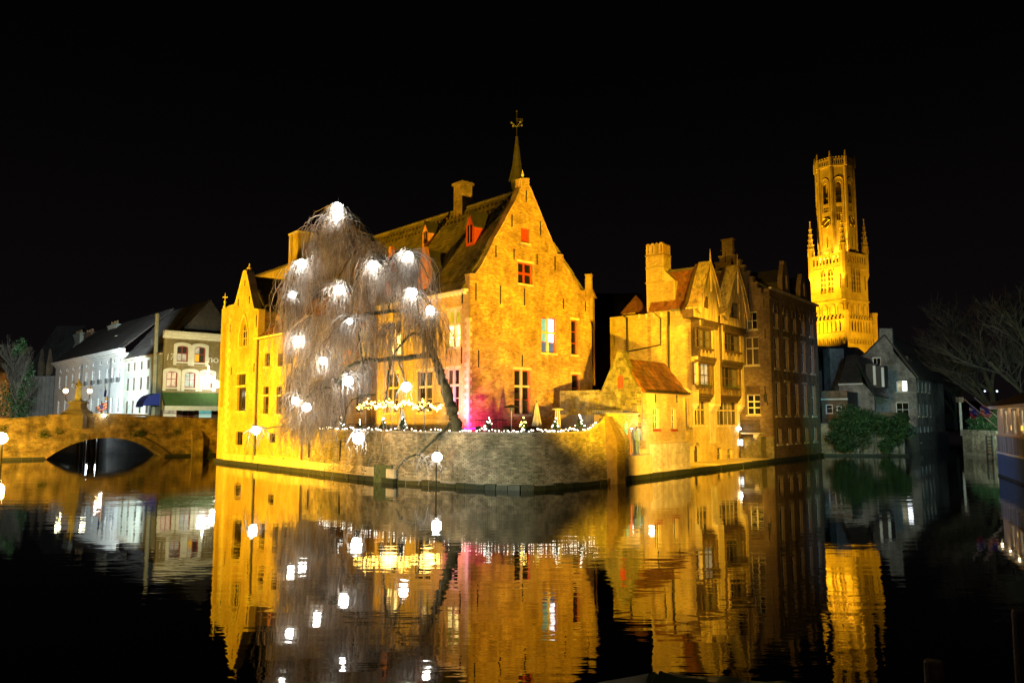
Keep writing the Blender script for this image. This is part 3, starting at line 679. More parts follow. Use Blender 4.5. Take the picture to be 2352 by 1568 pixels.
# buttress and the short wall right of it
zh = zc(2200, 1300, 2.85)
bt = Fr(ground(1397, 1111), (S0 - ground(1397, 1111)).xy); b1 = ground(1421, 1111).x
tb = bt.px(1420, 1090)[0]; m = MB()
zt_ = bt.px(1396, 956, .0)[1]; zlow = bt.px(1418, 1010)[1]
m.prism(bt, rect(0, tb * .8, -.5, zlow), -.5, .55)
m.prism(Fr(bt.w(0, 0, 0), bt.d), [(0, zlow), (tb * .8, zlow), (tb * .5, zt_), (0, zt_)], -.5, .0)
m.q(bt.w(0, .55, zlow), bt.w(tb * .8, .55, zlow), bt.w(tb * .5, 0, zt_), bt.w(0, 0, zt_)); m.q(bt.w(0, .55, zlow), bt.w(0, 0, zt_), bt.w(0, 0, zlow)); m.q(bt.w(tb * .8, .55, zlow), bt.w(tb * .8, 0, zlow), bt.w(tb * .5, 0, zt_))
btr = m.obj('buttress', M['dmortar'], CW, smooth=False)  # dark mortar and brick stand in for shade on the pier face
bricks(btr, Fr(bt.w(0, .55, 0), bt.d), rect(.02, tb * .8 - .02, .25, zlow), [], M['dbrick'], nind=60)
tR = bt.px(1447, 1060)[0]; Ro = [(tb * .8, -.5), (tR, -.5), (tR, bt.px(1447, 1008)[1]), (tb * .8, zt_ - .1)]
rw = wall(CW, 'end_wall', bt, Ro, [], M['wmortar'], thick=.5); bricks(rw, bt, [(tb * .8, .3), (tR, .3)] + Ro[2:], [], M['wbrick'], nind=60)
fpiece(CW, 'footing_stone', bt, 0, tR, .02, .14, -.5, .3, M['algae'])

blk = W1 + Vector((.1, 0, 0)); fb2 = Fr(blk, (wallpts[2] - W1).xy)
MB().fb(fb2, -.1, 1.3, -.1, .42, -.4, .95).obj('stone_block', surf('mossy_stone', (.03, .045, .015), (.10, .13, .06), 3, .9, .7, 10), CW)
for x, y0, y1 in ((714, 1007, 1050), (786, 1008, 1056)):
    fq = Fr(W0, (W1 - W0).xy); t, z0 = fq.px(x, y1); _, z1q = fq.px(x, y0); fpiece(CW, 'wall_anchor', fq, t - .05, t + .05, .13, .19, z0, z1q, M['iron'])
# ================================================================= WEST WING
z2 = zc(780, 900, 1.742)
FW = Fr(W0, (W1 - W0).xy)
pcx = FW.px(*z2(115, 1300))[0]; FW = Fr(FW.w(pcx, 0, 0), FW.d)
wing = thing('canal_house_wing', 'bright yellow brick wing with a pointed gable rising straight from the canal beside the bridge', 'house', (FW.P.x, FW.P.y, 0))
FWb = Fr(FW.P, -FW.n.xy, face=(-FW.d.x, -FW.d.y)); FWr = None
go = [FW.px(*z2(x, y)) for x, y in ((130, 442), (178, 425), (188, 400), (238, 205), (254, 205), (305, 455), (330, 457))]
tR1 = go[-1][0]; gout = [(0, -.6), (tR1, -.6)] + go[::-1]; gout[-1] = (0, go[0][1])
H = []; Wn = []
def WW(x0, x1, y0, y1, *a, **k): Wn.append(zwin(FW, z2, x0, x1, y0, y1, *a, holes=H, **k))
WW(215, 266, 488, 693, 3, [1, 1, 1, 1], M['stone'], [M['gdim'], M['gcurt'], M['gdim'], M['gdark']], arched='point', sill=M['stone'], name='gothic_window', fw=.1)
WW(190, 246, 875, 948, 2, [1], M['darkwood'], [M['gdim']], sill=M['stone'], lintel=M['stone'])
WW(190, 246, 962, 1115, 2, [1], M['darkwood'], [M['gdark']], sill=M['stone'])
WW(180, 226, 1250, 1337, 1, [1, 1], M['iron'], [M['gdark']])
gw = wall(wing, 'gable_wall', FW, gout, H, M['ymortar'], thick=.5, rev=.3)
for q in Wn: q(gw)
bricks(gw, FW, [(0.05, .3), (tR1, .3)] + gout[2:], H, M['ybrick'], nind=150)
anchors(gw, FW, z2, [(199, 385, 430), (272, 365, 415), (243, 265, 300), (147, 555, 600), (154, 830, 880), (317, 490, 570), (303, 805, 860)])
for x0, x1, y0, y1 in ((196, 215, 478, 705),):               # moulded surround of the gothic window
    t0, a = FW.px(*z2(200, 700)); t1, b_ = FW.px(*z2(272, 470)); o2 = arch(t0, t1, a, b_, 'point', 12); i2 = arch(t0 + .22, t1 - .22, a + .1, b_ - .3, 'point', 12)
    m = MB()
    for k in range(len(o2)):
        k2 = (k + 1) % len(o2)
        if k == 0: continue
        m.q(FW.w(o2[k][0], .07, o2[k][1]), FW.w(o2[k2][0], .07, o2[k2][1]), FW.w(i2[k2][0], .05, i2[k2][1]), FW.w(i2[k][0], .05, i2[k][1]))
        m.q(FW.w(o2[k][0], .0, o2[k][1]), FW.w(o2[k2][0], 0, o2[k2][1]), FW.w(o2[k2][0], .07, o2[k2][1]), FW.w(o2[k][0], .07, o2[k][1]))
    m.obj('window_surround', M['stone'], gw)
for a, b_ in zip(go[:-1], go[1:]):
    va, vb = FW.w(a[0], .08, a[1]), FW.w(b_[0], .08, b_[1]); d = vb - va; up = d.cross(FW.n).normalized(); up = up if up.z > 0 or abs(up.z) < .02 else -up; k = max(1, int(d.length / .6))
    for i in range(k): piece(gw, 'coping_stone', va + d * i / k, d / k * .98, -FW.n * .62, up * .09, M['stone'])
# slanted west face
FA = Fr(FW.P, (-.60, .80), face=(-.8, -.6)); tA = max(FA.px(*z2(84, 700))[0], 2.2)
zA0 = go[0][1]; zA1 = FA.px(*z2(90, 450))[1]
H = []; Wn = []
aw = wall(wing, 'slanted_wall', FA, [(0, -.6), (tA, -.6), (tA, zA1), (0, zA0)], [arch(tA * .35, tA * .8, 4.4, zA1 - .9, 'round')], M['ymortar'], rev=.2)
fpiece(aw, 'niche_wall', FA, tA * .3, tA * .85, -.3, -.21, 4.3, zA1 - .6, M['ybrick'])
bricks(aw, FA, [(0.05, .3), (tA, .3), (tA, zA1), (0.05, zA0)], [arch(tA * .35, tA * .8, 4.4, zA1 - .9, 'round')], M['ybrick'], nind=80)
q = 0; z = .3
while z < zA0 - .3:
    l1, l2 = (.5, .22) if q % 2 else (.22, .5)
    piece(aw, 'corner_stone', FA.w(0, .028, z), FA.d * l1, -FA.n * .05, (0, 0, .29), M['stone']); piece(gw, 'corner_stone', FW.w(-.02, .03, z), FW.d * l2, -FW.n * .05, (0, 0, .29), M['stone']); z += .3; q += 1
fin = FA.w(tA - .1, -.2, zA1)
MB().lathe(fin, [(.12, 0), (.16, .15), (.05, .4), (.12, .6), (.04, .75), (.03, 1.3)], 6).bx(fin.x - .22, fin.x + .22, fin.y - .03, fin.y + .03, fin.z + .95, fin.z + 1.02).obj('cross_finial', M['stone'], aw)
ap = FW.w((go[3][0] + go[4][0]) / 2, -.3, go[3][1]); MB().lathe(ap, [(.2, 0), (.22, .25), (.08, .45), (.05, .6)], 6).obj('gable_finial', M['stone'], gw)
# body behind the gable: side wall, roof over it
dep = 9.0; zE = go[-1][1] - .05; tap = (go[3][0] + go[4][0]) / 2; zap = go[3][1] - .35
FS_ = Fr(FW.w(tR1, 0, 0), -FW.n.xy, face=(FW.d.x, FW.d.y))
sw_ = wall(wing, 'side_wall', FS_, rect(.5, dep, 4, zE), [], M['dmortar']); bricks(sw_, FS_, rect(.5, dep, 7, zE), [], M['dbrick'], nind=40)
def Wp(t, n, z): return FW.w(t, n, z)
tiles(wing, Wp(tR1 + .2, -.5, zE), Wp(tR1 + .2, -dep, zE), Wp(tap, -dep, zap), Wp(tap, -.5, zap), M['slate'], nind=100)
tiles(wing, Wp(-.1, -.5, zE), Wp(-.1, -dep, zE), Wp(tap, -dep, zap), Wp(tap, -.5, zap), M['slate'], nind=0, tw=.6, tl=.6)
MB().fb(FW, 0, tR1, -dep - .3, -dep, 1.9, zE).fb(FW, -.3, 0, -dep, -2, 1.9, zE).prism(FW, [(0, zE), (tR1, zE), (tap, zap - .1)], -dep - .28, -dep).obj('back_wall', M['dmortar'], wing)
# lower range along the water
tEnd = FW.px(691, 1000)[0]; zLE = FW.px(*z2(420, 630))[1]
H = []; Wn = []
for x0, x1 in ((370, 405), (455, 491)):
    WW(x0, x1, 738, 825, 1, [1, 1], M['darkwood'], [M['gdim'], M['gdark']], sill=M['stone']); WW(x0 - 8, x1 - 8, 955, 1008, 1, [1], M['darkwood'], [M['gdark']], sill=M['stone']); WW(x0 - 9, x1 - 9, 1020, 1135, 1, [1, 1], M['darkwood'], [M['gdim'], M['gdark']], sill=M['stone'])
WW(404, 440, 1262, 1322, 1, [1], M['iron'], [M['gdark']])
for px_ in (664,):
    tt = FW.px(px_, 850)[0]
    for a, b_ in ((7.2, 9.0), (3.6, 6.4)):
        H.append(rect(tt - .45, tt + .45, a, b_)); Wn.append(win(None, FW, tt - .45, tt + .45, a, b_, 1, [1, 1], M['darkwood'], [M['gdim'], M['gdark']], sill=M['stone']))
lo = [(tR1, -.6), (tEnd, -.6), (tEnd, zLE), (tR1, zLE)]
lw = wall(wing, 'low_wall', FW, lo, H, M['ymortar'], rev=.25)
for q in Wn: q(lw)
bricks(lw, FW, [(tR1, .9)] + [(tEnd, .9)] + lo[2:], H, M['ybrick'], nind=120)
for x in (388, 474):
    t, _ = FW.px(*z2(x, 700)); _, zt = FW.px(*z2(x, 665)); _, zb3 = FW.px(*z2(x, 730))
    for s_ in (-.3, .3): MB().lathe(FW.w(t + s_, .03, zb3), [(.14, 0), (.14, .25), (.02, .45)], 6, sy=.3).obj('tracery_boss', M['stone'], lw)
tiles(wing, Wp(tR1 + .05, .15, zLE + .02), Wp(tEnd + .2, .15, zLE + .02), Wp(tEnd + .2, -3.4, zLE + 3.0), Wp(tR1 + .05, -3.4, zLE + 3.0), M['redroof'], nind=150)
fpiece(wing, 'gutter', FW, tR1, tEnd, .16, .32, zLE - .05, zLE + .07, M['cream'])
MB().fb(FW, tR1, tEnd - .3, -6.2, -5.8, 1.9, zLE + 1.6).obj('rear_wall', M['dmortar'], wing)
FE = Fr(FW.w(tEnd, 0, 0), -FW.n.xy, face=(FW.d.x, FW.d.y)); dE = FE.px(867, 950)[0]
H = []; Wn = []
def EW(zf, x0, x1, y0, y1, *a, **k): Wn.append(zwin(FE, zf, x0, x1, y0, y1, *a, holes=H, **k))
EW(z3, 340, 420, 1215, 1310, 2, [1], M['warmwood'], [M['gyel'], M['glit']]); EW(z3, 440, 530, 1205, 1308, 2, [1], M['warmwood'], [M['gorg'], M['gyel']]); EW(z3, 560, 640, 1190, 1305, 2, [1], M['warmwood'], [M['gorg']])
EW(z3, 700, 775, 1060, 1250, 2, [1, 1, 1.2], M['warmwood'], [M['gyel'], M['gyel'], M['gyel'], M['gorg'], M['ggrn'], M['gdim']], cross=M['stone'])
EW(z4, 630, 790, 440, 780, 2, [1], M['darkwood'], [M['darkwood']], arched='round', name='door', fw=.15); EW(z4, 880, 960, 420, 640, 2, [1, 1, 1], M['darkwood'], [M['gdim']], sill=M['stone'])
eo = [(0, 1.7), (dE + .2, 1.7), (dE + .2, zLE + 1.7), (3.4, zLE + 2.8), (0, zLE - .1)]
ew = wall(wing, 'end_wall', FE, eo, H, M['ymortar'])
for q in Wn: q(ew)
bricks(ew, FE, eo, H, M['ybrick'], nind=150)
tiles(wing, Wp(tR1 + .05, -6.4, zLE + .8), Wp(tEnd + .2, -6.4, zLE + .8), Wp(tEnd + .2, -3.4, zLE + 3.0), Wp(tR1 + .05, -3.4, zLE + 3.0), M['redroof'], nind=0, tw=.6, tl=.6)
# stone foot along the water, lighter, with the wet line under it
for a in np.arange(0, (W1 - W0).length + 1.0, .8):
    fpiece(wing, 'plinth_stone', FW, a - .02, a + .76, .02, .16, .28, .78 + U(-.03, .05), M['stone']); fpiece(wing, 'footing_stone', FW, a, a + .79, .05, .22 + U(0, .05), -.5, .27, M['algae'])
for a in np.arange(0, tA, .8): fpiece(aw, 'footing_stone', FA, a, min(a + .79, tA), .02, .2, -.5, .28, M['algae'])
# drainpipe
p = [FW.w(FW.px(*z2(334, 655))[0], .12, FW.px(*z2(334, 655))[1])]; pz = FW.px(*z2(300, 1415))[1]
MB().tube([p[0], (p[0].x, p[0].y, pz + .5)], .07, 8).tube([(p[0].x, p[0].y, pz + .6), (p[0].x, p[0].y, pz - .2)], .10, 8).obj('drainpipe', M['lead'], wing)
# small pointed dormer on the red roof
t, zd = FW.px(*z2(462, 595), -1.2); zt = FW.px(*z2(462, 478), -1.2)[1]
d_ = MB().prism(FW, [(t - .35, zd), (t + .35, zd), (t + .35, zd + (zt - zd) * .55), (t, zt), (t - .35, zd + (zt - zd) * .55)], -3.0, -1.1).obj('dormer', M['pinkbrick'], wing)
fpiece(d_, 'dormer_window', FW, t - .14, t + .14, -1.1, -1.06, zd + .2, zd + (zt - zd) * .6, M['gdark'])
# rear wing with a stepped chimney and a cross on its gable
rw_ = thing('rear_house', 'dark roofed house with cross on its gable behind the yellow canal wing', 'house', (-21, 74, 2.9))
RF = Fr(at(640, 900, 73), FW.d)
tA0 = RF.px(*z2(280, 250))[0]; tA1 = RF.px(*z2(365, 150))[0]; zA_ = RF.px(*z2(365, 150))[1]; zB_ = RF.px(*z2(280, 250))[1]; tB1 = RF.px(*z2(560, 250))[0] + 5
tiles(rw_, RF.w(tA0, .2, zB_), RF.w(tB1, .2, zB_), RF.w(tB1, -3.2, zA_), RF.w(tA1, -3.2, zA_), M['roof'], nind=120)
MB().fb(RF, tA0, tB1, -.4, 0, 2.9, zB_).fb(RF, tA0, tB1, -6.8, -6.4, 2.9, zB_).prism(Fr(RF.w(tA0, 0, 0), -RF.n.xy), [(0, 2.9), (6.8, 2.9), (6.8, zB_), (3.2, zA_), (0, zB_)], -.3, 0).obj('rear_walls', M['ybrick'], rw_)
f2 = RF.w(tA1 - .1, -3.2, zA_)
MB().lathe(f2, [(.16, 0), (.1, .5), (.2, .7), (.05, 1.0), (.04, 2.0)], 6).bx(f2.x - .35, f2.x + .35, f2.y - .04, f2.y + .04, f2.z + 1.3, f2.z + 1.42).obj('cross', M['stone'], rw_)
cx = at(672, 620, 66); CF = Fr(cx, FW.d)
ct0, ctz = CF.px(664, 541); ct1, _ = CF.px(684, 541)
ck = thing('tall_chimney', 'tall yellow brick double chimney above the west wing roofs left of the tree', 'chimney', (cx.x, cx.y, 8))
MB().fb(CF, ct0, ct0 + .55, -1.6, 0, CF.px(662, 690)[1], ctz).fb(CF, ct0 + .62, ct1, -1.6, -.05, CF.px(662, 690)[1], ctz - .05).obj('chimney_stack', M['ybrick'], ck)
MB().fb(CF, ct0 - .3, ct1 + .1, -1.8, .12, CF.px(660, 690)[1] - 1, CF.px(660, 612)[1]).obj('chimney_base', M['ybrick'], ck)
MB().fb(CF, ct0 - .06, ct1 + .06, -1.66, .06, ctz, ctz + .14).obj('chimney_cap', M['stone'], ck)

# ================================================================= SMALL HOUSE AT THE LANDING
FS = Fr(S0, Sd.xy); SL_ = (-FS.n.x, -FS.n.y)
zh = zc(2200, 1300, 2.85); zg = zc(2200, 880, 2.529)
n_s = -.3
bh_ = FS.off(FS.px(1475, 950, n_s)[0], n_s); tr = bh_.px(1574, 950)[0]
sh = thing('boathouse', 'small yellow brick house with red tiled roof between the landing and the timber gables', 'house', (bh_.P.x, bh_.P.y, 0))
ze1 = bh_.px(*zh(800, 488))[1]
H = []; Wn = []
for x0, x1 in ((710, 776), (900, 956)):
    Wn.append(zwin(bh_, zh, x0, x1, 650, 880, 3, [1, 1, 1], M['cream'], [M['gorg'], M['gdark'], M['gdim'], M['gdark'], M['gorg'], M['gdim']], holes=H, arched='seg', sill=M['redpaint'], fw=.06, mw=.05))
sw = wall(sh, 'front_wall', bh_, rect(0, tr, -.6, ze1), H, M['ymortar'])
for q in Wn: q(sw)
bricks(sw, bh_, rect(0.02, tr, 2.1, ze1), H, M['ybrick'], nind=200)
zpl = bh_.px(1520, 1018)[1]
pw_ = wall(sh, 'plinth_wall', bh_, rect(.9, tr + .3, -.6, zpl), [], M['stone'], n=.14, thick=.14); bricks(pw_, bh_, rect(.95, tr + .3, .3, zpl), [], M['stone'], n=.14, nind=120, bl=.42, bh=.16, name='plinth_stone', stuff='plinth_stones')
for a in np.arange(-1.8, 40, .8): fpiece(sh if a < tr else sw, 'footing_stone', FS, a + bh_.P.x * 0 + FS.px(1475, 950)[0], a + .78 + FS.px(1475, 950)[0], -.1, .16 + U(0, .06), -.5, .24 + U(0, .05), M['algae'])
anchors(sw, bh_, zh, [(732, 505, 595), (960, 515, 595)])
FSl = Fr(bh_.P, SL_, face=(-FS.d.x, -FS.d.y))
so = [FSl.px(*zh(x, y)) for x, y in ((560, 455), (540, 430), (470, 300), (400, 120), (385, 60), (340, 55), (330, 110), (260, 260), (175, 460))]
so[0] = (0, so[0][1]); H = []
wv = zwin(FSl, zh, 325, 395, 300, 445, 1, [1], M['redpaint'], [M['redpaint']], holes=H, arched='round', n=-.1, fw=.1)
tl = so[-1][0]; slz = so[-1][1]; outl = [(0, 1.7), (tl + 3.2, 1.7), (tl + 3.2, slz), (tl, slz)] + so[::-1][1:]
lwv = wall(sh, 'side_gable_wall', FSl, outl, H, M['rubble']); wv(lwv)
bricks(lwv, FSl, outl, H, M['rubble'], bl=.36, bh=.17, nind=200, proud=.04, name='stone', stuff='stonework')
wv2 = MB(); tA_, zA_ = (so[3][0] + so[6][0]) / 2, so[4][1] - .35
print('smallhouse', so[0], tl, tA_, zA_, tr, ze1)
tiles(sh, bh_.w(-.1, .25, ze1), bh_.w(tr, .25, ze1), bh_.w(tr, -tA_, zA_), bh_.w(.3, -tA_, zA_), M['redroof'], nind=300)
tiles(sh, bh_.w(.0, -tl, slz), bh_.w(tr, -tl, slz), bh_.w(tr, -tA_, zA_), bh_.w(.3, -tA_, zA_), M['redroof'], nind=0, tw=.6, tl=.6)
for a, b_ in zip(so[:-1], so[1:]):
    va, vb = FSl.w(a[0], .06, a[1]), FSl.w(b_[0], .06, b_[1]); d = vb - va; up = d.cross(FSl.n).normalized(); up = up if up.z > 0 or abs(up.z) < .02 else -up; k = max(1, int(d.length / .45))
    for i in range(k): piece(lwv, 'coping_stone', va + d * i / k, d / k * .98, -FSl.n * .56, up * .08, M['rubble'])
fpiece(sh, 'gutter', bh_, 0, tr, .26, .40, ze1 - .06, ze1 + .06, M['iron'])
MB().fb(bh_, 0, tr, -tl - .3, -tl, 1.7, slz).obj('back_wall', M['dmortar'], sh)
rk = MB(); e0 = bh_.w(tr + .05, .3, ze1 + .1); e1 = bh_.w(tr + .05, -tA_, zA_ + .1); piece(sh, 'roof_verge', e0, e1 - e0, bh_.d * .22, (0, 0, .12), M['ybrick'])

# gate wall with arched door openings at the landing
gwl = FS.off(FS.px(1421, 1000, -.6)[0], -.6); gt = gwl.px(1476, 1000)[0]
gate = thing('landing_gate', 'yellow wall with two arched doorways and lit landing between canal wall and small house', 'gate', (gwl.P.x, gwl.P.y, 0))
gz = gwl.px(1450, 952)[1]; zld = gwl.px(1465, 1043)[1]
a1 = (gwl.px(*zh(462, 900))[0], gwl.px(*zh(545, 900))[0]); za1 = gwl.px(*zh(500, 815))[1]
H = [arch(a1[0], a1[1], zld, za1, 'round')]
t3 = gwl.px(*zh(575, 900))[0]
gwall = wall(gate, 'wall', gwl, rect(-2.0, gt, -.6, gz), H, M['ymortar'], thick=.4, rev=.4); bricks(gwall, gwl, rect(-.2, gt, zld, gz), H, M['ybrick'], nind=80)
MB().fb(gwl, -1.2, gt, -.1, .62, -.6, zld).obj('landing_ledge', M['ymortar'], gate)
dr = MB(); dr.prism(gwl, arch(t3, gt - .02, zld, gwl.px(*zh(620, 815))[1], 'round'), .03, .11); dl = dr.obj('door_leaf', M['orange'], gate)
fpiece(dl, 'door_board', gwl, t3 + .1, gt - .1, .115, .15, zld + 1.0, zld + 1.13, M['flagwhite'])
fpiece(dl, 'door_board', gwl, t3 + .05, gt - .04, .115, .15, zld + .04, zld + .72, M['flagwhite'])
fpiece(dl, 'door_board', gwl, t3 + .1, gt - .1, .112, .145, zld + 2.0, zld + 2.12, M['orange'])
MB().prism(gwl, rect(a1[0] - .34, a1[0] - .02, zld, za1 - .3), .02, .10).obj('door_leaf', M['orange'], gate)
fpiece(gate, 'coping', gwl, -1.2, gt, -.5, .12, gz, gz + .1, M['concrete'])
MB().fb(gwl, -1.5, gt + 1, -3.2, -3.1, zld, gz).obj('room_wall', M['dmortar'], gate)
MB().fb(gwl, -1.2, gt + .3, -3.1, -.42, zld - .1, zld).obj('room_floor', M['concrete'], gate)
point('landing_lamp', gwl.w((a1[0] + a1[1]) / 2 + .3, .9, zld + 1.6), 40, (.7, 1, .9), .15)
point('landing_room_lamp', gwl.w((a1[0] + a1[1]) / 2, -1.6, zld + 2.1), 60, (.75, .95, 1), .1)
po = MB(); tq = gwl.px(*zh(398, 850))[0]; tq2 = gwl.px(*zh(432, 850))[0]
ps = po.fb(gwl, tq, tq2, .02, .05, gwl.px(*zh(410, 940))[1], gwl.px(*zh(410, 812))[1]).obj('poster', surf('poster_blue', (.10, .42, .75), (.2, .5, .8), 3, .6), None, origin=gwl.w(tq, .02, 2.2)); tag(ps, 'blue poster on the yellow wall left of the arched landing doorway', 'poster')
for i in range(4): MB().ball(gwl.w(a1[0] + .45 + .12 * math.sin(i * 2), -.2, zld + 1.35 + .16 * i), .045, 6, 4).obj('bulb', M['fairy'], gate)
for i in range(5): fpiece(ps, 'poster_line', gwl, tq + .08, tq2 - .08, .052, .056, gwl.px(*zh(410, 870))[1] + .1 * i - .05, gwl.px(*zh(410, 870))[1] + .1 * i, M['flagwhite'])

# ================================================================= TIMBER-GABLED HOUSE
FT = FS.off(FS.px(1592, 1000, -2.4)[0], -2.4); TL_ = Fr(FT.P, SL_, face=(-FS.d.x, -FS.d.y))
th = thing('timber_gable_house', 'brick house with two steep plank gables and jettied window bays above the canal', 'house', (FT.P.x, FT.P.y, .3))
tT = FT.px(1712, 950)[0]
zled = .32
MB().fb(FT, -.4, tT + .4, -.5, 2.3, -.6, zled).obj('ledge', M['ymortar'], th)
zCb = FT.px(*zg(1100, 1512))[1]; zBb = FT.px(*zg(1120, 1172))[1]; zAb = FT.px(*zg(1130, 842))[1]
pier = [FT.px(*zg(x, 1300))[0] for x in (930, 1000, 1208, 1258, 1460, 1500)]
p0 = 0.0; g1a, g1b = .05, FT.px(*zg(1209, 1250), .5)[0]; g2a, g2b = FT.px(*zg(1264, 1250), .5)[0], FT.px(*zg(1468, 1250), .5)[0]
tT = g2b + .5
print('timber', g1a, g1b, g2a, g2b, 'levels', zCb, zBb, zAb)
# ground floor
H = []; Wn = []
def TW(x0, x1, y0, y1, *a, **k): Wn.append(zwin(FT, zh, x0, x1, y0, y1, *a, holes=H, **k))
TW(1120, 1282, 565, 838, 4, [1.3, .8], M['plank'], [M['gcurt'], M['gdim'], M['gcurt'], M['gdim']], sill=M['stone'], mw=.1)
TW(1395, 1612, 580, 838, 5, [1.3, .8], M['plank'], [M['gcurt'], M['gdim'], M['gcurt'], M['gcurt'], M['gdim']], sill=M['stone'], mw=.1)
TW(1148, 1218, 1018, 1240, 3, [1, 2], M['darkwood'], [M['darkwood'], M['darkwood'], M['darkwood'], M['gdim'], M['gdim'], M['gdim']], arched='round', name='door', n=-.3)
TW(1388, 1447, 1075, 1212, 2, [1, 1], M['plank'], [M['gcurt'], M['gdim']], arched='seg', sill=M['stone'])
TW(1500, 1556, 1085, 1200, 2, [1, 1], M['plank'], [M['gdim'], M['gcurt']], arched='seg', sill=M['stone'])
gf = wall(th, 'ground_floor_wall', FT, rect(0, tT, 0, zCb + .1), H, M['ymortar'], rev=.35)
for q in Wn: q(gf)
bricks(gf, FT, rect(0, tT, .33, zCb), H, M['ybrick'], nind=200)
ztop_b = FT.px(*zg(1240, 800))[1]
gu = wall(th, 'upper_wall', FT, [(0, zCb + .1), (tT, zCb + .1), (tT, ztop_b - .4), (0, ztop_b - .1)], [], M['ymortar'])
for (a, b_) in ((0, g1a), (g1b, g2a), (g2b, tT)):           # brick piers with corbels between the bays
    o = fpiece(th, 'pier', FT, a - .0, b_, .0, .5, zCb - .7, ztop_b + .2, M['ymortar'])
    bricks(gu, FT.off(0, .5), rect(a + .02, b_ - .02, zCb - .7, ztop_b + .2), [], M['ybrick'], nind=60)
    for k in range(4): fpiece(th, 'corbel', FT, a, b_ - .002 * k, .002, .48 - .11 * k, zCb - .7 - .17 * (k + 1), zCb - .7 - .17 * k - .004, M['stone'])
    fpiece(th, 'wall_strip', FT, a + .05, b_ - .05, .003, .07, 1.6 if a else 1.2, zCb - 1.39, M['stone'])
def bay(ta, tb, zb, zt, n, wx, zf, cols, panes, zfr=None, flowers=False):
    pm_ = M['shadeplank'] if flowers else M['plank']
    """one planked jetty storey: planks, soffit, cheeks and its window"""
    H = []; fr = FT.off(0, n)
    xa, xb, ya, yb = wx
    q = zwin(fr, zf, xa, xb, ya, yb, cols, [1, 1.2], M['darkwood'], panes, holes=H, n=-.10, fw=.07, mw=.07)
    b = wall(th, 'bay', fr, rect(ta, tb, zb, zt), H, M['darkwood'], thick=n - .02 if n > .05 else .05, rev=.14)
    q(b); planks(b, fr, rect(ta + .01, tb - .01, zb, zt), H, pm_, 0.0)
    hh = H[0]; t0, t1, z0, z1 = hh[0][0], hh[1][0], hh[0][1], hh[2][1]
    fpiece(b, 'window_sill', fr, t0 - .15, t1 + .15, .07, .2, z0 - .14, z0 - .02, M['darkwood'])
    fpiece(b, 'window_head', fr, t0 - .15, t1 + .15, .07, .16, z1 + .02, z1 + .15, M['darkwood'])
    for k in range(4): fpiece(b, 'sill_bracket', fr, t0 + (t1 - t0) * (k + .3) / 4, t0 + (t1 - t0) * (k + .3) / 4 + .1, .07, .18, z0 - .36, z0 - .145, M['darkwood'])
    if flowers:
        for k in range(5):
            m = MB(); c = fr.w(t0 + (t1 - t0) * (k + .5) / 5, .28, z0 + .02)
            for _ in range(40):
                d = Vector((U(-1, 1), U(-1, 1), U(-.6, 1))) * .18; a_ = Vector((U(-1, 1), U(-1, 1), U(-1, 1))) * .06; e_ = Vector((U(-1, 1), U(-1, 1), U(-1, 1))) * .06
                m.q(c + d, c + d + a_, c + d + a_ + e_)
            m.obj('window_plant', M['leaf'], b)
    return b
pn = [M['gdark'], M['gpale'], M['gdim'], M['gcurt']]
nC, nB, nA = .42, .72, 1.0
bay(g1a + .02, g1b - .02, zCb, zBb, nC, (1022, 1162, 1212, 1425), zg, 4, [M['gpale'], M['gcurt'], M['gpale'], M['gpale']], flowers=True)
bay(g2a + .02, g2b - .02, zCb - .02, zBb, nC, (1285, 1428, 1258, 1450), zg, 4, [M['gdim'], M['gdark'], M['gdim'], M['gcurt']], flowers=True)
bay(g1a - .08, g1b + .02, zBb, zAb, nB, (1042, 1178, 895, 1072), zg, 4, [M['gdark'], M['gcurt'], M['gdim'], M['gcurt']])
bay(g2a - .02, g2b + .08, zBb - .02, zAb, nB, (1308, 1445, 945, 1105), zg, 4, [M['gdark'], M['gdim'], M['gdark'], M['gcurt']])
def soff(ta, tb, z, n0, n1):                                   # curved dark soffit boards under each jetty
    for i in range(3): fpiece(th, 'soffit_board', FT, ta, tb, n0 + (n1 - n0) * i / 3, n0 + (n1 - n0) * (i + .96) / 3, z - .55 + .17 * i, z - .01, M['darkwood'])
for a, b_ in ((g1a, g1b), (g2a, g2b)):
    soff(a, b_, zCb, .05, nC); soff(a, b_, zBb, nC + .08, nB); soff(a, b_, zAb, nB + .08, nA)
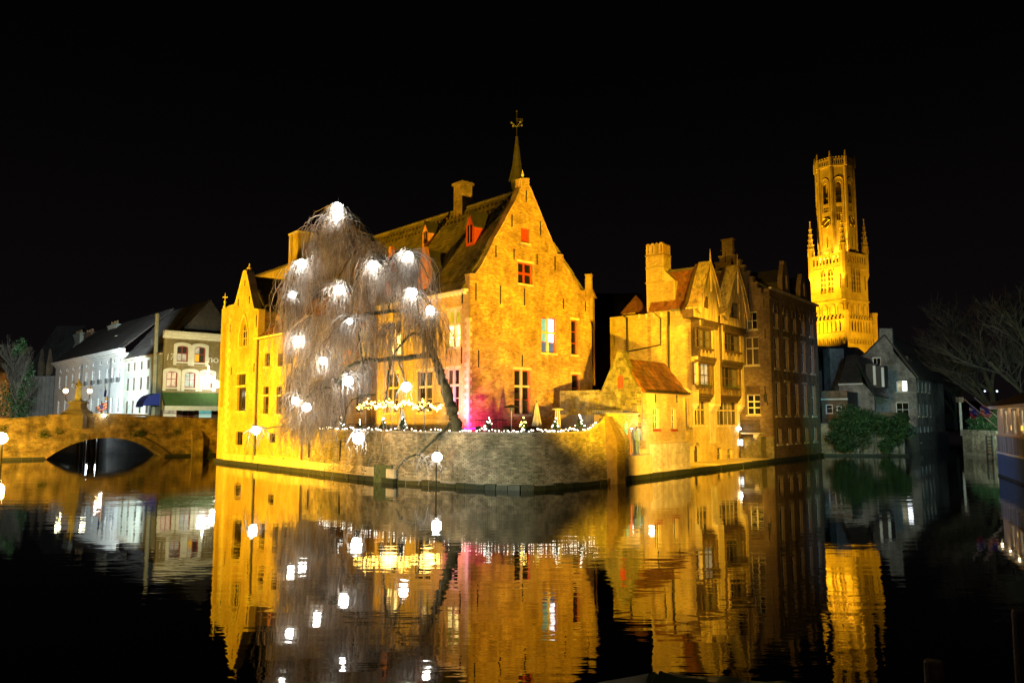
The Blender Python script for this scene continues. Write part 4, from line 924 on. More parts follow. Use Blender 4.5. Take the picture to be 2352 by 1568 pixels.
# the two plank gables
FA_ = FT.off(0, nA)
def gable(pts, win_, shutter):
    o = [FA_.px(*zg(x, y)) for x, y in pts]; H = []; qs = []
    if shutter: qs.append(zwin(FA_, zg, 1108, 1150, 585, 695, 1, [1], M['darkwood'], [M['darkwood']], holes=H, n=-.05, fw=.08))
    else: qs.append(zwin(FA_, zg, 1348, 1440, 645, 790, 3, [1, 1.4], M['darkwood'], [M['gcurt'], M['gdim'], M['gcurt']], holes=H, n=-.1))
    zb = min(p[1] for p in o[:1]); o = [(o[0][0], zAb)] + o[1:-1] + [(o[-1][0], zAb)]
    g_ = wall(th, 'gable', FA_, o, H, M['darkwood'], thick=.9, rev=.12)
    for q in qs: q(g_)
    planks(g_, FA_, o, H, M['plank'], 0.0, pw=.24)
    up = o[1:-1]; ia = max(range(len(up)), key=lambda i: up[i][1])
    # bargeboards standing in front, with a cusped inner edge
    ap = up[ia]
    for side in (up[:ia + 1], up[ia:]):
        m = MB(); inner = []
        for (t, z) in side:
            f = (ap[1] - z) / (ap[1] - zAb); inner.append((t + (ap[0] - t) * .26, z - .30 if z > zAb + .5 else z))
        for k in range(len(side) - 1):
            a, b_, c, d = side[k], side[k + 1], inner[k + 1], inner[k]
            P_ = [FA_.w(a[0], .26, a[1]), FA_.w(b_[0], .26, b_[1]), FA_.w(c[0], .26, c[1]), FA_.w(d[0], .26, d[1])]
            m.hull(P_, FA_.n * .07)
            m.hull([FA_.w(a[0], -.6, a[1] + .02), FA_.w(b_[0], -.6, b_[1] + .02), FA_.w(b_[0], .36, b_[1] + .02), FA_.w(a[0], .36, a[1] + .02)], (0, 0, .08))
        m.obj('bargeboard', M['plank'], g_)
    sp = FA_.w(ap[0], .3, ap[1] - 2.2); MB().tube([sp, (sp.x, sp.y, ap[1] - .6), (sp.x, sp.y, ap[1] + 1.0)], [.09, .12, .02], 6).obj('gable_mast', M['plank'], g_)
    return ap, o
ap1, o1 = gable([(1022, 850), (1012, 700), (1042, 640), (1070, 520), (1100, 390), (1137, 265), (1165, 340), (1195, 440), (1222, 540), (1248, 660), (1244, 850)], None, True)
ap2, o2 = gable([(1270, 900), (1268, 765), (1300, 690), (1330, 560), (1362, 420), (1395, 300), (1425, 400), (1455, 500), (1485, 620), (1520, 800), (1508, 920)], None, False)
# side wall towards the terrace
zt_s = TL_.px(*zg(1000, 700))[1]; tch0 = TL_.px(*zg(735, 500))[0]; tch1 = TL_.px(*zg(570, 500))[0]; tend = TL_.px(*zg(222, 900))[0]
zmid = TL_.px(*zg(480, 760))[1]; zchb = TL_.px(*zg(660, 720))[1]
sout = [(0, 1.5), (tend, 1.5), (tend, zmid), (tch1, zmid), (tch1, zchb + .5), (tch0 - .6, zchb + .5), (tch0 - .6, zt_s), (0, zt_s)]
print('side', tch0, tch1, tend, zmid, zt_s)
H = [rect(*sorted((TL_.px(*zg(266, 1000))[0], TL_.px(*zg(254, 1000))[0])), TL_.px(*zg(260, 1055))[1], TL_.px(*zg(260, 960))[1])]
sw2 = wall(th, 'side_wall', TL_, sout, H, M['ymortar'], thick=.4)
bricks(sw2, TL_, sout, H, surf('brick_ochre', (.32, .235, .10), (.50, .385, .18), 1.5, .9, .5, 35, .33, (.30, .17, .06), .5), nind=300)
# chimney: body, three offsets, four arched pots
cz = TL_.px(*zg(650, 195))[1]; c2 = TL_.px(*zg(650, 455))[1]; cz0 = zchb
MB().fb(TL_, tch0 - .9, tch1, -1.2, .04, cz0, c2).prism(TL_, [(tch0 - .9, c2), (tch0, c2), (tch0, c2 + .9)], -1.1, .0).obj('chimney_base', M['ymortar'], th)
cs = MB().fb(TL_, tch0, tch1, -1.2, .06, c2, cz).obj('chimney_stack', M['ymortar'], th)
obr = M.setdefault('obrick', bpy.data.materials['brick_ochre'])
bricks(cs, TL_.off(0, .06), rect(tch0, tch1, c2 + .05, cz), [], obr, nind=100); bricks(cs, TL_.off(0, .04), rect(tch0 - .88, tch1, cz0, c2), [], obr, nind=80)
FCH = Fr(TL_.w(tch0, .06, 0), FS.d.xy, face=(FS.n.x, FS.n.y)); bricks(cs, Fr(TL_.w(tch0, .06, 0), TL_.n.xy * -1, face=(FS.n.x, FS.n.y)), rect(0.02, 1.2, c2 + 1, cz), [], obr, nind=60)
for z_ in (c2 + 0.02, c2 + (cz - c2) * .55, cz): fpiece(cs, 'string_course', TL_, tch0 - .05, tch1 + .05, -1.24, .11, z_ - .06, z_ + .06, obr)
kk = 4
for i in range(kk):
    a = tch0 + (tch1 - tch0) * i / kk; b_ = tch0 + (tch1 - tch0) * (i + 1) / kk
    wall(cs, 'chimney_pot', TL_, arch(a, b_, cz + .06, cz + .95, 'round'), [arch(a + .13, b_ - .13, cz + .2, cz + .78, 'round')], obr, thick=1.2, rev=.5, n=.04)
# roofs
FRg = Fr(FT.w(ap1[0], 0, 0), SL_, face=(-FS.d.x, -FS.d.y)); dR = FRg.px(*zg(735, 305))[0] + .8; print('dR', dR)
def Tp(t, n, z): return FT.w(t, n, z)
zr1 = ap1[1] - .35; ev0 = zt_s + .05
tiles(th, Tp(-.25, .7, ev0), Tp(-.25, -dR, ev0), Tp(ap1[0], -dR, zr1), Tp(ap1[0], .7, zr1), M['redroof'], nind=200)
zv = FT.px(*zg(1262, 740))[1]; tv = (g1b + g2a) / 2
tiles(th, Tp(tv, .7, zv), Tp(tv, -dR, zv), Tp(ap1[0], -dR, zr1), Tp(ap1[0], .7, zr1), M['redroof'], nind=20, tw=.5, tl=.5)
zr2 = ap2[1] - .35
tiles(th, Tp(tv, .7, zv), Tp(tv, -dR, zv), Tp(ap2[0], -dR, zr2), Tp(ap2[0], .7, zr2), M['redroof'], nind=150)
tiles(th, Tp(tT + .2, .7, zv - .6), Tp(tT + .2, -dR, zv - .6), Tp(ap2[0], -dR, zr2), Tp(ap2[0], .7, zr2), M['redroof'], nind=0, tw=.5, tl=.5)
for a, z_ in ((ap1[0], zr1), (ap2[0], zr2)): ridge_cap(th, Tp(a, .7, z_ + .05), Tp(a, -dR, z_ + .05), M['roof'], .12)
MB().fb(FT, 0, tT, -dR - .3, -dR, 1.9, zv).prism(FT, [(0, zv - .5), (tv, zv), (ap1[0], zr1 - .1)], -dR - .3, -dR + .01).prism(FT, [(tv, zv - .5), (tT, zv - .6), (ap2[0], zr2 - .1)], -dR - .3, -dR + .012).obj('back_wall', M['dmortar'], th)
# pipes on the side wall
def pipe(parent, zf, pts, r=.06, mat='iron'):
    P = [TL_.w(*(lambda q: (q[0], .12, q[1]))(TL_.px(*zf(x, y)))) for x, y in pts]; P = [Vector(p) for p in P]
    MB().tube(P, r, 8).obj('drainpipe', M[mat], parent)
pipe(sw2, zg, [(785, 730), (785, 900), (790, 1310)], .085); pipe(sw2, zg, [(360, 775), (390, 790), (397, 1130)], .08); pipe(sw2, zg, [(600, 705), (710, 795), (711, 1045), (410, 1105)], .05)
fpiece(th, 'gutter', TL_, 0, tch0 - .6, .02, .2, zt_s - .08, zt_s + .05, M['lead'])
for i in range(7): fpiece(th, 'eave_bracket', TL_, .4 + i * .62, .5 + i * .62, .01, .16, zt_s - .4, zt_s - .09, M['stone'])
# red pyramid roof of the rear bay
pr = thing('stair_turret', 'little brick turret with red pyramid roof behind the side wall left of the pot chimney', 'turret', TL_.w(tch1 + 2.5, -1.5, 2))
ta_, za_ = TL_.px(*zg(438, 565), -1.5); tb_, zb_ = TL_.px(*zg(385, 670), -1.5); tc_ = TL_.px(*zg(530, 700), -1.5)[0]; z0_ = TL_.px(*zg(450, 755), -1.5)[1]
t0_, t1_ = min(tb_, tc_), max(tb_, tc_)
MB().fb(TL_, t0_ + .2, t1_, -3.4, -.6, z0_ - 1, z0_).obj('turret_wall', M['brick'], pr)
m = MB(); c = TL_.w(ta_, -2, za_); q4 = [TL_.w(t0_, -.5, z0_), TL_.w(t1_ + .1, -.5, z0_), TL_.w(t1_ + .1, -3.5, z0_), TL_.w(t0_, -3.5, z0_)]
for k in range(4): m.q(q4[k], q4[(k + 1) % 4], c)
m.obj('turret_roof', M['redroof'], pr)
# ================================================================= STEPPED-GABLE HOUSE
zk = zc(2700, 880, 1.802)
K1 = Fr(K0, Sd.xy); K2 = Fr(K0, SL_, face=(-FS.d.x, -FS.d.y))
sg = thing('stepped_gable_house', 'tall dark brick house with stepped gable and rows of pale windows beyond the timber gables', 'house', (K0.x, K0.y, 0))
st = [(360, 375), (345, 380), (325, 360), (310, 360), (310, 400), (280, 400), (275, 325), (248, 325), (248, 290), (220, 290), (220, 250), (192, 250), (192, 212), (163, 212), (163, 175), (135, 175), (135, 140), (105, 140), (105, 100), (83, 100), (83, 35)]
so = []
lv = [(300, 400), (277, 365), (248, 327), (220, 290), (192, 250), (163, 212), (135, 175), (105, 140), (83, 102)]
tp_ = 0; prof = []; zc_ = K2.px(*zk(360, 378))[1]; prof.append((0, zc_)); prevx = None
for x, y in lv:
    t, z = K2.px(*zk(x, y)); prof.append((t, prof[-1][1])); prof.append((t, z))
tpk0 = K2.px(*zk(83, 60))[0]; tpk1 = K2.px(*zk(12, 60))[0]; zpk = K2.px(*zk(48, 36))[1]
prof.append((tpk0, prof[-1][1])) if prof[-1][0] != tpk0 else None
prof.append((tpk0, zpk)); prof.append((tpk1, zpk)); cm = (tpk0 + tpk1) / 2
mir = [(2 * cm - t, z) for t, z in prof[:-2]][::-1]; prof += [(tpk1, mir[0][1])] + mir
tw_ = prof[-1][0]
H = []; Wn = []
def KW(x0, x1, y0, y1, *a, **k): Wn.append(zwin(K2, zk, x0, x1, y0, y1, *a, holes=H, **k))
KW(176, 250, 520, 640, 2, [1, 1], M['cream'], [M['gdark'], M['gcurt']], sill=M['stone'])
KW(170, 262, 690, 880, 2, [1.5, 1], M['stone'], [M['darkwood']], sill=M['stone'], mw=.1)
KW(182, 272, 1080, 1215, 2, [1, 1, 1], M['cream'], [M['gdark']], sill=M['stone'], mw=.12)
KW(176, 270, 1020, 1074, 2, [1], M['darkwood'], [M['darkwood']], n=-.08)
k2o = [(tw_, -.6), (0, -.6)][::-1] + prof[::-1]; k2o = [(0, -.6), (tw_, -.6)] + prof[::-1]
sgw = wall(sg, 'stepped_gable_wall', K2, k2o, H, M['dmortar'], rev=.2)
for q in Wn: q(sgw)
tvis = K2.px(1690, 900)[0]
bricks(sgw, K2, k2o, H + [rect(tvis + .3, tw_ + 1, -1, K2.px(*zk(10, 300))[1])], M['dbrick'], nind=200)
anchors(sgw, K2, zk, [(193, 335, 440), (307, 635, 700), (298, 435, 490), (38, 120, 190)])
for i in range(2, len(prof) - 1):
    a, b_ = prof[i], prof[i + 1]
    if abs(a[1] - b_[1]) < .02: fpiece(sgw, 'step_stone', K2, min(a[0], b_[0]) - .08, max(a[0], b_[0]) + .08, -.5, .07, a[1] + .003, a[1] + .1, M['dbrick'])
# relieving arches over the top window
t, z = K2.px(*zk(213, 515))
for s_ in (-.42, .42): wall(sgw, 'blind_arch', K2, arch(t + s_ - .36, t + s_ + .36, z + .1, z + 1.15, 'point'), [arch(t + s_ - .26, t + s_ + .26, z + .15, z + 1.0, 'point')], M['dbrick'], thick=.05, rev=.05, n=.06)
# canal front
t5 = K1.px(1884, 950)[0]; zco = K1.px(1782, (880 + 380 / 1.802) / 1.6327)[1]
cols = [K1.px(zk(x, 600)[0], 950)[0] for x in (395, 462, 520, 578, 637)]
rz = [(530, 632), (693, 905), (992, 1222), (1297, 1415)]
H = []; Wn = []; c0x = zk(395, 0)[0]
colw = [.62, .62, .62, .62, .62]
for j, (y0, y1) in enumerate(rz):
    za_, zb_ = K1.px(c0x, zk(0, y1)[1])[1], K1.px(c0x, zk(0, y0)[1])[1]
    for i, c in enumerate(cols):
        H.append(arch(c - .62, c + .62, za_, zb_, 'seg') if j == 3 else rect(c - .62, c + .62, za_, zb_)); rws = [1.6, 1] if j in (1, 2) else [1]
        Wn.append(win(None, K1, c - .62, c + .62, za_, zb_, 2, rws, M['cloth'], [[M['gdark'], M['gdim'], M['gdim']][(i * 7 + j * 3) % 3], M['gdark'], M['gdim']], fw=.1, mw=.09, sill=M['stone'], lintel=M['stone'] if j < 3 and i % 2 else None, n=-.2))
K1o = rect(0, t5, -.6, zco)
kf = wall(sg, 'canal_front_wall', K1, K1o, H, M['dmortar'], rev=.25)
for q in Wn: q(kf)
bricks(kf, K1, rect(0.02, t5, .3, zco), H, M['dbrick'], nind=150)
for i in range(11):
    for z in (K1.px(c0x, zk(0, 660)[1])[1], K1.px(c0x, zk(0, 945)[1])[1], zco - .9): fpiece(kf, 'wall_anchor', K1, t5 * (i + .5) / 11 - .03, t5 * (i + .5) / 11 + .03, .01, .06, z - .35, z + .35, M['iron'])
fpiece(kf, 'cornice', K1, -.1, t5 + .1, .002, .24, zco - .05, zco + .12, M['stone']); fpiece(kf, 'string_course', K1, 0, t5, .002, .08, zco - 1.0 + .2, zco - .68, M['dbrick'])
for c in cols: # blind arches under the cornice
    wall(kf, 'blind_arch', K1, arch(c - .55, c + .55, zco - 1.9, zco - 1.05, 'round'), [arch(c - .42, c + .42, zco - 1.85, zco - 1.2, 'round')], M['dbrick'], thick=.07, rev=.07, n=.08)
for a in np.arange(0, t5 + 3, .8): fpiece(kf, 'footing_stone', K1, a, a + .79, .03, .16 + U(0, .06), -.5, .25, M['algae'])
zrr = zc_ + (prof[8][1] - zc_) * 1.9
tiles(sg, K1.w(.5, -.2, zco + .1), K1.w(t5, -.2, zco + .1), K1.w(t5, -cm, zpk - 2.2), K1.w(.5, -cm, zpk - 2.2), M['slate'], nind=100)
MB().fb(K1, .46, t5, -tw_, -tw_ + .4, 1.9, zco).fb(K1, t5 - .4, t5, -tw_, -.46, 1.9, zco).prism(Fr(K1.w(t5, 0, 0), SL_), [(0.3, zco), (tw_, zco), (cm, zpk - 2.3)], -.2, .2).obj('back_walls', M['dmortar'], sg)
def stepdormer(xc, ytop, ybot, wd):
    t, zt = K1.px(*zk(xc, ytop)); zb = zco + .1; m = MB(); n_ = 5; o = [(t - wd, zb), (t + wd, zb)]; L1 = []
    for i in range(n_):
        h = zb + (zt - zb) * (.35 + .65 * (i + 1) / n_); ww = wd * (1 - i / n_ * .82); L1.append((ww, h))
    R_ = []
    prev = zb
    for ww, h in L1: R_ += [(t + ww, prev), (t + ww, h)]; prev = h
    Lf = [(2 * t - a, b_) for a, b_ in R_][::-1]
    o = R_ + Lf; o = o[:1] + o[1:]
    g_ = wall(sg, 'stepped_dormer', K1, o, [arch(t - .35, t + .35, zb + .4, zb + 1.7, 'seg')], M['dbrick'], thick=.4, rev=.2)
    win(g_, K1, t - .35, t + .35, zb + .4, zb + 1.7, 1, [1, 1], M['cloth'], [M['gdim']])
    r_ = MB(); 
    for s_ in (1, -1): r_.box(K1.w(t + s_ * wd, -.4, zb + .9), K1.n * -3.2, K1.d * (-s_ * wd) + Vector((0, 0, 1.2)), Vector((0, 0, .08)))
    r_.fb(K1, t - wd + .02, t + wd - .02, -3.4, -.41, zb, zb + .88); r_.obj('dormer_roof', M['slate'], g_)
stepdormer(440, 180, 410, .95); stepdormer(560, 268, 460, .95)
# crane bracket, balcony, stairs at the foot
tb0, tb1 = K2.px(*zk(300, 1300))[0], K2.px(*zk(137, 1300))[0]; zbal = K2.px(*zk(220, 1335))[1]
tb0, tb1 = min(tb0, tb1), max(tb0, tb1); ba = MB().fb(K2, tb0, tb1, .01, 1.0, zbal - .12, zbal).obj('balcony_slab', M['concrete'], sg)
for z in (zbal + .95, zbal + .08): fpiece(sg, 'balcony_rail', K2, tb0, tb1, .92, .97, z, z + .05, M['iron'])
nb = 22
for i in range(nb):
    t = tb0 + (tb1 - tb0) * (i + .5) / nb; fpiece(sg, 'baluster', K2, t - .012, t + .012, .93, .96, zbal, zbal + .95, M['iron'])
    if i % 3 == 1: MB().tube([K2.w(t + .12 * math.cos(a), .945, zbal + .55 + .12 * math.sin(a)) for a in np.arange(0, 6.3, .7)], .012, 4).obj('railing_scroll', M['iron'], sg)
m = MB()
for k in range(3): m.fb(K2, tb0 + .2 + k * .1, tb0 + .6, .02, .9 - .28 * k, zbal - .12 - .3 * (k + 1), zbal - .12 - .3 * k - .004)
m.obj('balcony_bracket', M['stone'], sg)
for k in range(7): fpiece(sg, 'stair_step', K2, tb0 - .2 + k * .3, tb0 + .1 + k * .3, .3, 1.4, .1, .35 + .24 * (7 - k), M['rubble'])
MB().fb(K2, -.1, 2.4, .02, .28, -.5, 2.0).obj('stair_parapet', M['rubble'], sg)
MB().tube([K2.w(.5, .1, K2.px(*zk(300, 1025))[1]), K2.w(.35, .7, K2.px(*zk(320, 1025))[1]), K2.w(.35, .7, K2.px(*zk(320, 1110))[1])], .05, 6).tube([K2.w(.4, .05, K2.px(*zk(345, 1150))[1]), K2.w(.35, .7, K2.px(*zk(320, 1040))[1])], .04, 6).obj('hoist_bracket', M['iron'], sg)
m = MB(); lp = K2.w(.35, .7, K2.px(*zk(320, 1100))[1]); m.lathe(lp, [(.02, .3), (.14, .22), (.11, 0), (.13, -.02), (.10, -.35), (.02, -.4)], 6); m.obj('hanging_lantern', M['iron'], sg)
ls = thing('landing_spotlight', 'small white light standing at the foot of the stairs beside the stepped gable house', 'lamp', K2.w(2.2, 1.6, .3))
MB().tube([K2.w(2.2, 1.6, .3), K2.w(2.2, 1.6, 2.6)], .04, 6).obj('post', M['iron'], ls); MB().fb(K2, 2.0, 2.4, 1.45, 1.6, 1.3, 1.8).obj('lit_panel', emit('lit_panel', (.8, .95, 1), 2.2), ls)
MB().ball(K2.w(2.2, 1.6, 2.65), .12, 8, 5).obj('globe', M['bulb'], ls)

# ================================================================= BELFRY
from itertools import product
zt_ = zc(2950, 520, 1.96)
YB = 238.0
def zB(y): return at(1935, y, YB).z
cxB = at(1929, 700, YB + 4); bel = thing('belfry_tower', 'tall floodlit gothic belfry with octagonal top stage and clock rising over the roofs', 'tower', (cxB.x, cxB.y, 1.9))
# square turned so that its corner shows: left face wide, right face narrow
phi = math.radians(34); a_ = 11.8
vdir = Vector((cxB.x, cxB.y, 0)).normalized(); side = Vector((vdir.y, -vdir.x, 0))
dA = (side * math.cos(phi) + vdir * -math.sin(phi)).normalized()   # along left face, towards the near corner
dB = (side * math.sin(phi) + vdir * math.cos(phi)).normalized()    # along right face, away
C = Vector((cxB.x, cxB.y, 0))
def sq(s, z0, z1, m, ox=0):
    P = [C - dA * s / 2 - dB * s / 2, C + dA * s / 2 - dB * s / 2, C + dA * s / 2 + dB * s / 2, C - dA * s / 2 + dB * s / 2]
    m.hull([(p.x, p.y, z0) for p in P], (0, 0, z1 - z0)); return m
def faceA(s): return Fr(C - dA * s / 2 - dB * s / 2, dA.xy, face=(-dB.x, -dB.y))
def faceB(s): return Fr(C + dA * s / 2 - dB * s / 2, dB.xy, face=(dA.x, dA.y))
gs = M['goldstone']
zz = {k: zB(v) for k, v in dict(top=366, par=386, op1=418.5, op0=467, w1=471.6, w0=509, clk=510.7, oct=584, bal1=586, bal0=609, la1=618, la0=672, st=693, sq0=727, lp1=731, lar1=746, lar0=762, cor=778, base=800).items()}
print('belfry', zz)
s1 = a_; s2 = a_ + 1.9
def holes_wall(name, fr, w_, z0, z1, holes, n=0, rev=.9):
    return wall(bel, name, fr, rect(0, w_, z0, z1), holes, gs, thick=1.3, rev=rev, n=n)
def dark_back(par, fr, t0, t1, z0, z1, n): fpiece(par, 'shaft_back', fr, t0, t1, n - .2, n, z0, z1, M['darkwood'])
for nm, fr in (('left', faceA(s1)), ('right', faceB(s1))):
    H = [arch(s1 * f - .95, s1 * f + .95, zz['la0'], zz['la1'] + .6, 'point') for f in (.38, .60)]
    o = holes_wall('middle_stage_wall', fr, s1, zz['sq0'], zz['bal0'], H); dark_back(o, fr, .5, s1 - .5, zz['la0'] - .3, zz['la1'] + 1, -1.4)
    for h in H:
        c = (h[0][0] + h[1][0]) / 2
        for dx in (0,): fpiece(o, 'mullion', fr, c - .16, c + .16, -.5, -.1, zz['la0'], zz['la1'] - .6, gs)
        for k in range(4): fpiece(o, 'louvre', fr, c - .9, c + .9, -.75, -.3, zz['la0'] + .4 + k * 1.5, zz['la0'] + .75 + k * 1.5, gs)
        m = MB(); oo = arch(c - 1.2, c + 1.2, zz['la0'] - .2, zz['la1'] + 1.3, 'point', 12); ii = arch(c - .95, c + .95, zz['la0'], zz['la1'] + .6, 'point', 12)
        for k in range(2, len(oo) - 1): m.q(fr.w(oo[k][0], .2, oo[k][1]), fr.w(oo[k + 1][0], .2, oo[k + 1][1]), fr.w(ii[k + 1][0], .12, ii[k + 1][1]), fr.w(ii[k][0], .12, ii[k][1])); m.q(fr.w(oo[k][0], 0, oo[k][1]), fr.w(oo[k + 1][0], 0, oo[k + 1][1]), fr.w(oo[k + 1][0], .2, oo[k + 1][1]), fr.w(oo[k][0], .2, oo[k][1]))
        m.obj('hood_mould', gs, o)
    for z, p_ in ((zz['st'], .25), (zz['bal0'] - .6, .5), (zz['bal0'] - 1.2, .3)): fpiece(o, 'string_course', fr, -.2, s1 + .2, .01, p_, z, z + .4, gs)
    for f in (.08, .31, .54, .77):                              # blind arcade under the string
        wall(o, 'blind_arch', fr, arch(s1 * f - .2, s1 * f + 2.0, zz['sq0'] + .4, zz['st'] - .8, 'round'), [arch(s1 * f + .1, s1 * f + 1.7, zz['sq0'] + .4, zz['st'] - 1.1, 'round')], gs, thick=.2, rev=.2, n=.22)
    for f in (.1, .88): fpiece(o, 'wall_anchor', fr, s1 * f - .07, s1 * f + .07, .02, .16, zz['la0'] + 1, zz['la1'] - 2, M['iron'])
    # balustrade of the gallery
    n_ = 8; H = []
    b0, b1 = zz['bal0'] - .1, zz['bal1']
    for i in range(n_): H.append(arch(1.2 + (s1 - 2.4) * i / n_ + .25, 1.2 + (s1 - 2.4) * (i + 1) / n_ - .3, b0 + .4, b1 - .5, 'round'))
    o = wall(bel, 'gallery_balustrade', fr, rect(1.0, s1 - 1.0, b0, b1), H, gs, thick=.5, rev=.5, n=.5)
    fpiece(o, 'rail', fr, 1.0, s1 - 1.0, -.1, .65, b1 + .004, b1 + .3, gs)
    # crenellated lower stage with arcade and corbels
for fr in (faceA(s2), faceB(s2)):
    H = []; 
    for i in range(7): H.append(arch(1.6 + i * (s2 - 3.2) / 7 + .5, 1.6 + (i + 1) * (s2 - 3.2) / 7 - .5, zz['lar0'], zz['lar1'] + .4, 'round'))
    o = wall(bel, 'lower_parapet', fr, rect(0, s2, zz['cor'], zz['lp1'] - .9), H, gs, thick=.8, rev=.7, n=0)
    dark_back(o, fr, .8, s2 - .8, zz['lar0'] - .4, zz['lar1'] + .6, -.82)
    for i in range(9):
        a = .8 + i * (s2 - 1.6) / 9; fpiece(o, 'merlon', fr, a + .1, a + (s2 - 1.6) / 9 - .6, -.5, .12, zz['lp1'] - .9, zz['lp1'] + .3, gs)
    for i in range(8):
        a = 1.2 + i * (s2 - 2.4) / 8; fpiece(o, 'colonnette', fr, a - .18, a + .18, .02, .3, zz['lar0'] - .2, zz['lar1'] + .8, gs)
        wall(o, 'corbel_arch', fr, arch(a, a + (s2 - 2.4) / 8 - .2, zz['base'] + 1.2, zz['cor'] + .2, 'round'), [arch(a + .3, a + (s2 - 2.4) / 8 - .5, zz['base'] + 1.2, zz['cor'] - .4, 'round')], gs, thick=.3, rev=.3, n=.02)
    for z in (zz['lar1'] + 1.1, zz['lar0'] - .7): fpiece(o, 'string_course', fr, -.1, s2 + .1, .01, .32, z, z + .35, gs)
core = MB(); sq(s1 - 2.9, 2, zz['bal0'] - .3, core); sq(s1 - .5, zz['bal0'] - .35, zz['bal0'] - .1, core); sq(s2 - 1.8, 2, zz['sq0'] - .5, core); sq(s2 - .6, 2, zz['cor'] - .1, core); core.obj('tower_core', gs, bel)
# corner turrets of the lower stage
for u, v in ((-1, -1), (1, -1), (1, 1)):
    p = C + dA * u * s2 / 2 + dB * v * s2 / 2; MB().lathe((p.x, p.y, 0), [(.2, zz['cor'] - 1.5), (1.0, zz['cor'] + .5), (1.0, zz['lp1'] + .6), (1.15, zz['lp1'] + .8), (1.15, zz['lp1'] + 1.8), (.8, zz['lp1'] + 1.8)], 8).obj('lower_turret', gs, bel)
# corner pinnacles of the square stage
def pinn(p, z0, z1, r, nm='pinnacle'):
    m = MB().lathe((p.x, p.y, 0), [(.3, z0 - 6), (r, z0 - 4), (r, z0 + (z1 - z0) * .35), (r * 1.15, z0 + (z1 - z0) * .36), (r * .8, z0 + (z1 - z0) * .42), (.12, z1)], 8)
    for k in range(8):
        for q in range(4):
            an = k * math.pi / 4; f = .46 + q * .12; rr = r * .8 * (1 - (f - .42) / .58) + .12; m.ball((p.x + math.cos(an) * rr, p.y + math.sin(an) * rr, z0 + (z1 - z0) * f), .22, 5, 3)
    for k in range(4):
        an = k * math.pi / 2 + .5; m.lathe((p.x + math.cos(an) * r, p.y + math.sin(an) * r, z0 + (z1 - z0) * .2), [(.3, 0), (.3, 1.2), (.03, 3.2)], 4)
    m.ball((p.x, p.y, z1), .3, 6, 4); m.obj(nm, gs, bel)
for u, v in ((-1, -1), (1, -1), (1, 1), (-1, 1)): pinn(C + dA * u * (s1 / 2 - .3) + dB * v * (s1 / 2 - .3), zz['bal0'] + 1, zB(500), 1.0)
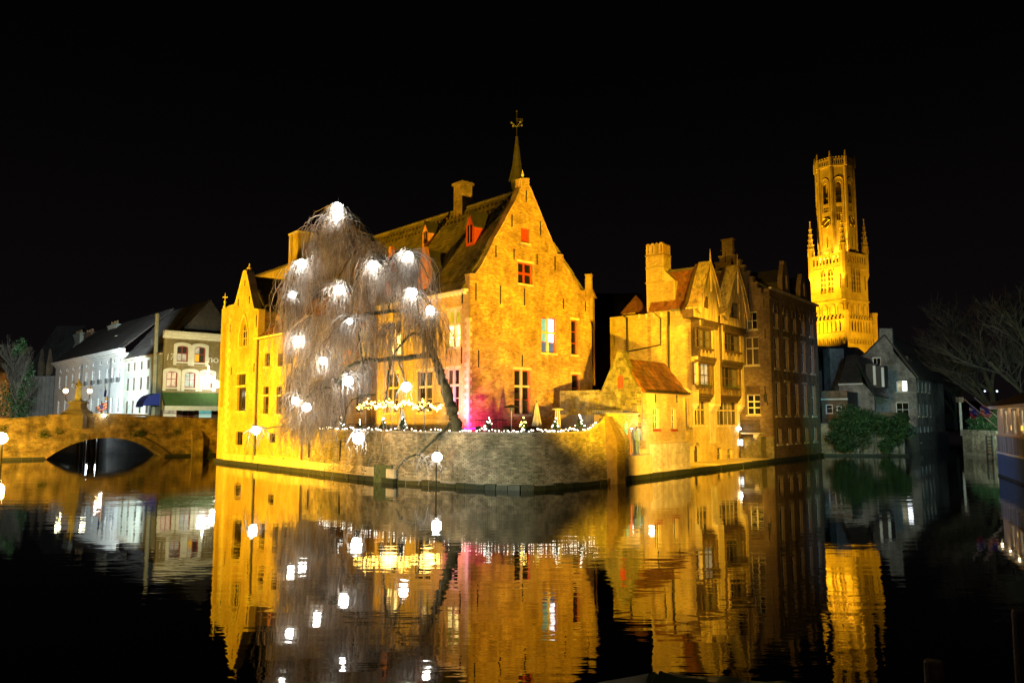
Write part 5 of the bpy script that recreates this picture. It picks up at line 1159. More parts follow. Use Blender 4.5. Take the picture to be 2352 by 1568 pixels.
# octagon
ro0 = 5.5; roT = 5.5
def octv(r, k): an = math.atan2(-dB.y, -dB.x) + math.pi / 8 + k * math.pi / 4; return C + Vector((math.cos(an), math.sin(an), 0)) * r
ap_ = ro0 * math.cos(math.pi / 8); sd = 2 * ro0 * math.sin(math.pi / 8)
for k in range(8):
    p, q = octv(ro0, k - 1), octv(ro0, k); mid = (p + q) / 2; out_ = (mid - C)
    if out_.dot(-vdir) < -1.5: 
        pass
    fr = Fr(p, (q - p).xy, face=(out_.x, out_.y)); c = sd / 2
    hA = arch(c - .85, c + .85, zz['op0'], zz['op1'], 'round'); hB = rect(c - .85, c + .85, zz['w0'] + .5, zz['w1'] - .3); hs_ = [hA]
    clock = (k % 2 == 0)
    hB2 = rect(c - .85, c + .85, (zz['w0'] + 3.3) if clock else zz['w0'] + .3, zz['w1'] - .3); hs_.append(hB2)
    o = wall(bel, 'octagon_wall', fr, rect(0, sd, zz['oct'] - 1, zz['par'] + .5), hs_, gs, thick=1.2, rev=.8)
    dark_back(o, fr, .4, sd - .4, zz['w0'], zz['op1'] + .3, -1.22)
    m = MB().lathe(fr.w(c, -.6, zz['op0'] + 2.2), [(.75, 0), (.6, .5), (.45, 1.3), (.1, 1.5)], 8); m.obj('bell', M['iron'], o)
    for x in (-.85, -.28, .28, .85): fpiece(o, 'mullion', fr, c + x - .07, c + x + .07, -.4, -.15, hB2[0][1], hB2[2][1], gs)
    fpiece(o, 'transom', fr, c - .85, c + .85, -.42, -.17, (hB2[0][1] + hB2[2][1]) / 2 - .12, (hB2[0][1] + hB2[2][1]) / 2 + .12, gs)
    m = MB(); oo = arch(c - 1.35, c + 1.35, zz['w0'] - 1 if not clock else zz['w0'] + 3, zz['op1'] + 1.4, 'round', 12)
    for i in range(1, len(oo)): 
        a, b_ = oo[i], oo[(i + 1) % len(oo)]; P3 = Vector(fr.w(a[0], .0, a[1])); d3 = fr.w(b_[0], 0, b_[1]) - P3
        if d3.length > .01: m.tube([fr.w(a[0], .1, a[1]), fr.w(b_[0], .1, b_[1])], .17, 4)
    m.obj('arch_mould', gs, o)
    fpiece(o, 'wall_anchor', fr, c - .07, c + .07, .02, .14, zz['oct'] + 2.2, zz['oct'] + 5.5, M['iron'])
    if clock:
        cc = fr.w(c, .22, zz['clk']); m = MB(); nn = fr.n; rr = 1.65
        ring = [cc + fr.d * math.cos(a) * rr + Vector((0, 0, math.sin(a) * rr)) for a in np.arange(0, 6.283, 6.283 / 24)]
        m.hull(ring, nn * .15); ck_ = m.obj('clock_face', M['darkwood'], o); m = MB()
        m.tube([cc + nn * .2 + fr.d * math.cos(a) * 1.5 + Vector((0, 0, math.sin(a) * 1.5)) for a in np.arange(0, 6.5, .26)], .08, 4)
        for h_ in range(12):
            a = h_ * math.pi / 6; m.tube([cc + nn * .2 + fr.d * math.cos(a) * 1.1 + Vector((0, 0, math.sin(a) * 1.1)), cc + nn * .2 + fr.d * math.cos(a) * 1.7 + Vector((0, 0, math.sin(a) * 1.4))], .06, 4)
        m.tube([cc + nn * .22 + fr.d * -.5 + Vector((0, 0, -.4)), cc + nn * .22 + fr.d * 1.1 + Vector((0, 0, .8))], .1, 4).tube([cc + nn * .22, cc + nn * .22 + fr.d * -.6 + Vector((0, 0, 1.0))], .12, 4)
        m.obj('clock_hands', M['gold'], o)
    # corner pier
    MB().lathe((q.x, q.y, 0), [(.55, zz['oct'] - 1), (.5, zz['par'])], 6).obj('corner_shaft', gs, bel)
    # parapet
    fp = Fr(C + (p - C) * 1.07, (q - p).xy, face=(out_.x, out_.y)); sp = sd * 1.07; H = [arch(.4 + (sp - .8) * i / 6 + .12, .4 + (sp - .8) * (i + 1) / 6 - .12, zz['par'] + .9, zz['top'] - .4, 'round', 4) for i in range(6)]
    pa = wall(bel, 'parapet', fp, rect(0, sp, zz['par'] + .3, zz['top']), H, gs, thick=.4, rev=.35)
    dark_back(pa, fp, .3, sp - .3, zz['par'] + .7, zz['top'] - .3, -.42)
    for i in range(1, 5): MB().lathe(fp.w(sp * i / 5, -.2, zz['top']), [(.22, 0), (.22, .3), (.35, .5), (.05, 1.0)], 5).obj('parapet_finial', gs, pa)
    qq = C + (q - C) * 1.07; m = MB().lathe((qq.x, qq.y, 0), [(.5, zz['par'] + .3), (.5, zz['top'] + .5), (.3, zz['top'] + .9), (.06, zB(347))], 6)
    for r_ in range(3): m.ball((qq.x, qq.y, zz['top'] + 1.1 + r_ * .55), .42 - .09 * r_, 6, 3)
    m.obj('parapet_pinnacle', gs, bel)
m = MB().lathe((C.x, C.y, 0), [(ro0 * 1.0, zz['par'] + .31), (ro0 * 1.0, zz['par'] + .5)], 8, math.atan2(-dB.y, -dB.x) + math.pi / 8).lathe((C.x, C.y, 0), [(3.3, 50), (3.3, zz['par'])], 8); m.obj('octagon_core', M['darkwood'], bel)
MB().tube([(C.x - 1, C.y, zz['par']), (C.x - 1, C.y, zB(330))], .06, 5).obj('flag_staff', M['iron'], bel)
fwdA = -dB; lf = lambda t, n, z: faceA(s1).w(t, n, z)
spot('belfry_flood_low', C - dB * 42 - dA * 8 + Vector((0, 0, 12)), C + Vector((0, 0, 61)), 450000, (1, .50, .010), 60, .5, .5)
spot('belfry_flood_side', C + dA * 45 - dB * 6 + Vector((0, 0, 14)), C + Vector((0, 0, 42)), 130000, (1, .50, .010), 60, .5, .5)
for f in (.12, .42, .7): spot('belfry_ledge_lamp', lf(s1 * f, 4.5, zz['bal0'] - 9), lf(s1 * f + .5, -2, zz['bal0'] + 6), 10000, (1, .50, .02), 110, .8, .3)
spot('belfry_gallery_lamp', lf(s1 * .35, -.3, zz['bal0'] + .5), lf(s1 * .45, -3.0, zz['bal0'] + 16), 22000, (1, .5, .03), 100, .8, .2)
spot('belfry_gallery_lamp', lf(s1 * .8, -.3, zz['bal0'] + .5), lf(s1 * .6, -3.0, zz['bal0'] + 16), 18000, (1, .5, .03), 100, .8, .2)
# ================================================================= GREY HOUSE ROW ON THE RIGHT
zr = zc(3050, 1150, 2.24)
B0 = ground(2113, 1034); BF = Fr(B0, Sd.xy); BG = Fr(B0, SL_, face=(-FS.d.x, -FS.d.y))
bhs = thing('grey_brick_house', 'grey brick gabled house with broad chimney and one lit window, right of belfry', 'house', (B0.x, B0.y, 0))
go = [BG.px(*zr(x, y)) for x, y in ((868, 600), (760, 480), (668, 372), (660, 182), (556, 182), (553, 265), (470, 350), (380, 440))]
go[0] = (0, go[0][1]); o = [(0, -.5), (go[-1][0], -.5)] + go[::-1]; H = []; Wn = []
def RW(x0, x1, y0, y1, *a, **k): Wn.append(zwin(BG, zr, x0, x1, y0, y1, *a, holes=H, **k))
RW(495, 570, 423, 522, 2, [.5, 1], M['white'], [M['gdim'], M['gdim'], M['gdark'], M['gdark']], sill=M['stone'], fw=.12)
RW(695, 792, 617, 712, 2, [1], M['white'], [M['gwhite'], M['gpale']], sill=M['stone'], fw=.1, arched='seg')
RW(693, 806, 800, 958, 2, [1.6, 1], M['white'], [M['gdark'], M['gdark']], sill=M['stone'], fw=.1)
gwb = wall(bhs, 'gable_wall', BG, o, H, M['bluebrick'], rev=.15)
for q in Wn: q(gwb)
bricks(gwb, BG, [(0, .5), (go[-1][0], .5)] + go[::-1], H, M['bluebrick'], nind=100)
tS = 17.0; zeS = go[0][1]; H = []; Wn = []
xs = [BF.px(*zr(x, 860))[0] for x in (888, 923, 953, 983)]
for j, (y0, y1) in enumerate(((625, 708), (815, 918), (1008, 1140))):
    za_, zb_ = BF.px(*zr(880, y1))[1], BF.px(*zr(880, y0))[1]
    for i, x in enumerate(xs): H.append(rect(x - .55, x + .55, za_, zb_)); Wn.append(win(None, BF, x - .55, x + .55, za_, zb_, 1, [1, 1] if j < 2 else [1, 1, 1], M['white'], [M['gpale'] if (j == 0 and i == 3) else M['gdim']], fw=.22, mw=.08, sill=M['stone']))
sf = wall(bhs, 'side_wall', BF, rect(0, tS, -.5, zeS), H, M['bluebrick'], rev=.12)
for q in Wn: q(sf)
tr_, zr_ = (BG.px(*zr(600, 230))); zr_ = zr_
tiles(bhs, BF.w(-.2, .3, zeS), BF.w(tS, .3, zeS), BF.w(tS, -tr_, zr_), BF.w(-.05, -tr_, zr_), M['slate'], nind=60, tw=.4, tl=.4)
dpt = go[-1][0]; MB().fb(BF, 0.1, tS, -dpt - .3, -dpt, 0, go[-1][1]).fb(BF, tS - .4, tS, -dpt, -.46, 0, zeS).prism(Fr(BF.w(tS, 0, 0), SL_), [(0, zeS), (dpt, go[-1][1]), (tr_, zr_ - .2)], -.2, .2).obj('back_walls', M['dmortar'], bhs)
tiles(bhs, BF.w(-.2, -dpt, go[-1][1]), BF.w(tS, -dpt, go[-1][1]), BF.w(tS, -tr_, zr_), BF.w(-.05, -tr_, zr_), M['slate'], nind=0, tw=.7, tl=.7)
MB().fb(BF, 1.5, 4.6, -3.2, -1.0, zeS, zeS + 2.6).obj('dormer', M['slate'], bhs)
for i in range(2): fpiece(bhs, 'dormer_window', BF, 1.8 + i * 1.4, 2.7 + i * 1.4, -1.0, -.95, zeS + .9, zeS + 2.3, M['gdim'])
# lower neighbour in front of it
lbP = at(zr(510, 900)[0], 960, 79.5); LB = Fr(lbP, SL_, face=(-FS.d.x, -FS.d.y))
lbh = thing('low_grey_house', 'low grey house with a dark hipped roof in front of the grey brick gable', 'house', (lbP.x, lbP.y, 1.9))
o = [LB.px(*zr(x, y)) for x, y in ((510, 742), (420, 645), (215, 650))]; o = [(o[0][0], 1.0), (o[2][0], 1.0)] + o[::-1]
lw_ = wall(lbh, 'front_wall', LB, o, [], M['bluebrick']); bricks(lw_, LB, o, [], M['bluebrick'], nind=60)
a = LB.w(o[2][0], -.1, o[2][1]); b_ = LB.w(o[3][0], .1, o[3][1]); rt = LB.w(o[3][0] + 1.5, -3.5, LB.px(*zr(330, 405), -3.5)[1]); rl = LB.w(o[2][0], -3.5, rt.z)
tiles(lbh, b_, a, rl, rt, M['slate'], nind=40)
e2 = at(*zr(640, 765), 84.5); e1 = LB.w(o[4][0], .1, o[4][1]); tiles(lbh, e1, e2, rt + (e2 - e1), rt, M['slate'], nind=40)
fpiece(lbh, 'gutter', LB, o[3][0], o[2][0], .1, .25, o[2][1] - .1, o[2][1] + .05, M['white'])
for x, y in ((490, 575), (560, 590)):
    t, z = LB.px(*zr(x, y + 90), -2.2); MB().fb(LB, t - .5, t + .5, -3.8, -2.2, z, z + 2.3).obj('dormer', M['slate'], lbh); fpiece(lbh, 'dormer_window', LB, t - .45, t - .2, -2.2, -2.15, z + .1, z + 2.1, M['white'])
# strip chimney and black roofs under the tower
dk = thing('dark_roofed_house', 'black silhouetted house with steep roof under the foot of the belfry', 'house', at(1950, 960, 92))
DF = Fr(at(1880, 960, 92), (1, .1)); td = DF.px(2035, 900)[0]; zd0 = DF.px(1900, 850)[1]; zd1 = DF.px(1930, 790)[1]
MB().fb(DF, -8, td, -8, 0, 1.5, zd0).obj('wall', M['dmortar'], dk); tiles(dk, DF.w(-8, .2, zd0), DF.w(td, .2, zd0), DF.w(td - 1, -4, zd1), DF.w(-8, -4, zd1 + .4), M['slate'], nind=40, tw=.5, tl=.5)
tiles(dk, DF.w(-8, -8.2, zd0), DF.w(td, -8.2, zd0), DF.w(td - 1, -4, zd1), DF.w(-8, -4, zd1 + .4), M['slate'], nind=0, tw=.9, tl=.9)
tq, zq = DF.px(*zr(198, 350), 3); MB().fb(DF, tq - .9, tq + .8, 1.5, 3, 1, zq).obj('chimney_wall', M['bluebrick'], dk)
an = thing('low_annex', 'small brown annex with two white framed windows beside the stepped house', 'house', at(1905, 960, 76)); AF = Fr(at(zr(290, 900)[0], 960, 76.5), SL_, face=(-FS.d.x, -FS.d.y))
ta1 = AF.px(*zr(70, 850))[0]; zan = AF.px(*zr(180, 705))[1]; H = []; Wn = [zwin(AF, zr, 100, 165, 818, 900, 1, [1.6, 1], M['white'], [M['gdim'], M['gdark']], holes=H, fw=.13), zwin(AF, zr, 190, 240, 828, 915, 1, [1, 1], M['white'], [M['gdim']], holes=H, fw=.13)]
aw_ = wall(an, 'front_wall', AF, rect(0, ta1, .5, zan), H, M['dmortar'])
for q in Wn: q(aw_)
bricks(aw_, AF, rect(0, ta1, 2, zan), H, M['dbrick'], nind=60); fpiece(an, 'cornice', AF, -.1, ta1, .003, .2, zan - .9, zan - .75, M['white']); MB().fb(AF, 0, ta1, -4, -.47, .5, zan - .1).obj('flat_roof', M['slate'], an)
# quay wall under them with ivy
KE = K1.w(t5, -.2, 0); QE = ground(2079, 1047); QF = Fr(KE, (QE - KE).xy); qL = (QE - KE).length
qw = thing('garden_quay_wall', 'low quay wall half hidden under dark ivy right of the stepped house', 'wall', (KE.x, KE.y, 0))
q1 = wall(qw, 'wall_core', QF, rect(0, qL, -.6, 3.0), [], M['wmortar']); bricks(q1, QF, rect(0, qL, .3, 3.0), [], M['wbrick'], nind=150, bl=.4, bh=.17, name='stone', stuff='stonework')
fpiece(qw, 'upper_wall', QF, qL * .45, qL, -.6, -.1, 3.0, QF.px(*zr(650, 885))[1], M['dbrick'])
for a in np.arange(0, qL, .8): fpiece(qw, 'footing_stone', QF, a, a + .79, .02, .2, -.5, .2, M['algae'])
QG = Fr(QE, (B0 - QE).xy); qw2 = wall(qw, 'corner_wall', QG, rect(0, (B0 - QE).length + .1, -.6, 1.9), [], M['wmortar'])
def leafmass(name, parent, blobs, nleaf, size, mat):
    m = MB(); tot = sum(b[3] for b in blobs)
    for (c, rx, ry, n_) in [(b[0], b[1], b[2], int(nleaf * b[3] / tot)) for b in blobs]:
        for _ in range(n_):
            d = Vector((random.gauss(0, 1), random.gauss(0, 1), random.gauss(0, 1))).normalized() * (R() ** .35); d = Vector((d.x * rx, d.y * rx * .8, d.z * ry))
            p = Vector(c) + d + Vector((0, 0, U(-.3, .1))); a_ = Vector((U(-1, 1), U(-1, 1), U(-1, 1))).normalized() * size * U(.6, 1.3); e_ = a_.cross(Vector((U(-1, 1), U(-1, 1), U(-1, 1)))).normalized() * size * .7
            m.q(p - a_, p + e_ * .6, p + a_, p - e_ * .6)
    o = m.obj(name, mat, parent); o['kind'] = 'stuff'; return o
iv = thing('ivy', 'big dark green ivy bush hanging down the quay wall beside the grey gabled house', 'ivy', QF.w(qL * .5, 0, 1))
bl = []
for i in range(22):
    f = U(.16, .98); t = qL * f; zc0 = U(.8, 3.4) if f < .8 else U(1.6, 3.6); bl.append((QF.w(t, U(.1, .7), zc0), U(.6, 1.3), U(.4, 1.0), 1))
for i in range(4): bl.append((QF.w(qL * U(.3, .75), U(.0, .5), U(3.4, 4.4)), U(.8, 1.3), U(.4, .8), .7))
leafmass('foliage', iv, bl, 15000, .12, M['leaf'])
m = MB()
for i in range(40): t = qL * U(.15, .95); m.tube([QF.w(t, .1, .2), QF.w(t + U(-.5, .5), .25, U(1, 2)), QF.w(t + U(-1, 1), .2, U(2.5, 3.8))], .02, 3)
m.obj('stems', M['bark'], iv)
# right bank wall, hedge, ladder, lamp post
RB0 = ground(2213, 1044); RB1 = ground(2300, 1053); RBF = Fr(RB0, (RB1 - RB0).xy); rl = (RB1 - RB0).length + 6
rb = thing('bank_wall', 'greenish lit canal wall under a hedge at the right edge behind the houseboat', 'wall', (RB0.x, RB0.y, 0)); rbw = wall(rb, 'wall_core', RBF, rect(0, rl, -.5, 2.4), [], M['wmortar']); bricks(rbw, RBF, rect(0, rl, .3, 2.4), [], M['wbrick'], nind=150, bl=.36, bh=.16, name='stone', stuff='stonework')
lad = thing('boat_ladder', 'dark iron ladder frame fixed to the bank wall beside the houseboat bow', 'ladder', RBF.w(RBF.px(2276, 1030)[0], .1, 0)); t_ = RBF.px(2276, 1030)[0]
for s_ in (-.5, .5): fpiece(lad, 'rail', RBF, t_ + s_ - .05, t_ + s_ + .05, .05, .15, .1, 2.0, M['iron'])
for k in range(6): fpiece(lad, 'rung', RBF, t_ - .45, t_ + .45, .06, .13, .3 + k * .3, .36 + k * .3, M['iron'])
hd = thing('hedge', 'dark green clipped hedge on top of the right bank wall', 'hedge', RBF.w(3, -1, 2.4)); leafmass('foliage', hd, [(RBF.w(.6 + i * .8, -1, 3.1 + U(-.2, .3)), .9, .9, 1) for i in range(14)], 6000, .11, M['leaf'])
lpP = at(2207, 960, 78); zt0, zt1 = at(2207, 1025, 78).z, at(2207, 912, 78).z
lpo = thing('canal_post', 'pale weathered wooden post with square cap standing by the right bank wall', 'post', (lpP.x, lpP.y, 0))
MB().lathe((lpP.x, lpP.y, 1.8), [(.13, 0), (.12, zt1 - 2.3)], 8).obj('shaft', M['concrete'], lpo); MB().bx(lpP.x - .25, lpP.x + .2, lpP.y - .3, lpP.y + .3, zt1 - .5, zt1).obj('cap', M['dbrick'], lpo)
def bare_tree(name, label, base, h, spread, seed, mat, twigs=1, group=None):
    rnd = random.Random(seed); t = thing(name, label, 'tree', base, group); tr = MB(); cr = MB()
    def br(p, d, L, r, lv):
        n_ = 4; P = [p]; dd = d.copy()
        for i in range(n_):
            dd = (dd + Vector((rnd.uniform(-1, 1), rnd.uniform(-1, 1), rnd.uniform(-.4, .8))) * .16).normalized(); P.append(P[-1] + dd * L / n_)
        (tr if lv < 2 else cr).tube(P, [r * (1 - .5 * i / n_) for i in range(n_ + 1)], 6 if lv < 2 else 3, cap=False)
        if lv >= 5: return
        for k in range([6, 5, 5, 4, 3][lv]):
            f = rnd.uniform(.35, 1); q = P[min(n_, int(f * n_) + 0)]; an = rnd.uniform(0, 6.28); el = rnd.uniform(.2, .9)
            nd = (dd * (1 - el * .5) + Vector((math.cos(an), math.sin(an), rnd.uniform(-.1, .6))) * el * spread).normalized(); br(q, nd, L * rnd.uniform(.5, .75), r * .55, lv + 1)
    br(Vector(base), Vector((0, 0, 1)), h * .42, h * .017, 0); tr.obj('trunk', M['bark'], t); cr.obj('crown', mat, t); return t
bare_tree('bare_tree', 'large bare tree spreading fine twigs above the houseboat flags', tuple(at(2290, 960, 92).xy) + (1.8,), 23, 1.15, 3, M['darktwig'])
bare_tree('bare_tree', 'bare dark tree at the far right edge behind the houseboat roof', tuple(at(2390, 960, 80).xy) + (1.8,), 22, 1.15, 4, M['darktwig'])
bare_tree('bare_tree', 'bare dark tree between the grey house and the pale post', tuple(at(2195, 960, 112).xy) + (1.8,), 17, .9, 5, M['darktwig'])
for i, (px_, Y_, c_) in enumerate(((2290, 118, (.7, .85, 1)), (2326, 112, (1, .8, .4)), (2262, 125, (.6, .7, 1)))):
    g_ = at(px_, 898 + 22 * (i % 2), Y_); f_ = thing('street_lamp', ['tiny pale lamp glinting through the bare twigs left', 'tiny warm lamp glinting through twigs above houseboat roof', 'tiny bluish lamp glinting through the bare twigs nearest the post'][i], 'lamp', (g_.x, g_.y, 1.8)); MB().tube([(g_.x, g_.y, 1.8), (g_.x, g_.y, g_.z)], .06, 5).obj('pole', M['iron'], f_); MB().ball(g_, .16, 6, 4).obj('globe', emit('far_lamp_%d' % i, c_, 2.5), f_)
# ================================================================= HOUSEBOAT
zf = zc(3560, 1430, 3.92)
H0 = ground(2294, 1092); H1 = ground(2352, 1114); HB = Fr(H0, (H1 - H0).xy, face=(-1, 0)); hl = 16.0
hb = thing('houseboat', 'houseboat with blue hull, grey board cladding and warmly lit windows at the right edge', 'boat', (H0.x, H0.y, 0))
zh0 = HB.px(*zf(700, 1035))[1]; zw0 = HB.px(*zf(760, 800))[1]; zw1 = HB.px(*zf(760, 400))[1]; ze_ = HB.px(*zf(600, 385))[1]
MB().fb(HB, 0, hl, -5, 0, -.5, zh0).obj('hull', M['hull'], hb); fpiece(hb, 'rub_rail', HB, -.02, hl, .0, .07, zh0 - .05, zh0 + .06, M['white']); fpiece(hb, 'waterline_band', HB, 0, hl, .005, .04, -.3, .12, M['iron'])
cl = MB().fb(HB, .05, hl, -4.9, -.06, zh0, zw0).obj('cladding_wall', M['cladding'], hb)
for i in range(76): fpiece(cl, 'board', HB, .05 + i * .21, .05 + i * .21 + .195, -.06, -.02 + U(0, .015), zh0 + .07, zw0 - .02, M['cladding'])
fpiece(hb, 'window_ledge', HB, 0, hl, -.1, .06, zw0 - .02, zw0 + .06, M['warmwood'])
wq = [HB.px(*zf(x, 600))[0] for x in (768, 832, 884, 954, 1004, 1062, 1110)]; ws = [(wq[0], wq[1]), (wq[2], wq[3]), (wq[4], wq[5]), (wq[6], wq[6] + 1.0)] + [(wq[6] + 1.4 * k_, wq[6] + 1.4 * k_ + 1.0) for k_ in range(1, 6)]; tl2 = [HB.px(*zf(885, 700))[0], HB.px(*zf(1030, 700))[0]]; prev = 0
hw = wall(hb, 'cabin_wall', HB, rect(0, hl, zw0 + .06, zw1), [rect(a + .0, b + .0, zw0 + .18, zw1 - .08) for a, b in ws], M['warmwood'], thick=.2, rev=.15, n=-.1)
gph = glass('glass_cabin', (.2, .15, .08), .30, (1, .72, .36), .7)
for a, b_ in ws: win(hw, HB, a, b_, zw0 + .18, zw1 - .08, 2, [1], M['white'], [gph], n=-.2, fw=.07)
for t, nm_ in zip(tl2, ('small yellow table lamp in the houseboat window nearest the flags', 'small glowing table lamp in the houseboat window nearer the photo edge')):
    tl_ = thing('table_lamp', nm_, 'lamp', HB.w(t - .05, -.16, zw0 + .2), 'table lamps in the houseboat'); MB().lathe(HB.w(t, -.12, zw0 + .2), [(.08, 0), (.02, .03), (.02, .2)], 6).obj('stand', M['gold'], tl_); MB().lathe(HB.w(t, -.12, zw0 + .4), [(.06, 0), (.045, .26)], 8).obj('shade', emit('lampshade%d' % int(t), (1, .55, .08), 1.6), tl_)
MB().fb(HB, .1, hl, -4.9, -.4, zw0, zw1).obj('cabin_core', M['warmwood'], hb)
MB().fb(HB, -.5, hl, -5.4, .45, zw1, zw1 + .16).obj('fascia', M['white'], hb)
m = MB(); P = [HB.w(-.6, .55, zw1 + .165), HB.w(hl, .55, zw1 + .165), HB.w(hl, -5.5, zw1 + .165), HB.w(-.6, -5.5, zw1 + .165)]; c1 = HB.w(2, -2.5, zw1 + 1.5); c2 = HB.w(hl, -2.5, zw1 + 1.5)
m.q(P[0], P[1], c2, c1).q(P[0], c1, P[3]).q(P[2], P[3], c1, c2); m.obj('roof', M['slate'], hb)
for t in (1.5, 4, 6.5): point('houseboat_eave_lamp', HB.w(t, .25, zw1 - .12), 3, (1, .72, .38), .06)
spot('houseboat_blue_fill', (21, 57, 5), HB.w(1.5, 0, .8), 1500, (.50, .68, 1), 40, .8, .4)  # unseen cool fill, added to light the long side of the boat
def flag(name, label, polea, poleb, quad, stripes, emblem=None, Y=46.5, group=None, pm='white', pr=.035):
    a = at(*polea, Y); b_ = at(*poleb, Y + .6); t = thing(name, label, 'flag', b_, group); MB().tube([a, b_], pr, 6).obj('flagpole', M[pm], t)
    Q = [at(*q, Y + .1) for q in quad]; n_ = len(stripes); k = 10
    for s_ in range(n_):
        m = MB()
        for i in range(k):
            def P_(u, v): p = Q[0].lerp(Q[1], u).lerp(Q[3].lerp(Q[2], u), v); return p + Vector((0, .09 * math.sin(u * 9 + v * 4) , .02 * math.sin(v * 8)))
            m.q(P_(i / k, s_ / n_), P_((i + 1) / k, s_ / n_), P_((i + 1) / k, (s_ + 1) / n_), P_(i / k, (s_ + 1) / n_))
        m.obj('stripe', M[stripes[s_]], t)
    if emblem:
        m = MB(); c = Q[0].lerp(Q[1], emblem[0]).lerp(Q[3].lerp(Q[2], emblem[0]), emblem[1]) + Vector((0, -.14, 0)); s = emblem[2]
        for dx, dz, r_ in ((0, 0, 1), (.7, .5, .55), (-.6, .6, .5), (.6, -.6, .5), (-.5, -.8, .45), (.1, 1.0, .5)): 
            cc = c + Vector((dx * s, 0, dz * s)); ring = [cc + Vector((math.cos(a_) * s * r_ * .7, -.01, math.sin(a_) * s * r_ * .7)) for a_ in np.arange(0, 6.2, .8)]; m.q(*ring)
        m.obj('emblem', M['flagblue'], t)
    return t
flag('flag', 'red and white striped flag with blue emblem on the upper pole at the houseboat bow', zf(370, 235), zf(700, 520), [zf(478, 325), zf(632, 462), zf(592, 545), zf(440, 492)], ['flagred', 'flagblue', 'flagwhite', 'flagred', 'flagwhite', 'flagred'], (.45, .42, .16), group='flags at the houseboat bow')
flag('flag', 'drooping blue and red flag on the lower pole at the houseboat bow', zf(220, 260), zf(700, 675), [zf(300, 345), zf(440, 455), zf(368, 556), zf(305, 522)], ['flagblue', 'flagwhite', 'flagblue', 'flagred', 'flagred'], (.35, .4, .12), Y=46.9, group='flags at the houseboat bow')

# ================================================================= STONE BRIDGE
z1 = zc(0, 1100, 2.24)
BR = Fr(ground(101, 1055), (ground(437, 1047) - ground(101, 1055)).xy); brg = thing('stone_bridge', 'low arched stone bridge lit amber at the left edge of the photo', 'bridge', (BR.P.x, BR.P.y, 0))
tp = [BR.px(*z1(x, y)) for x, y in ((60, 1062), (230, 1050), (400, 1032), (750, 1022), (1100, 1025), (1350, 1045), (1600, 1060), (1850, 1078))]
tp = [(tp[0][0] - 14, tp[0][1] - .5)] + tp; tp[-1] = (tp[-1][0] + 1.5, tp[-1][1])
ta_ = 0.0; tb_ = BR.px(*z1(1380, 1370))[0]; zcr = BR.px(*z1(950, 1212))[1]; tcn = (ta_ + tb_) / 2; hw_ = (tb_ - ta_) / 2; rise = zcr + .1; Rr = (hw_ ** 2 + rise ** 2) / (2 * rise); angm = math.asin(min(1, hw_ / Rr)); na = 27
def arc(r_, k): a = -angm + 2 * angm * k / na; return (tcn + r_ * math.sin(a), zcr - Rr + r_ * math.cos(a))
hole = [arc(Rr, k) for k in range(na + 1)][::-1]; hole = [(hole[-1][0], -.6)] + [(hole[0][0], -.6)] + hole
hole[0] = (ta_, -.59); hole[1] = (tb_, -.59)
bo = [(tp[0][0], -.8), (tp[-1][0], -.8)] + tp[::-1]
bw_ = wall(brg, 'face_wall', BR, bo, [hole], M['bridge'], thick=.4, rev=.4)
hole2 = [arc(Rr + .55, k) for k in range(na + 1)][::-1]; hole2 = [(ta_ - .5, -.6), (tb_ + .5, -.6)] + hole2
bricks(bw_, BR, [(tp[0][0], .2), (tp[-1][0], .2)] + tp[::-1], [hole2], M['bridge'], bl=.42, bh=.19, nind=300, name='stone', stuff='stonework', proud=.018)
for k in range(na):                                            # voussoirs
    a0, a1_, b0, b1 = arc(Rr + .01, k + .04), arc(Rr + .01, k + .96), arc(Rr + .55, k + .04), arc(Rr + .55, k + .96); MB().prism(BR, [a0, a1_, b1, b0], -.3, .07 + U(0, .03)).obj('voussoir', M['bridge'], brg)
m = MB()
for k in range(na): p, q = arc(Rr, k), arc(Rr, k + 1); m.q(BR.w(p[0], -.35, p[1]), BR.w(q[0], -.35, q[1]), BR.w(q[0], -7, q[1]), BR.w(p[0], -7, p[1]))
m.obj('vault', M['bridge'], brg)
wall(brg, 'rear_face_wall', Fr(BR.w(0, -7, 0), BR.d, face=-BR.n.xy), [(a if True else a, b) for a, b in bo], [hole], M['bridge'], thick=.4, rev=.4) if False else None
wall(brg, 'rear_face_wall', BR, bo, [hole], M['bridge'], thick=.4, rev=.4, n=-6.6)
m = MB()
for a, b_ in zip(tp[:-1], tp[1:]): m.q(BR.w(a[0], -.4, a[1] - 1.0), BR.w(b_[0], -.4, b_[1] - 1.0), BR.w(b_[0], -6.6, b_[1] - 1.0), BR.w(a[0], -6.6, a[1] - 1.0))
m.obj('deck', M['mud'], brg)
for a, b_ in zip(tp[:-1], tp[1:]):
    va, vb = BR.w(a[0], .08, a[1]), BR.w(b_[0], .08, b_[1]); d = vb - va; k = max(1, int(d.length / .9))
    for i in range(k): piece(brg, 'parapet_stone', va + d * i / k, d / k * .985, -BR.n * .56, (0, 0, .16), M['bridge'])
t0, t1 = BR.px(*z1(1603, 1300))[0], BR.px(*z1(1690, 1300))[0]; zt0 = BR.px(*z1(1650, 1195), .8)[1]
MB().fb(BR, t0, t1, .0, .9, -.5, zt0 - .3).prism(Fr(BR.w(t0, 0, 0), BR.n.xy), [(0, zt0 - .3), (.9, zt0 - .3), (0, zt0 + .5)], 0, -(t1 - t0) if Fr(BR.w(t0, 0, 0), BR.n.xy).n.dot(BR.d) < 0 else (t1 - t0)).obj('buttress', M['bridge'], brg)
for a in np.arange(tb_, tp[-1][0], .8): fpiece(brg, 'footing_stone', BR, a, a + .79, .02, .2, -.5, .22, M['algae'])
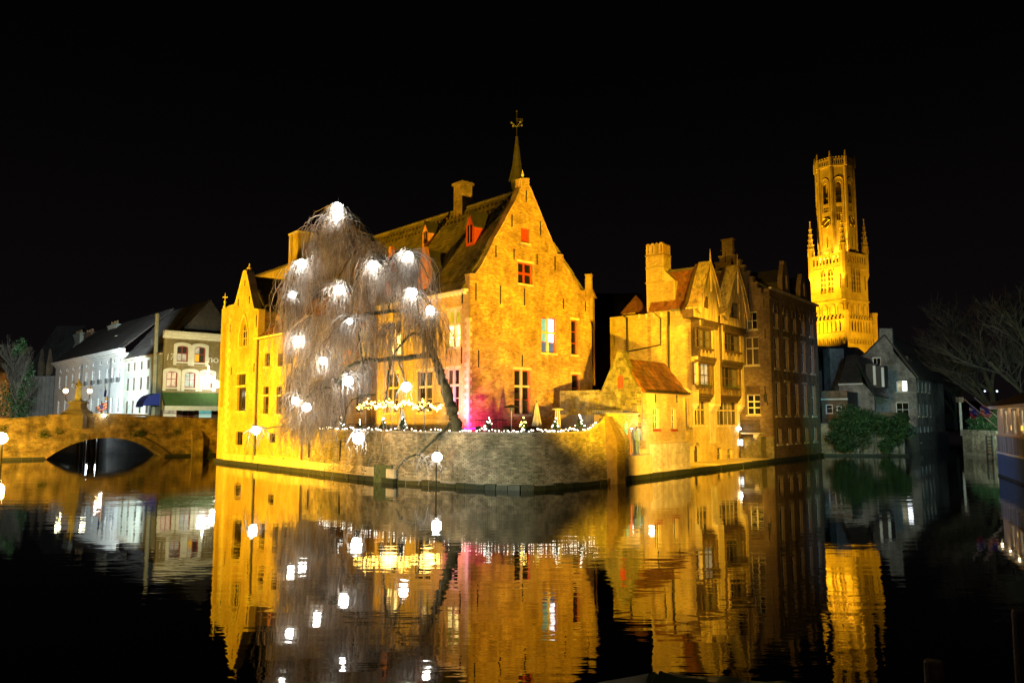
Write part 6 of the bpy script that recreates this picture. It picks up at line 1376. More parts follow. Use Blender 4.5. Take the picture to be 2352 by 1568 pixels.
for a in np.arange(tp[0][0], -.8, .8): fpiece(brg, 'footing_stone', BR, a, a + .79, .02, .2, -.5, .22, M['algae'])
iv2 = thing('creeper', 'patches of creeper growing out of the amber bridge wall above the arch', 'creeper', BR.w(3, .1, 2)); leafmass('foliage', iv2, [(BR.w(BR.px(*z1(x, y))[0], .1, BR.px(*z1(x, y))[1]), .35, .28, 1) for x, y in ((350, 1170), (380, 1180), (490, 1150), (1170, 1165), (1200, 1160), (1480, 1160), (700, 1195), (1120, 1180), (20, 1130), (1750, 1320), (1780, 1350), (1720, 1300))], 1500, .07, M['leaf'])
# floodlight at the left edge, on a bracket of the quay wall
flp = at(3, 1006, 60); fll = thing('floodlight', 'dazzling golden floodlight on a bracket at the left edge beside the bridge', 'lamp', (flp.x, flp.y, 0.0))
MB().tube([(flp.x, flp.y + .1, -1), (flp.x, flp.y + .1, flp.z)], .08, 8).obj('post', M['iron'], fll); MB().bx(flp.x - .3, flp.x + .3, flp.y, flp.y + .3, flp.z - .25, flp.z + .25).obj('housing', M['iron'], fll); MB().ball((flp.x, flp.y, flp.z), .42, 12, 8).obj('lamp_glass', M['flood'], fll)
# mooring posts beyond the arch
for i, x in enumerate((655, 690, 715, 750, 790, 820)):
    p = at(*z1(x, 1300), 76 + (i % 3) * 1.2); t = thing('mooring_post', 'mooring post seen through the bridge arch, number counted from the left: ' + ['first', 'second', 'third', 'fourth', 'fifth', 'sixth'][i], 'post', (p.x, p.y, -1), 'mooring posts beyond the arch'); MB().lathe((p.x, p.y, -1), [(.14, 0), (.12, 3.0), (.02, 3.2)], 7).obj('shaft', M['darkwood'], t)
for x in (740, 805): point('lamp_beyond_bridge', at(*z1(x, 1228), 78.5), 60, (.7, .85, 1), .2)
# ================================================================= HOUSES BEYOND THE BRIDGE
zs_ = zc(590, 1230, 4.238)
P2 = at(371, 960, 85); SHF = Fr(P2, G_); shop = thing('brick_shop', 'olive brick house dated 17 with cream window surrounds and a wide green awning', 'house', (P2.x, P2.y, 2.95))
tS_ = SHF.px(530, 900)[0]; zcn = SHF.px(*zs_(80, 155))[1]; zct = SHF.px(*zs_(80, 40))[1]
H = []; Wn = []; SR = []
def shw(x0, x1, y0, y1, panes):
    Wn.append(zwin(SHF, zs_, x0, x1, y0, y1, 2, [1.1, 1], M['redpaint'], panes, holes=H, arched='seg', fw=.09, mw=.07, n=-.12)); SR.append(H[-1])
shw(312, 482, 285, 530, [M['gpale'], M['gpale'], M['gdim'], M['gdim']]); shw(592, 757, 300, 545, [M['gamb'], M['gdim'], M['gpale'], M['gdim']])
gpo = glass('glass_lit_peach', (.2, .15, .1), .75, (1, .72, .42), .25)
shw(142, 312, 690, 935, [gpo]); shw(435, 600, 702, 945, [M['gpalegreen']]); shw(716, 872, 716, 950, [M['gpalegreen']])
zsh = SHF.px(*zs_(400, 1290))[1]
shb = wall(shop, 'facade_wall', SHF, rect(0, tS_, zsh - .1, zcn), H, M['olive'], rev=.15)
for q in Wn: q(shb)
bricks(shb, SHF, rect(0, tS_, zsh, zcn), H, M['olive'], nind=100, bl=.3, bh=.1)
for h in SR:
    t0, t1, z0, z1_ = h[0][0], h[1][0], h[0][1], max(p[1] for p in h); oo = arch(t0 - .38, t1 + .38, z0 - .42, z1_ + .4, 'seg', 10); wall(shb, 'window_surround', SHF, oo, [arch(t0 - .02, t1 + .02, z0 - .02, z1_ + .02, 'seg', 10), rect(t0 - .05, t1 + .05, z0 - .40, z0 - .2)], M['cream'], thick=.07, rev=.07, n=.09)
    for x in (t0 - .22, t1 + .22): fpiece(shb, 'scroll_block', SHF, x - .1, x + .1, .092, .14, z1_ + .02, z1_ + .22, M['cream'])
for k, (a, b_, n_) in enumerate(((.0, .35, .25), (.35, .7, .5), (.7, 1.0, .75))): fpiece(shop, 'cornice', SHF, -.25, tS_, .002, n_, zcn + (zct - zcn) * a, zcn + (zct - zcn) * b_ - .004, M['cream'])
def text(parent, fr, s, t, z, size, mat, name='lettering', rot=0, n=.03, italic=0):
    cu = bpy.data.curves.new(name, 'FONT'); cu.body = s; cu.size = size; cu.extrude = .025; cu.shear = italic; cu.materials.append(mat)
    ob = bpy.data.objects.new(name, cu); dg = bpy.context.evaluated_depsgraph_get; COL.objects.link(ob); bpy.context.view_layer.update()
    me = bpy.data.meshes.new_from_object(ob.evaluated_get(dg())); bpy.data.objects.remove(ob); o = bpy.data.objects.new(name, me); COL.objects.link(o); o.parent = parent
    if not me.materials: me.materials.append(mat)
    up = Vector((0, 0, 1)); d = fr.d; nrm = d.cross(up)
    if nrm.dot(fr.n) < 0: d = -d; nrm = -nrm
    mt = Matrix(((d.x, up.x, nrm.x, 0), (d.y, up.y, nrm.y, 0), (d.z, up.z, nrm.z, 0), (0, 0, 0, 1))) @ Matrix.Rotation(rot, 4, 'Z')
    mt.translation = fr.w(t, n, z) - ORI[parent]; o.matrix_basis = mt; return o
t, z = SHF.px(*zs_(122, 510)); text(shb, SHF, '17', t, z, .95, M['cream'], rot=.14, italic=.25)
t, z = SHF.px(*zs_(798, 545)); text(shb, SHF, 'no', t, z, 1.2, M['cream'])
aw0, aw1 = SHF.px(*zs_(60, 1100))[0], SHF.px(*zs_(938, 1100))[0]; zat = SHF.px(*zs_(200, 1030))[1]; zab = SHF.px(*zs_(200, 1240), 1.4)[1]
awn = MB(); awn.hull([SHF.w(aw0, .05, zat), SHF.w(tS_, .05, zat), SHF.w(tS_, 1.5, zab), SHF.w(aw0, 1.5, zab)], (0, 0, .05)); ao = awn.obj('awning', M['green'], shop)
for i in range(10): f = (i + .5) / 10; piece(ao, 'awning_seam', SHF.w(aw0, .05 + 1.45 * f, zat + (zab - zat) * f + .052), SHF.d * (tS_ - aw0), SHF.n * .04, (0, 0, .015), M['green'])
fpiece(shop, 'valance', SHF, aw0 - .1, tS_, 1.5, 1.56, zab - .45, zab + .05, M['cream'])
H = []; Wn = []
for x0, x1, p in ((92, 322, M['gpale']), (660, 878, M['gteal'])): Wn.append(zwin(SHF, zs_, x0, x1, 1290, 1430, 1, [1.2, 1], M['redpaint'], [emit('shop_blind_%d' % x0, (.9, .85, .5) if x0 < 300 else (.55, .85, .72), .55), p], holes=H))
Wn.append(zwin(SHF, zs_, 400, 590, 1295, 1465, 2, [1, 1.5], M['redpaint'], [M['gdark']], holes=H, name='door'))
sb = wall(shop, 'shopfront', SHF, rect(0, tS_, 2.9, zsh - .1), H, M['darkwood'])
for q in Wn: q(sb)
MB().fb(SHF, 1.0, tS_, -8, -.5, 2.9, zct - .2).obj('back_walls', M['slate'], shop)
od = thing('lit_ornament', 'glowing star shaped christmas light ornament in front of the olive brick shop', 'ornament', SHF.w(SHF.px(*zs_(810, 750))[0], 2, SHF.px(*zs_(810, 750))[1])); m = MB()
for k in range(9): m.ball(SHF.w(SHF.px(*zs_(812 - k, 610 + k * 24), 2)[0], 2, SHF.px(*zs_(812, 610 + k * 24), 2)[1]), .09 + .012 * k, 6, 4)
for k in range(34): a = U(0, 6.28); r_ = U(.25, 1); m.ball(SHF.w(SHF.px(*zs_(808 + 95 * r_ * math.cos(a), 805 + 70 * r_ * math.sin(a)), 2)[0], 2, SHF.px(*zs_(808, 805 + 70 * r_ * math.sin(a)), 2)[1]), U(.09, .17), 6, 4)
m.obj('light_bulbs', emit('ornament_light', (1, .97, .85), 10), od)
sl = SHF.w(SHF.px(*zs_(955, 890), 1.5)[0], 1.5, SHF.px(*zs_(955, 890), 1.5)[1]); st_ = thing('wall_lamp', 'bright white lamp at the corner of the shop against the yellow wing', 'lamp', sl); MB().ball(sl, .36, 10, 7).obj('globe', M['bulb'], st_); MB().tube([sl, sl + Vector((0, 2, .3))], .04, 5).obj('bracket', M['iron'], st_)
# grey and white row
WR = Fr(at(369, 960, 85.5), L_); gr = thing('grey_row_house', 'grey rendered house with small red shuttered windows between the white row and olive shop', 'house', (WR.P.x, WR.P.y, 2.95))
tg = WR.px(*z1(1030, 950))[0]; zg_ = WR.px(*z1(1345, 512))[1]
def rowhouse(root, t0, t1, ztop, xs, rows, refx, mat, frm, panes, hw_, sillm, mwname='facade_wall', ar=None):
    H = []; Wn = []; 
    for j, (y0, y1) in enumerate(rows):
        za_, zb_ = WR.px(*z1(refx, y1))[1], WR.px(*z1(refx, y0))[1]
        for i, x in enumerate(xs):
            c = WR.px(*z1(x, 1000))[0]; k_ = arch(c - hw_, c + hw_, za_, zb_, ar[j]) if ar and ar[j] else rect(c - hw_, c + hw_, za_, zb_); H.append(k_)
            Wn.append(win(None, WR, c - hw_, c + hw_, za_, zb_, 2, [1] if zb_ - za_ < 1.5 else [1, 1, 1], frm, [panes[(i * 5 + j * 3) % len(panes)]], fw=.1, n=-.12, sill=sillm))
    o = wall(root, mwname, WR, rect(t0, t1, 2.9, ztop), H, mat, rev=.18)
    for q in Wn: q(o)
    return o
rowhouse(gr, 0, tg, zg_, (1060, 1110, 1170, 1228), ((562, 635), (695, 805), (895, 1005)), 1228, M['grey'], M['darkwood'], [M['gdim'], M['gdark'], M['gcurt']], .48, M['stone'])
tiles(gr, WR.w(0, .3, zg_), WR.w(tg, .3, zg_), WR.w(tg, -5, zg_ + 6.5), WR.w(0, -5, zg_ + 6.5), M['slate'], nind=40, tw=.5, tl=.5)
fpiece(gr, 'cornice', WR, -.0, tg, .003, .35, zg_ - .1, zg_ + .12, M['stone']); MB().prism(Fr(WR.w(0, 0, 0), -WR.n.xy), [(0.1, 2.9), (9, 2.9), (9, zg_ + 1), (5, zg_ + 6.4), (.1, zg_)], -.3, -.02).fb(WR, -.2, tg, -9.3, -9, 2.9, zg_).obj('back_walls', M['slate'], gr)
pz = WR.px(*z1(1303, 172), .4); MB().tube([WR.w(WR.px(*z1(1290, 900), .3)[0], .3, 3), WR.w(WR.px(*z1(1290, 900), .3)[0], .3, pz[1])], .22, 8).obj('tall_pipe', M['grey'], gr)
ba_ = thing('blue_awning', 'rounded blue shop awning left of the green awning', 'awning', WR.w(2.4, .1, 4)); m = MB(); t0, t1 = WR.px(*z1(1200, 900), 1.0)[0], WR.px(*z1(1335, 900), .1)[0]; t0, t1 = min(t0, t1), max(t0, t1); zb0, zb1 = WR.px(*z1(1270, 940), .5)[1], WR.px(*z1(1270, 838), .5)[1]
prof = [(math.cos(a) * 1.7, zb0 + (zb1 - zb0) * math.sin(a)) for a in np.linspace(0, math.pi / 2, 7)]
for a, b_ in zip(prof[:-1], prof[1:]): m.q(WR.w(t0, a[0], a[1]), WR.w(t1, a[0], a[1]), WR.w(t1, b_[0], b_[1]), WR.w(t0, b_[0], b_[1]))
for t in (t0, t1): m.q(*([WR.w(t, p[0], p[1]) for p in prof] + [WR.w(t, 0, zb0)]))
m.obj('canopy', M['blue'], ba_); fpiece(ba_, 'valance', WR, t0, t1, 1.68, 1.74, zb0 - .2, zb0, M['blue'])
wh = thing('white_house', 'long white rendered house with tall windows and white cornice behind the bridge', 'house', WR.w(tg, 0, 2.95)); tw1 = WR.px(*z1(448, 1000))[0]; zwh = WR.px(*z1(1025, 500))[1]
wf = rowhouse(wh, tg + .02, tw1, zwh, (490, 545, 598, 655, 712, 768, 826, 890, 935, 985), ((543, 578), (618, 745), (868, 1000)), 985, M['white'], M['white'], [M['gdim'], M['gdark'], M['gdim']], .62, M['white'], ar=['round', None, None])
for k, (a, n_) in enumerate(((0, .2), (.28, .45), (.5, .7))): fpiece(wh, 'cornice', WR, tg - .1, tw1, .003, n_, zwh - .25 + a, zwh + a + .02 - .01 * k, M['white'])
fpiece(wf, 'string_course', WR, tg, tw1, .003, .08, WR.px(*z1(985, 800))[1], WR.px(*z1(985, 788))[1], M['white'])
for i, x in enumerate((712, 768, 826, 890, 935, 985)):
    c = WR.px(*z1(x, 1000))[0]; z = WR.px(*z1(985, 745))[1]; fpiece(wf, 'balconet', WR, c - .55, c + .55, .01, .22, z, z + .6, M['lead'])
tiles(wh, WR.w(tg, .5, zwh + .45), WR.w(tw1, .5, zwh + .45), WR.w(tw1, -5.5, zwh + 6), WR.w(tg, -5.5, zwh + 6), M['slate'], nind=60, tw=.5, tl=.5)
MB().fb(WR, tg, tw1, -11.3, -11, 2.9, zwh).prism(Fr(WR.w(tw1, 0, 0), -WR.n.xy), [(.4, 2.9), (11, 2.9), (11, zwh), (5.5, zwh + 5.9), (.4, zwh + .3)], -.3, 0).obj('back_walls', M['dbrick'], wh)
for x in (678, 918):
    c = WR.px(*z1(x, 1000))[0]; MB().tube([WR.w(c, .15, zwh - .4), WR.w(c, .15, 3)], .1, 6).obj('drainpipe', M['lead'], wh)
for x0, x1, y0, y1, nm in ((632, 695, 328, 460, 'left'), (722, 788, 320, 430, 'mid'), (928, 1000, 252, 350, 'right')):
    t0, z0 = WR.px(*z1(x0, y1), -5); t1, zt_2 = WR.px(*z1(x1, y0), -5); t0, t1 = min(t0, t1), max(t0, t1); c_ = MB().fb(WR, t0, t1, -5.6, -4.6, zt_2 - 4, zt_2).fb(WR, t0 - .1, t1 + .1, -5.7, -4.5, zt_2 - .3, zt_2 - .1).obj('chimney', M['grey'] if nm != 'mid' else M['dbrick'], wh)
    for k in range(3): MB().lathe(WR.w(t0 + (t1 - t0) * (k + .5) / 3, -5, zt_2), [(.2, 0), (.16, .5)], 6).obj('chimney_pot', M['brick'], c_)
for x, y in ((985, 385), (1128, 360)):
    t, z = WR.px(*z1(x, y), -2.6); fpiece(wh, 'roof_window', WR, t - .5, t + .5, -2.75, -2.4, z - .7, z + .5, M['gpalegreen'] if x < 1000 else M['white'])
# far brick building with tall windows, ivy tree
FB = Fr(at(*z1(450, 900), 128), (-.97, .1)); fb_ = thing('far_brick_building', 'dim brown brick building with tall narrow windows left of the white house', 'house', (FB.P.x, FB.P.y, 2.6)); tfb = FB.px(*z1(195, 900))[0]; zfb = FB.px(*z1(330, 690))[1]
H = []; Wn = []
for i in range(7):
    c = tfb * (i + .6) / 7.2
    for a, b_ in ((3.4, 7.6), (9.0, zfb - 1.6)): H.append(rect(c - .8, c + .8, a, b_)); Wn.append(win(None, FB, c - .8, c + .8, a, b_, 1, [1, 1, 1], M['darkwood'], [M['gdark'], M['gdim']]))
fw_ = wall(fb_, 'facade_wall', FB, rect(0, tfb, 2.6, zfb), H, M['dbrick'])
for q in Wn: q(fw_)
for i in range(8): fpiece(fw_, 'pilaster', FB, tfb * i / 7.2 - .1, tfb * i / 7.2 + .5, .0, .3, 2.6, zfb, M['concrete'])
fpiece(fw_, 'string_course', FB, 0, tfb, .31, .4, 8.1, 8.5, M['concrete']); tiles(fb_, FB.w(0, .4, zfb), FB.w(tfb, .4, zfb), FB.w(tfb, -7, zfb + 9), FB.w(0, -7, zfb + 9), M['slate'], nind=30, tw=.8, tl=.8)
for x in (335, 405):
    t, z = FB.px(*z1(x, 640), .5); MB().prism(FB, [(t - .45, zfb), (t + .45, zfb), (t + .45, zfb + 1.6), (t, zfb + 4.4), (t - .45, zfb + 1.6)], .0, .45).obj('pointed_dormer', M['dbrick'], fb_)
ob_ = thing('amber_house', 'house front glowing amber behind the ivy tree at the far left edge', 'house', at(-5, 960, 112)); OF = Fr(at(-60, 960, 112), (1, 0)); t1 = OF.px(26, 900)[0]; zo = OF.px(10, 855)[1]; ow = wall(ob_, 'facade_wall', OF, rect(0, t1, 2, zo), [rect(t1 - 3, t1 - 1.6, 4, 7)], M['brick']); win(ow, OF, t1 - 3, t1 - 1.6, 4, 7, 1, [1, 1], M['darkwood'], [M['gdim']]); tiles(ob_, OF.w(0, .3, zo), OF.w(t1, .3, zo), OF.w(t1, -4, zo + 4), OF.w(0, -4, zo + 4), M['roof'], nind=20, tw=.5, tl=.5)
point('amber_street_lamp', OF.w(t1 + 1, 7, 6), 1100, (1, .5, .12), .3)
tt = at(*z1(140, 900), 104); it = bare_tree('ivy_clad_tree', 'slim dark tree wrapped in ivy left of the far brick building', (tt.x, tt.y, 2.6), 14, .45, 9, M['darktwig'])
leafmass('ivy_leaves', it, [(Vector((tt.x + U(-2, 2) * (1 - k / 30), tt.y, 3.5 + k * .42)), 2.2 - k * .06, 1.1, 1) for k in range(24)], 2600, .2, M['leaf'])
# row of far roofs closing the view
for i, (x0, x1, y0, Y_) in enumerate(((375, 505, 718, 112), (-40, 60, 905, 150), (2120, 2235, 893, 130), (2230, 2420, 920, 150))):
    f0 = Fr(at(x0, 960, Y_), (1, .12)); tw2 = f0.px(x1, 900)[0]; zt2 = f0.px((x0 + x1) / 2, y0)[1]; hh = thing('far_house', ['black roofed house rising behind the olive shop', 'dark low house at the far left horizon', 'dark block right of the grey house row', 'dark low house behind the houseboat trees'][i], 'house', f0.w(tw2 / 2, 0, 1.9)); MB().fb(f0, 0, tw2, -8, 0, 1.8, zt2 - 4).obj('walls', M['slate'], hh); tiles(hh, f0.w(0, .3, zt2 - 4), f0.w(tw2, .3, zt2 - 4), f0.w(tw2 - 1, -4, zt2), f0.w(1, -4, zt2), M['slate'], nind=20, tw=.7, tl=.7)

# ================================================================= PEOPLE / STATUE
def person(name, label, base, h, face, cat='person', mats=('coatdark', 'coatdark', 'skin'), pose='stand', robe=False, arms=None):
    t = thing(name, label, cat, base); s = h / 1.75; f = Vector((math.cos(face), math.sin(face), 0)); r = Vector((f.y, -f.x, 0)); B = Vector(base)
    def P(x, y, z): return B + r * x * s + f * y * s + Vector((0, 0, z * s))
    arms = arms or (((-.20, .0, 1.42), (-.27, .03, 1.14), (-.24, .16, .90)), ((.20, .0, 1.42), (.27, .03, 1.14), (.24, .16, .90)))
    J = [P(0, 0, .95), P(0, 0, 1.15), P(0, .01, 1.38), P(0, .01, 1.50), P(0, .02, 1.60), P(0, .03, 1.70)]; rad = [.15, .13, .16, .055, .085, .075]; Ed = [(0, 1), (1, 2), (2, 3), (3, 4), (4, 5)]
    for sd_, A_ in zip((-1, 1), arms):
        i = len(J); J += [P(*A_[0]), P(*A_[1]), P(*A_[2])]; rad += [.06, .045, .032]; Ed += [(2, i), (i, i + 1), (i + 1, i + 2)]
        i = len(J); J += [P(.09 * sd_, 0, .86), P(.10 * sd_, .03 * sd_, .48), P(.10 * sd_, -.02 + .05 * sd_, .08), P(.11 * sd_, .14 + .05 * sd_, .04)]; rad += [.095, .06, .042, .04]; Ed += [(0, i), (i, i + 1), (i + 1, i + 2), (i + 2, i + 3)]
    me = bpy.data.meshes.new('body'); me.from_pydata([tuple(p - B) for p in J], Ed, []); o = bpy.data.objects.new('body', me); COL.objects.link(o); o.parent = t; ORI[o] = B
    sk = o.modifiers.new('skin', 'SKIN'); o.modifiers.new('sub', 'SUBSURF').levels = 1; o.modifiers['sub'].render_levels = 1
    for v, rr in zip(me.skin_vertices[0].data, rad): v.radius = (rr * s, rr * s)
    me.skin_vertices[0].data[0].use_root = True; me.materials.append(M[mats[0]])
    m = MB().lathe(P(0, .035, 1.66), [(.02, -.12), (.062, -.09), (.078, 0), (.07, .07), (.02, .115)], 12); [None for _ in ()]
    m.ball(P(0, .12, 1.65), .018, 6, 4).ball(P(-.03, .105, 1.675), .012, 5, 3).ball(P(.03, .105, 1.675), .012, 5, 3).ball(P(-.08, .03, 1.655), .02, 5, 3).ball(P(.08, .03, 1.655), .02, 5, 3); m.obj('head', M[mats[2]], t, smooth=True)
    MB().lathe(P(0, .02, 1.69), [(.084, -.05), (.09, .01), (.075, .075), (.02, .1)], 12).obj('hair', M['darkwood'] if cat == 'person' else M[mats[2]], t, smooth=True)
    MB().lathe(P(0, .0, 0), [(.26 if robe else .17, (.05 if robe else .72)), (.20 if robe else .175, .9), (.15, 1.12), (.19, 1.36), (.17, 1.46), (.06, 1.53)] if not robe else [(.30 * s, .02 * s), (.25 * s, .5 * s), (.19 * s, .95 * s), (.17 * s, 1.15 * s), (.24 * s, 1.3 * s), (.2 * s, 1.46 * s), (.06 * s, 1.53 * s)], 14, sy=.8).obj('robe' if robe else 'coat', M[mats[1]], t, smooth=True)
    return t
zst = zc(180, 1380, 7.127); SY = 69.3
sp_ = at(*zst(810, 875), SY); stt = at(*zst(825, 300), SY); hS = stt.z - sp_.z
pdl = thing('statue_pedestal', 'dark stepped stone pedestal in the middle of the bridge parapet', 'pedestal', (sp_.x, sp_.y, 2.6))
pd = MB()
for (xa, ya, yb) in ((350, 1100, 1290), (270, 1010, 1100), (165, 940, 1010), (205, 895, 940), (130, 862, 895)):
    wA = (at(*zst(800 + xa, ya), SY).x - at(*zst(800, ya), SY).x); z0, z1_ = at(*zst(800, yb), SY).z, at(*zst(800, ya), SY).z
    if xa == 350: pd.lathe((sp_.x, sp_.y, 0), [(wA * 1.3, 2.6), (wA * 1.3, z0 + .05), (wA * 1.0, z0 + (z1_ - z0) * .7), (wA * .72, z1_)], 4, math.pi / 4)
    elif xa == 270: pd.lathe((sp_.x, sp_.y, 0), [(wA * .95, z0), (wA * .8, z0 + .25), (wA * .78, z1_)], 4, math.pi / 4)
    else: pd.lathe((sp_.x, sp_.y, 0), [(wA * 1.3, z0), (wA * 1.35, z1_ - .02), (wA * 1.2, z1_)], 4, math.pi / 4)
pd.obj('pedestal_block', M['pedestal'], pdl)
person('statue', 'mossy stone statue of a robed saint holding a cross on the bridge', (sp_.x, sp_.y, sp_.z), hS, -1.9, 'statue', ('statue', 'statue', 'statue'), robe=True, arms=(((-.20, .0, 1.42), (-.38, .05, 1.18), (-.20, .22, 1.10)), ((.20, .0, 1.42), (.38, .05, 1.18), (.16, .24, 1.02))))
c0 = at(*zst(800, 480), SY - .3); c1 = at(*zst(650, 340), SY - .3); cm_ = c0.lerp(c1, .8); cr_ = thing('stone_cross', 'small cross held slanting in the arms of the bridge statue', 'cross', c0); MB().tube([c0, c1], .035, 5).tube([cm_ + Vector((.16, 0, .14)), cm_ - Vector((.16, 0, .14))], .03, 5).obj('cross_bars', M['iron'], cr_)
for i, (x, y) in enumerate(((475, 605), (1120, 610))):
    g = at(*zst(x, y), SY); t = thing('bridge_lantern', ['glowing globe lantern on a curled bracket left of the statue', 'glowing globe lantern on a curled bracket right of the statue'][i], 'lamp', g, 'lanterns beside the statue'); MB().ball(g, .21, 12, 8).obj('globe', emit('lantern_%d' % i, (1, .98, .62), 9), t)
    MB().lathe(g, [(.16, .17), (.12, .26), (.04, .34), (.02, .42)], 8).lathe(g, [(.05, -.34), (.12, -.2)], 8).obj('lantern_cap', M['gold'], t)
    s_ = 1 if i == 0 else -1; MB().tube([g + Vector((0, 0, -.3)), g + Vector((.03 * s_, 0, -.7)), g + Vector((.25 * s_, 0, -.95)), g + Vector((.7 * s_, 0, -1.1)), g + Vector((.95 * s_, 0, -1.35))], .035, 6).obj('bracket', M['iron'], t)
    point('lantern_light', g + Vector((0, -.35, .0)), 14, (1, .95, .6), .1)
point('statue_uplight', sp_ + Vector((-.5, -1.0, .2)), 16, (1, .8, .2), .05)
fY = 70.0
flag('flag', 'dark blue flag hanging on a tall pole right of the bridge statue', zst(1522, 380), zst(1530, 1290), [zst(1525, 460), zst(1562, 630), (zst(1545, 770)), zst(1500, 770)], ['flagblue'], None, fY, 'flags on the bridge', 'lead')
flag('flag', 'small yellow and red flag on a pole right of the bridge statue', zst(1590, 750), zst(1580, 1290), [zst(1525, 792), zst(1622, 800), zst(1615, 860), zst(1535, 850)], ['flagyellow', 'flagyellow', 'flagred'], None, fY, 'flags on the bridge', 'lead')
flag('flag', 'narrow furled yellow flag glowing beside the striped flag on the bridge', zst(1432, 880), zst(1438, 1290), [zst(1415, 900), zst(1445, 895), zst(1462, 1270), zst(1408, 1270)], ['flagyellow'], None, fY + .3, 'flags on the bridge', 'lead')
flag('flag', 'waving pink and white striped flag with blue emblem on the bridge', zst(1285, 1030), zst(1290, 1290), [zst(1275, 1035), zst(1580, 905), zst(1585, 1080), zst(1320, 1195)], ['flagred', 'flagwhite', 'flagred', 'flagwhite', 'flagred'], (.5, .45, .2), fY - .2, 'flags on the bridge', 'lead')
g = at(*zst(1465, 1262), fY - .6); gl = thing('ground_spotlight', 'small bright spotlight lying on the bridge parapet under the flags', 'lamp', g); MB().ball(g, .09, 8, 5).ball(g + Vector((.18, 0, 0)), .08, 8, 5).obj('lens', M['bulb'], gl)
point('flag_uplight', g + Vector((0, -.5, .4)), 26, (1, .85, .5), .1)
# ================================================================= DARK HOUSE BETWEEN THE LIT ONES
d0 = at(1362, 960, 74); DH = Fr(d0, (1, -.05)); dt = DH.px(1492, 900)[0]; dz = DH.px(1400, 740)[1]; dzr = DH.px(1420, 655)[1]
dh = thing('dark_house', 'unlit house in black shadow between the big gable and the timber house', 'house', (d0.x, d0.y, 1.9)); H = [rect(.6, 1.4, 5, 7), rect(2.4, 3.1, 5, 7)]
dw = wall(dh, 'front_wall', DH, rect(0, dt, 1.5, dz), H, M['dmortar']); 
for h in H: win(dw, DH, h[0][0], h[1][0], 5, 7, 1, [1, 1], M['darkwood'], [M['gdark']], sill=M['dbrick'])
tiles(dh, DH.w(-.2, .2, dz), DH.w(dt, .2, dz), DH.w(dt, -5, dzr), DH.w(-.2, -5, dzr), M['slate'], nind=40, tw=.5, tl=.5)
p = at(1353, 680, 60); ct = thing('small_chimney', 'small flared brick chimney peeping out right of the big gable', 'chimney', (p.x, p.y, 6)); z1_, z2_, z3_ = at(1353, 683, 60).z, at(1353, 663, 60).z, at(1353, 634, 60).z
MB().lathe((p.x, p.y, 0), [(.5, 6), (.5, z1_), (.75, z1_), (.36, z2_), (.33, z3_), (.38, z3_), (.38, z3_ + .12)], 4, .5).obj('chimney_stack', obr, ct)
# ================================================================= THE HANGING TREE
pxY = lambda L: [at(x, y, Y) for x, y, Y in L]
tree = thing('weeping_tree', 'huge leafless weeping tree hung with white globe lamps on the terrace corner', 'tree', at(1050, 1000, 40.9))
def smooth(P, n=5):
    o = []
    for i in range(len(P) - 1):
        p0, p1, p2, p3 = P[max(i - 1, 0)], P[i], P[i + 1], P[min(i + 2, len(P) - 1)]
        for k in range(n): t = k / n; o.append(.5 * ((2 * p1) + (p2 - p0) * t + (2 * p0 - 5 * p1 + 4 * p2 - p3) * t * t + (3 * p1 - p0 - 3 * p2 + p3) * t ** 3))
    return o + [P[-1]]
tm = MB()
def limb(L, r0, r1, jit=.03, sides=8):
    P = smooth(pxY(L)); P = [p + Vector((U(-jit, jit), U(-jit, jit), U(-jit, jit))) for p in P]; n_ = len(P)
    rr = [(r0 + (r1 - r0) * (i / (n_ - 1)) ** .8) * U(.86, 1.16) for i in range(n_)]; tm.tube(P, rr, sides); return P
trunk = limb([(1053, 1003, 40.8), (1045, 965, 41), (1031, 919, 41.2), (1015, 868, 41.4), (1003, 835, 41.5), (985, 790, 41.6), (968, 745, 41.7), (950, 712, 41.8), (918, 682, 42), (898, 645, 42.3), (888, 604, 42.5), (860, 556, 42.8), (825, 520, 43), (795, 495, 43.2), (772, 478, 43.3)], .34, .05, .045, 14)
limb([(1060, 1006, 40.7), (1050, 985, 40.95), (1040, 950, 41.1)], .34, .25)
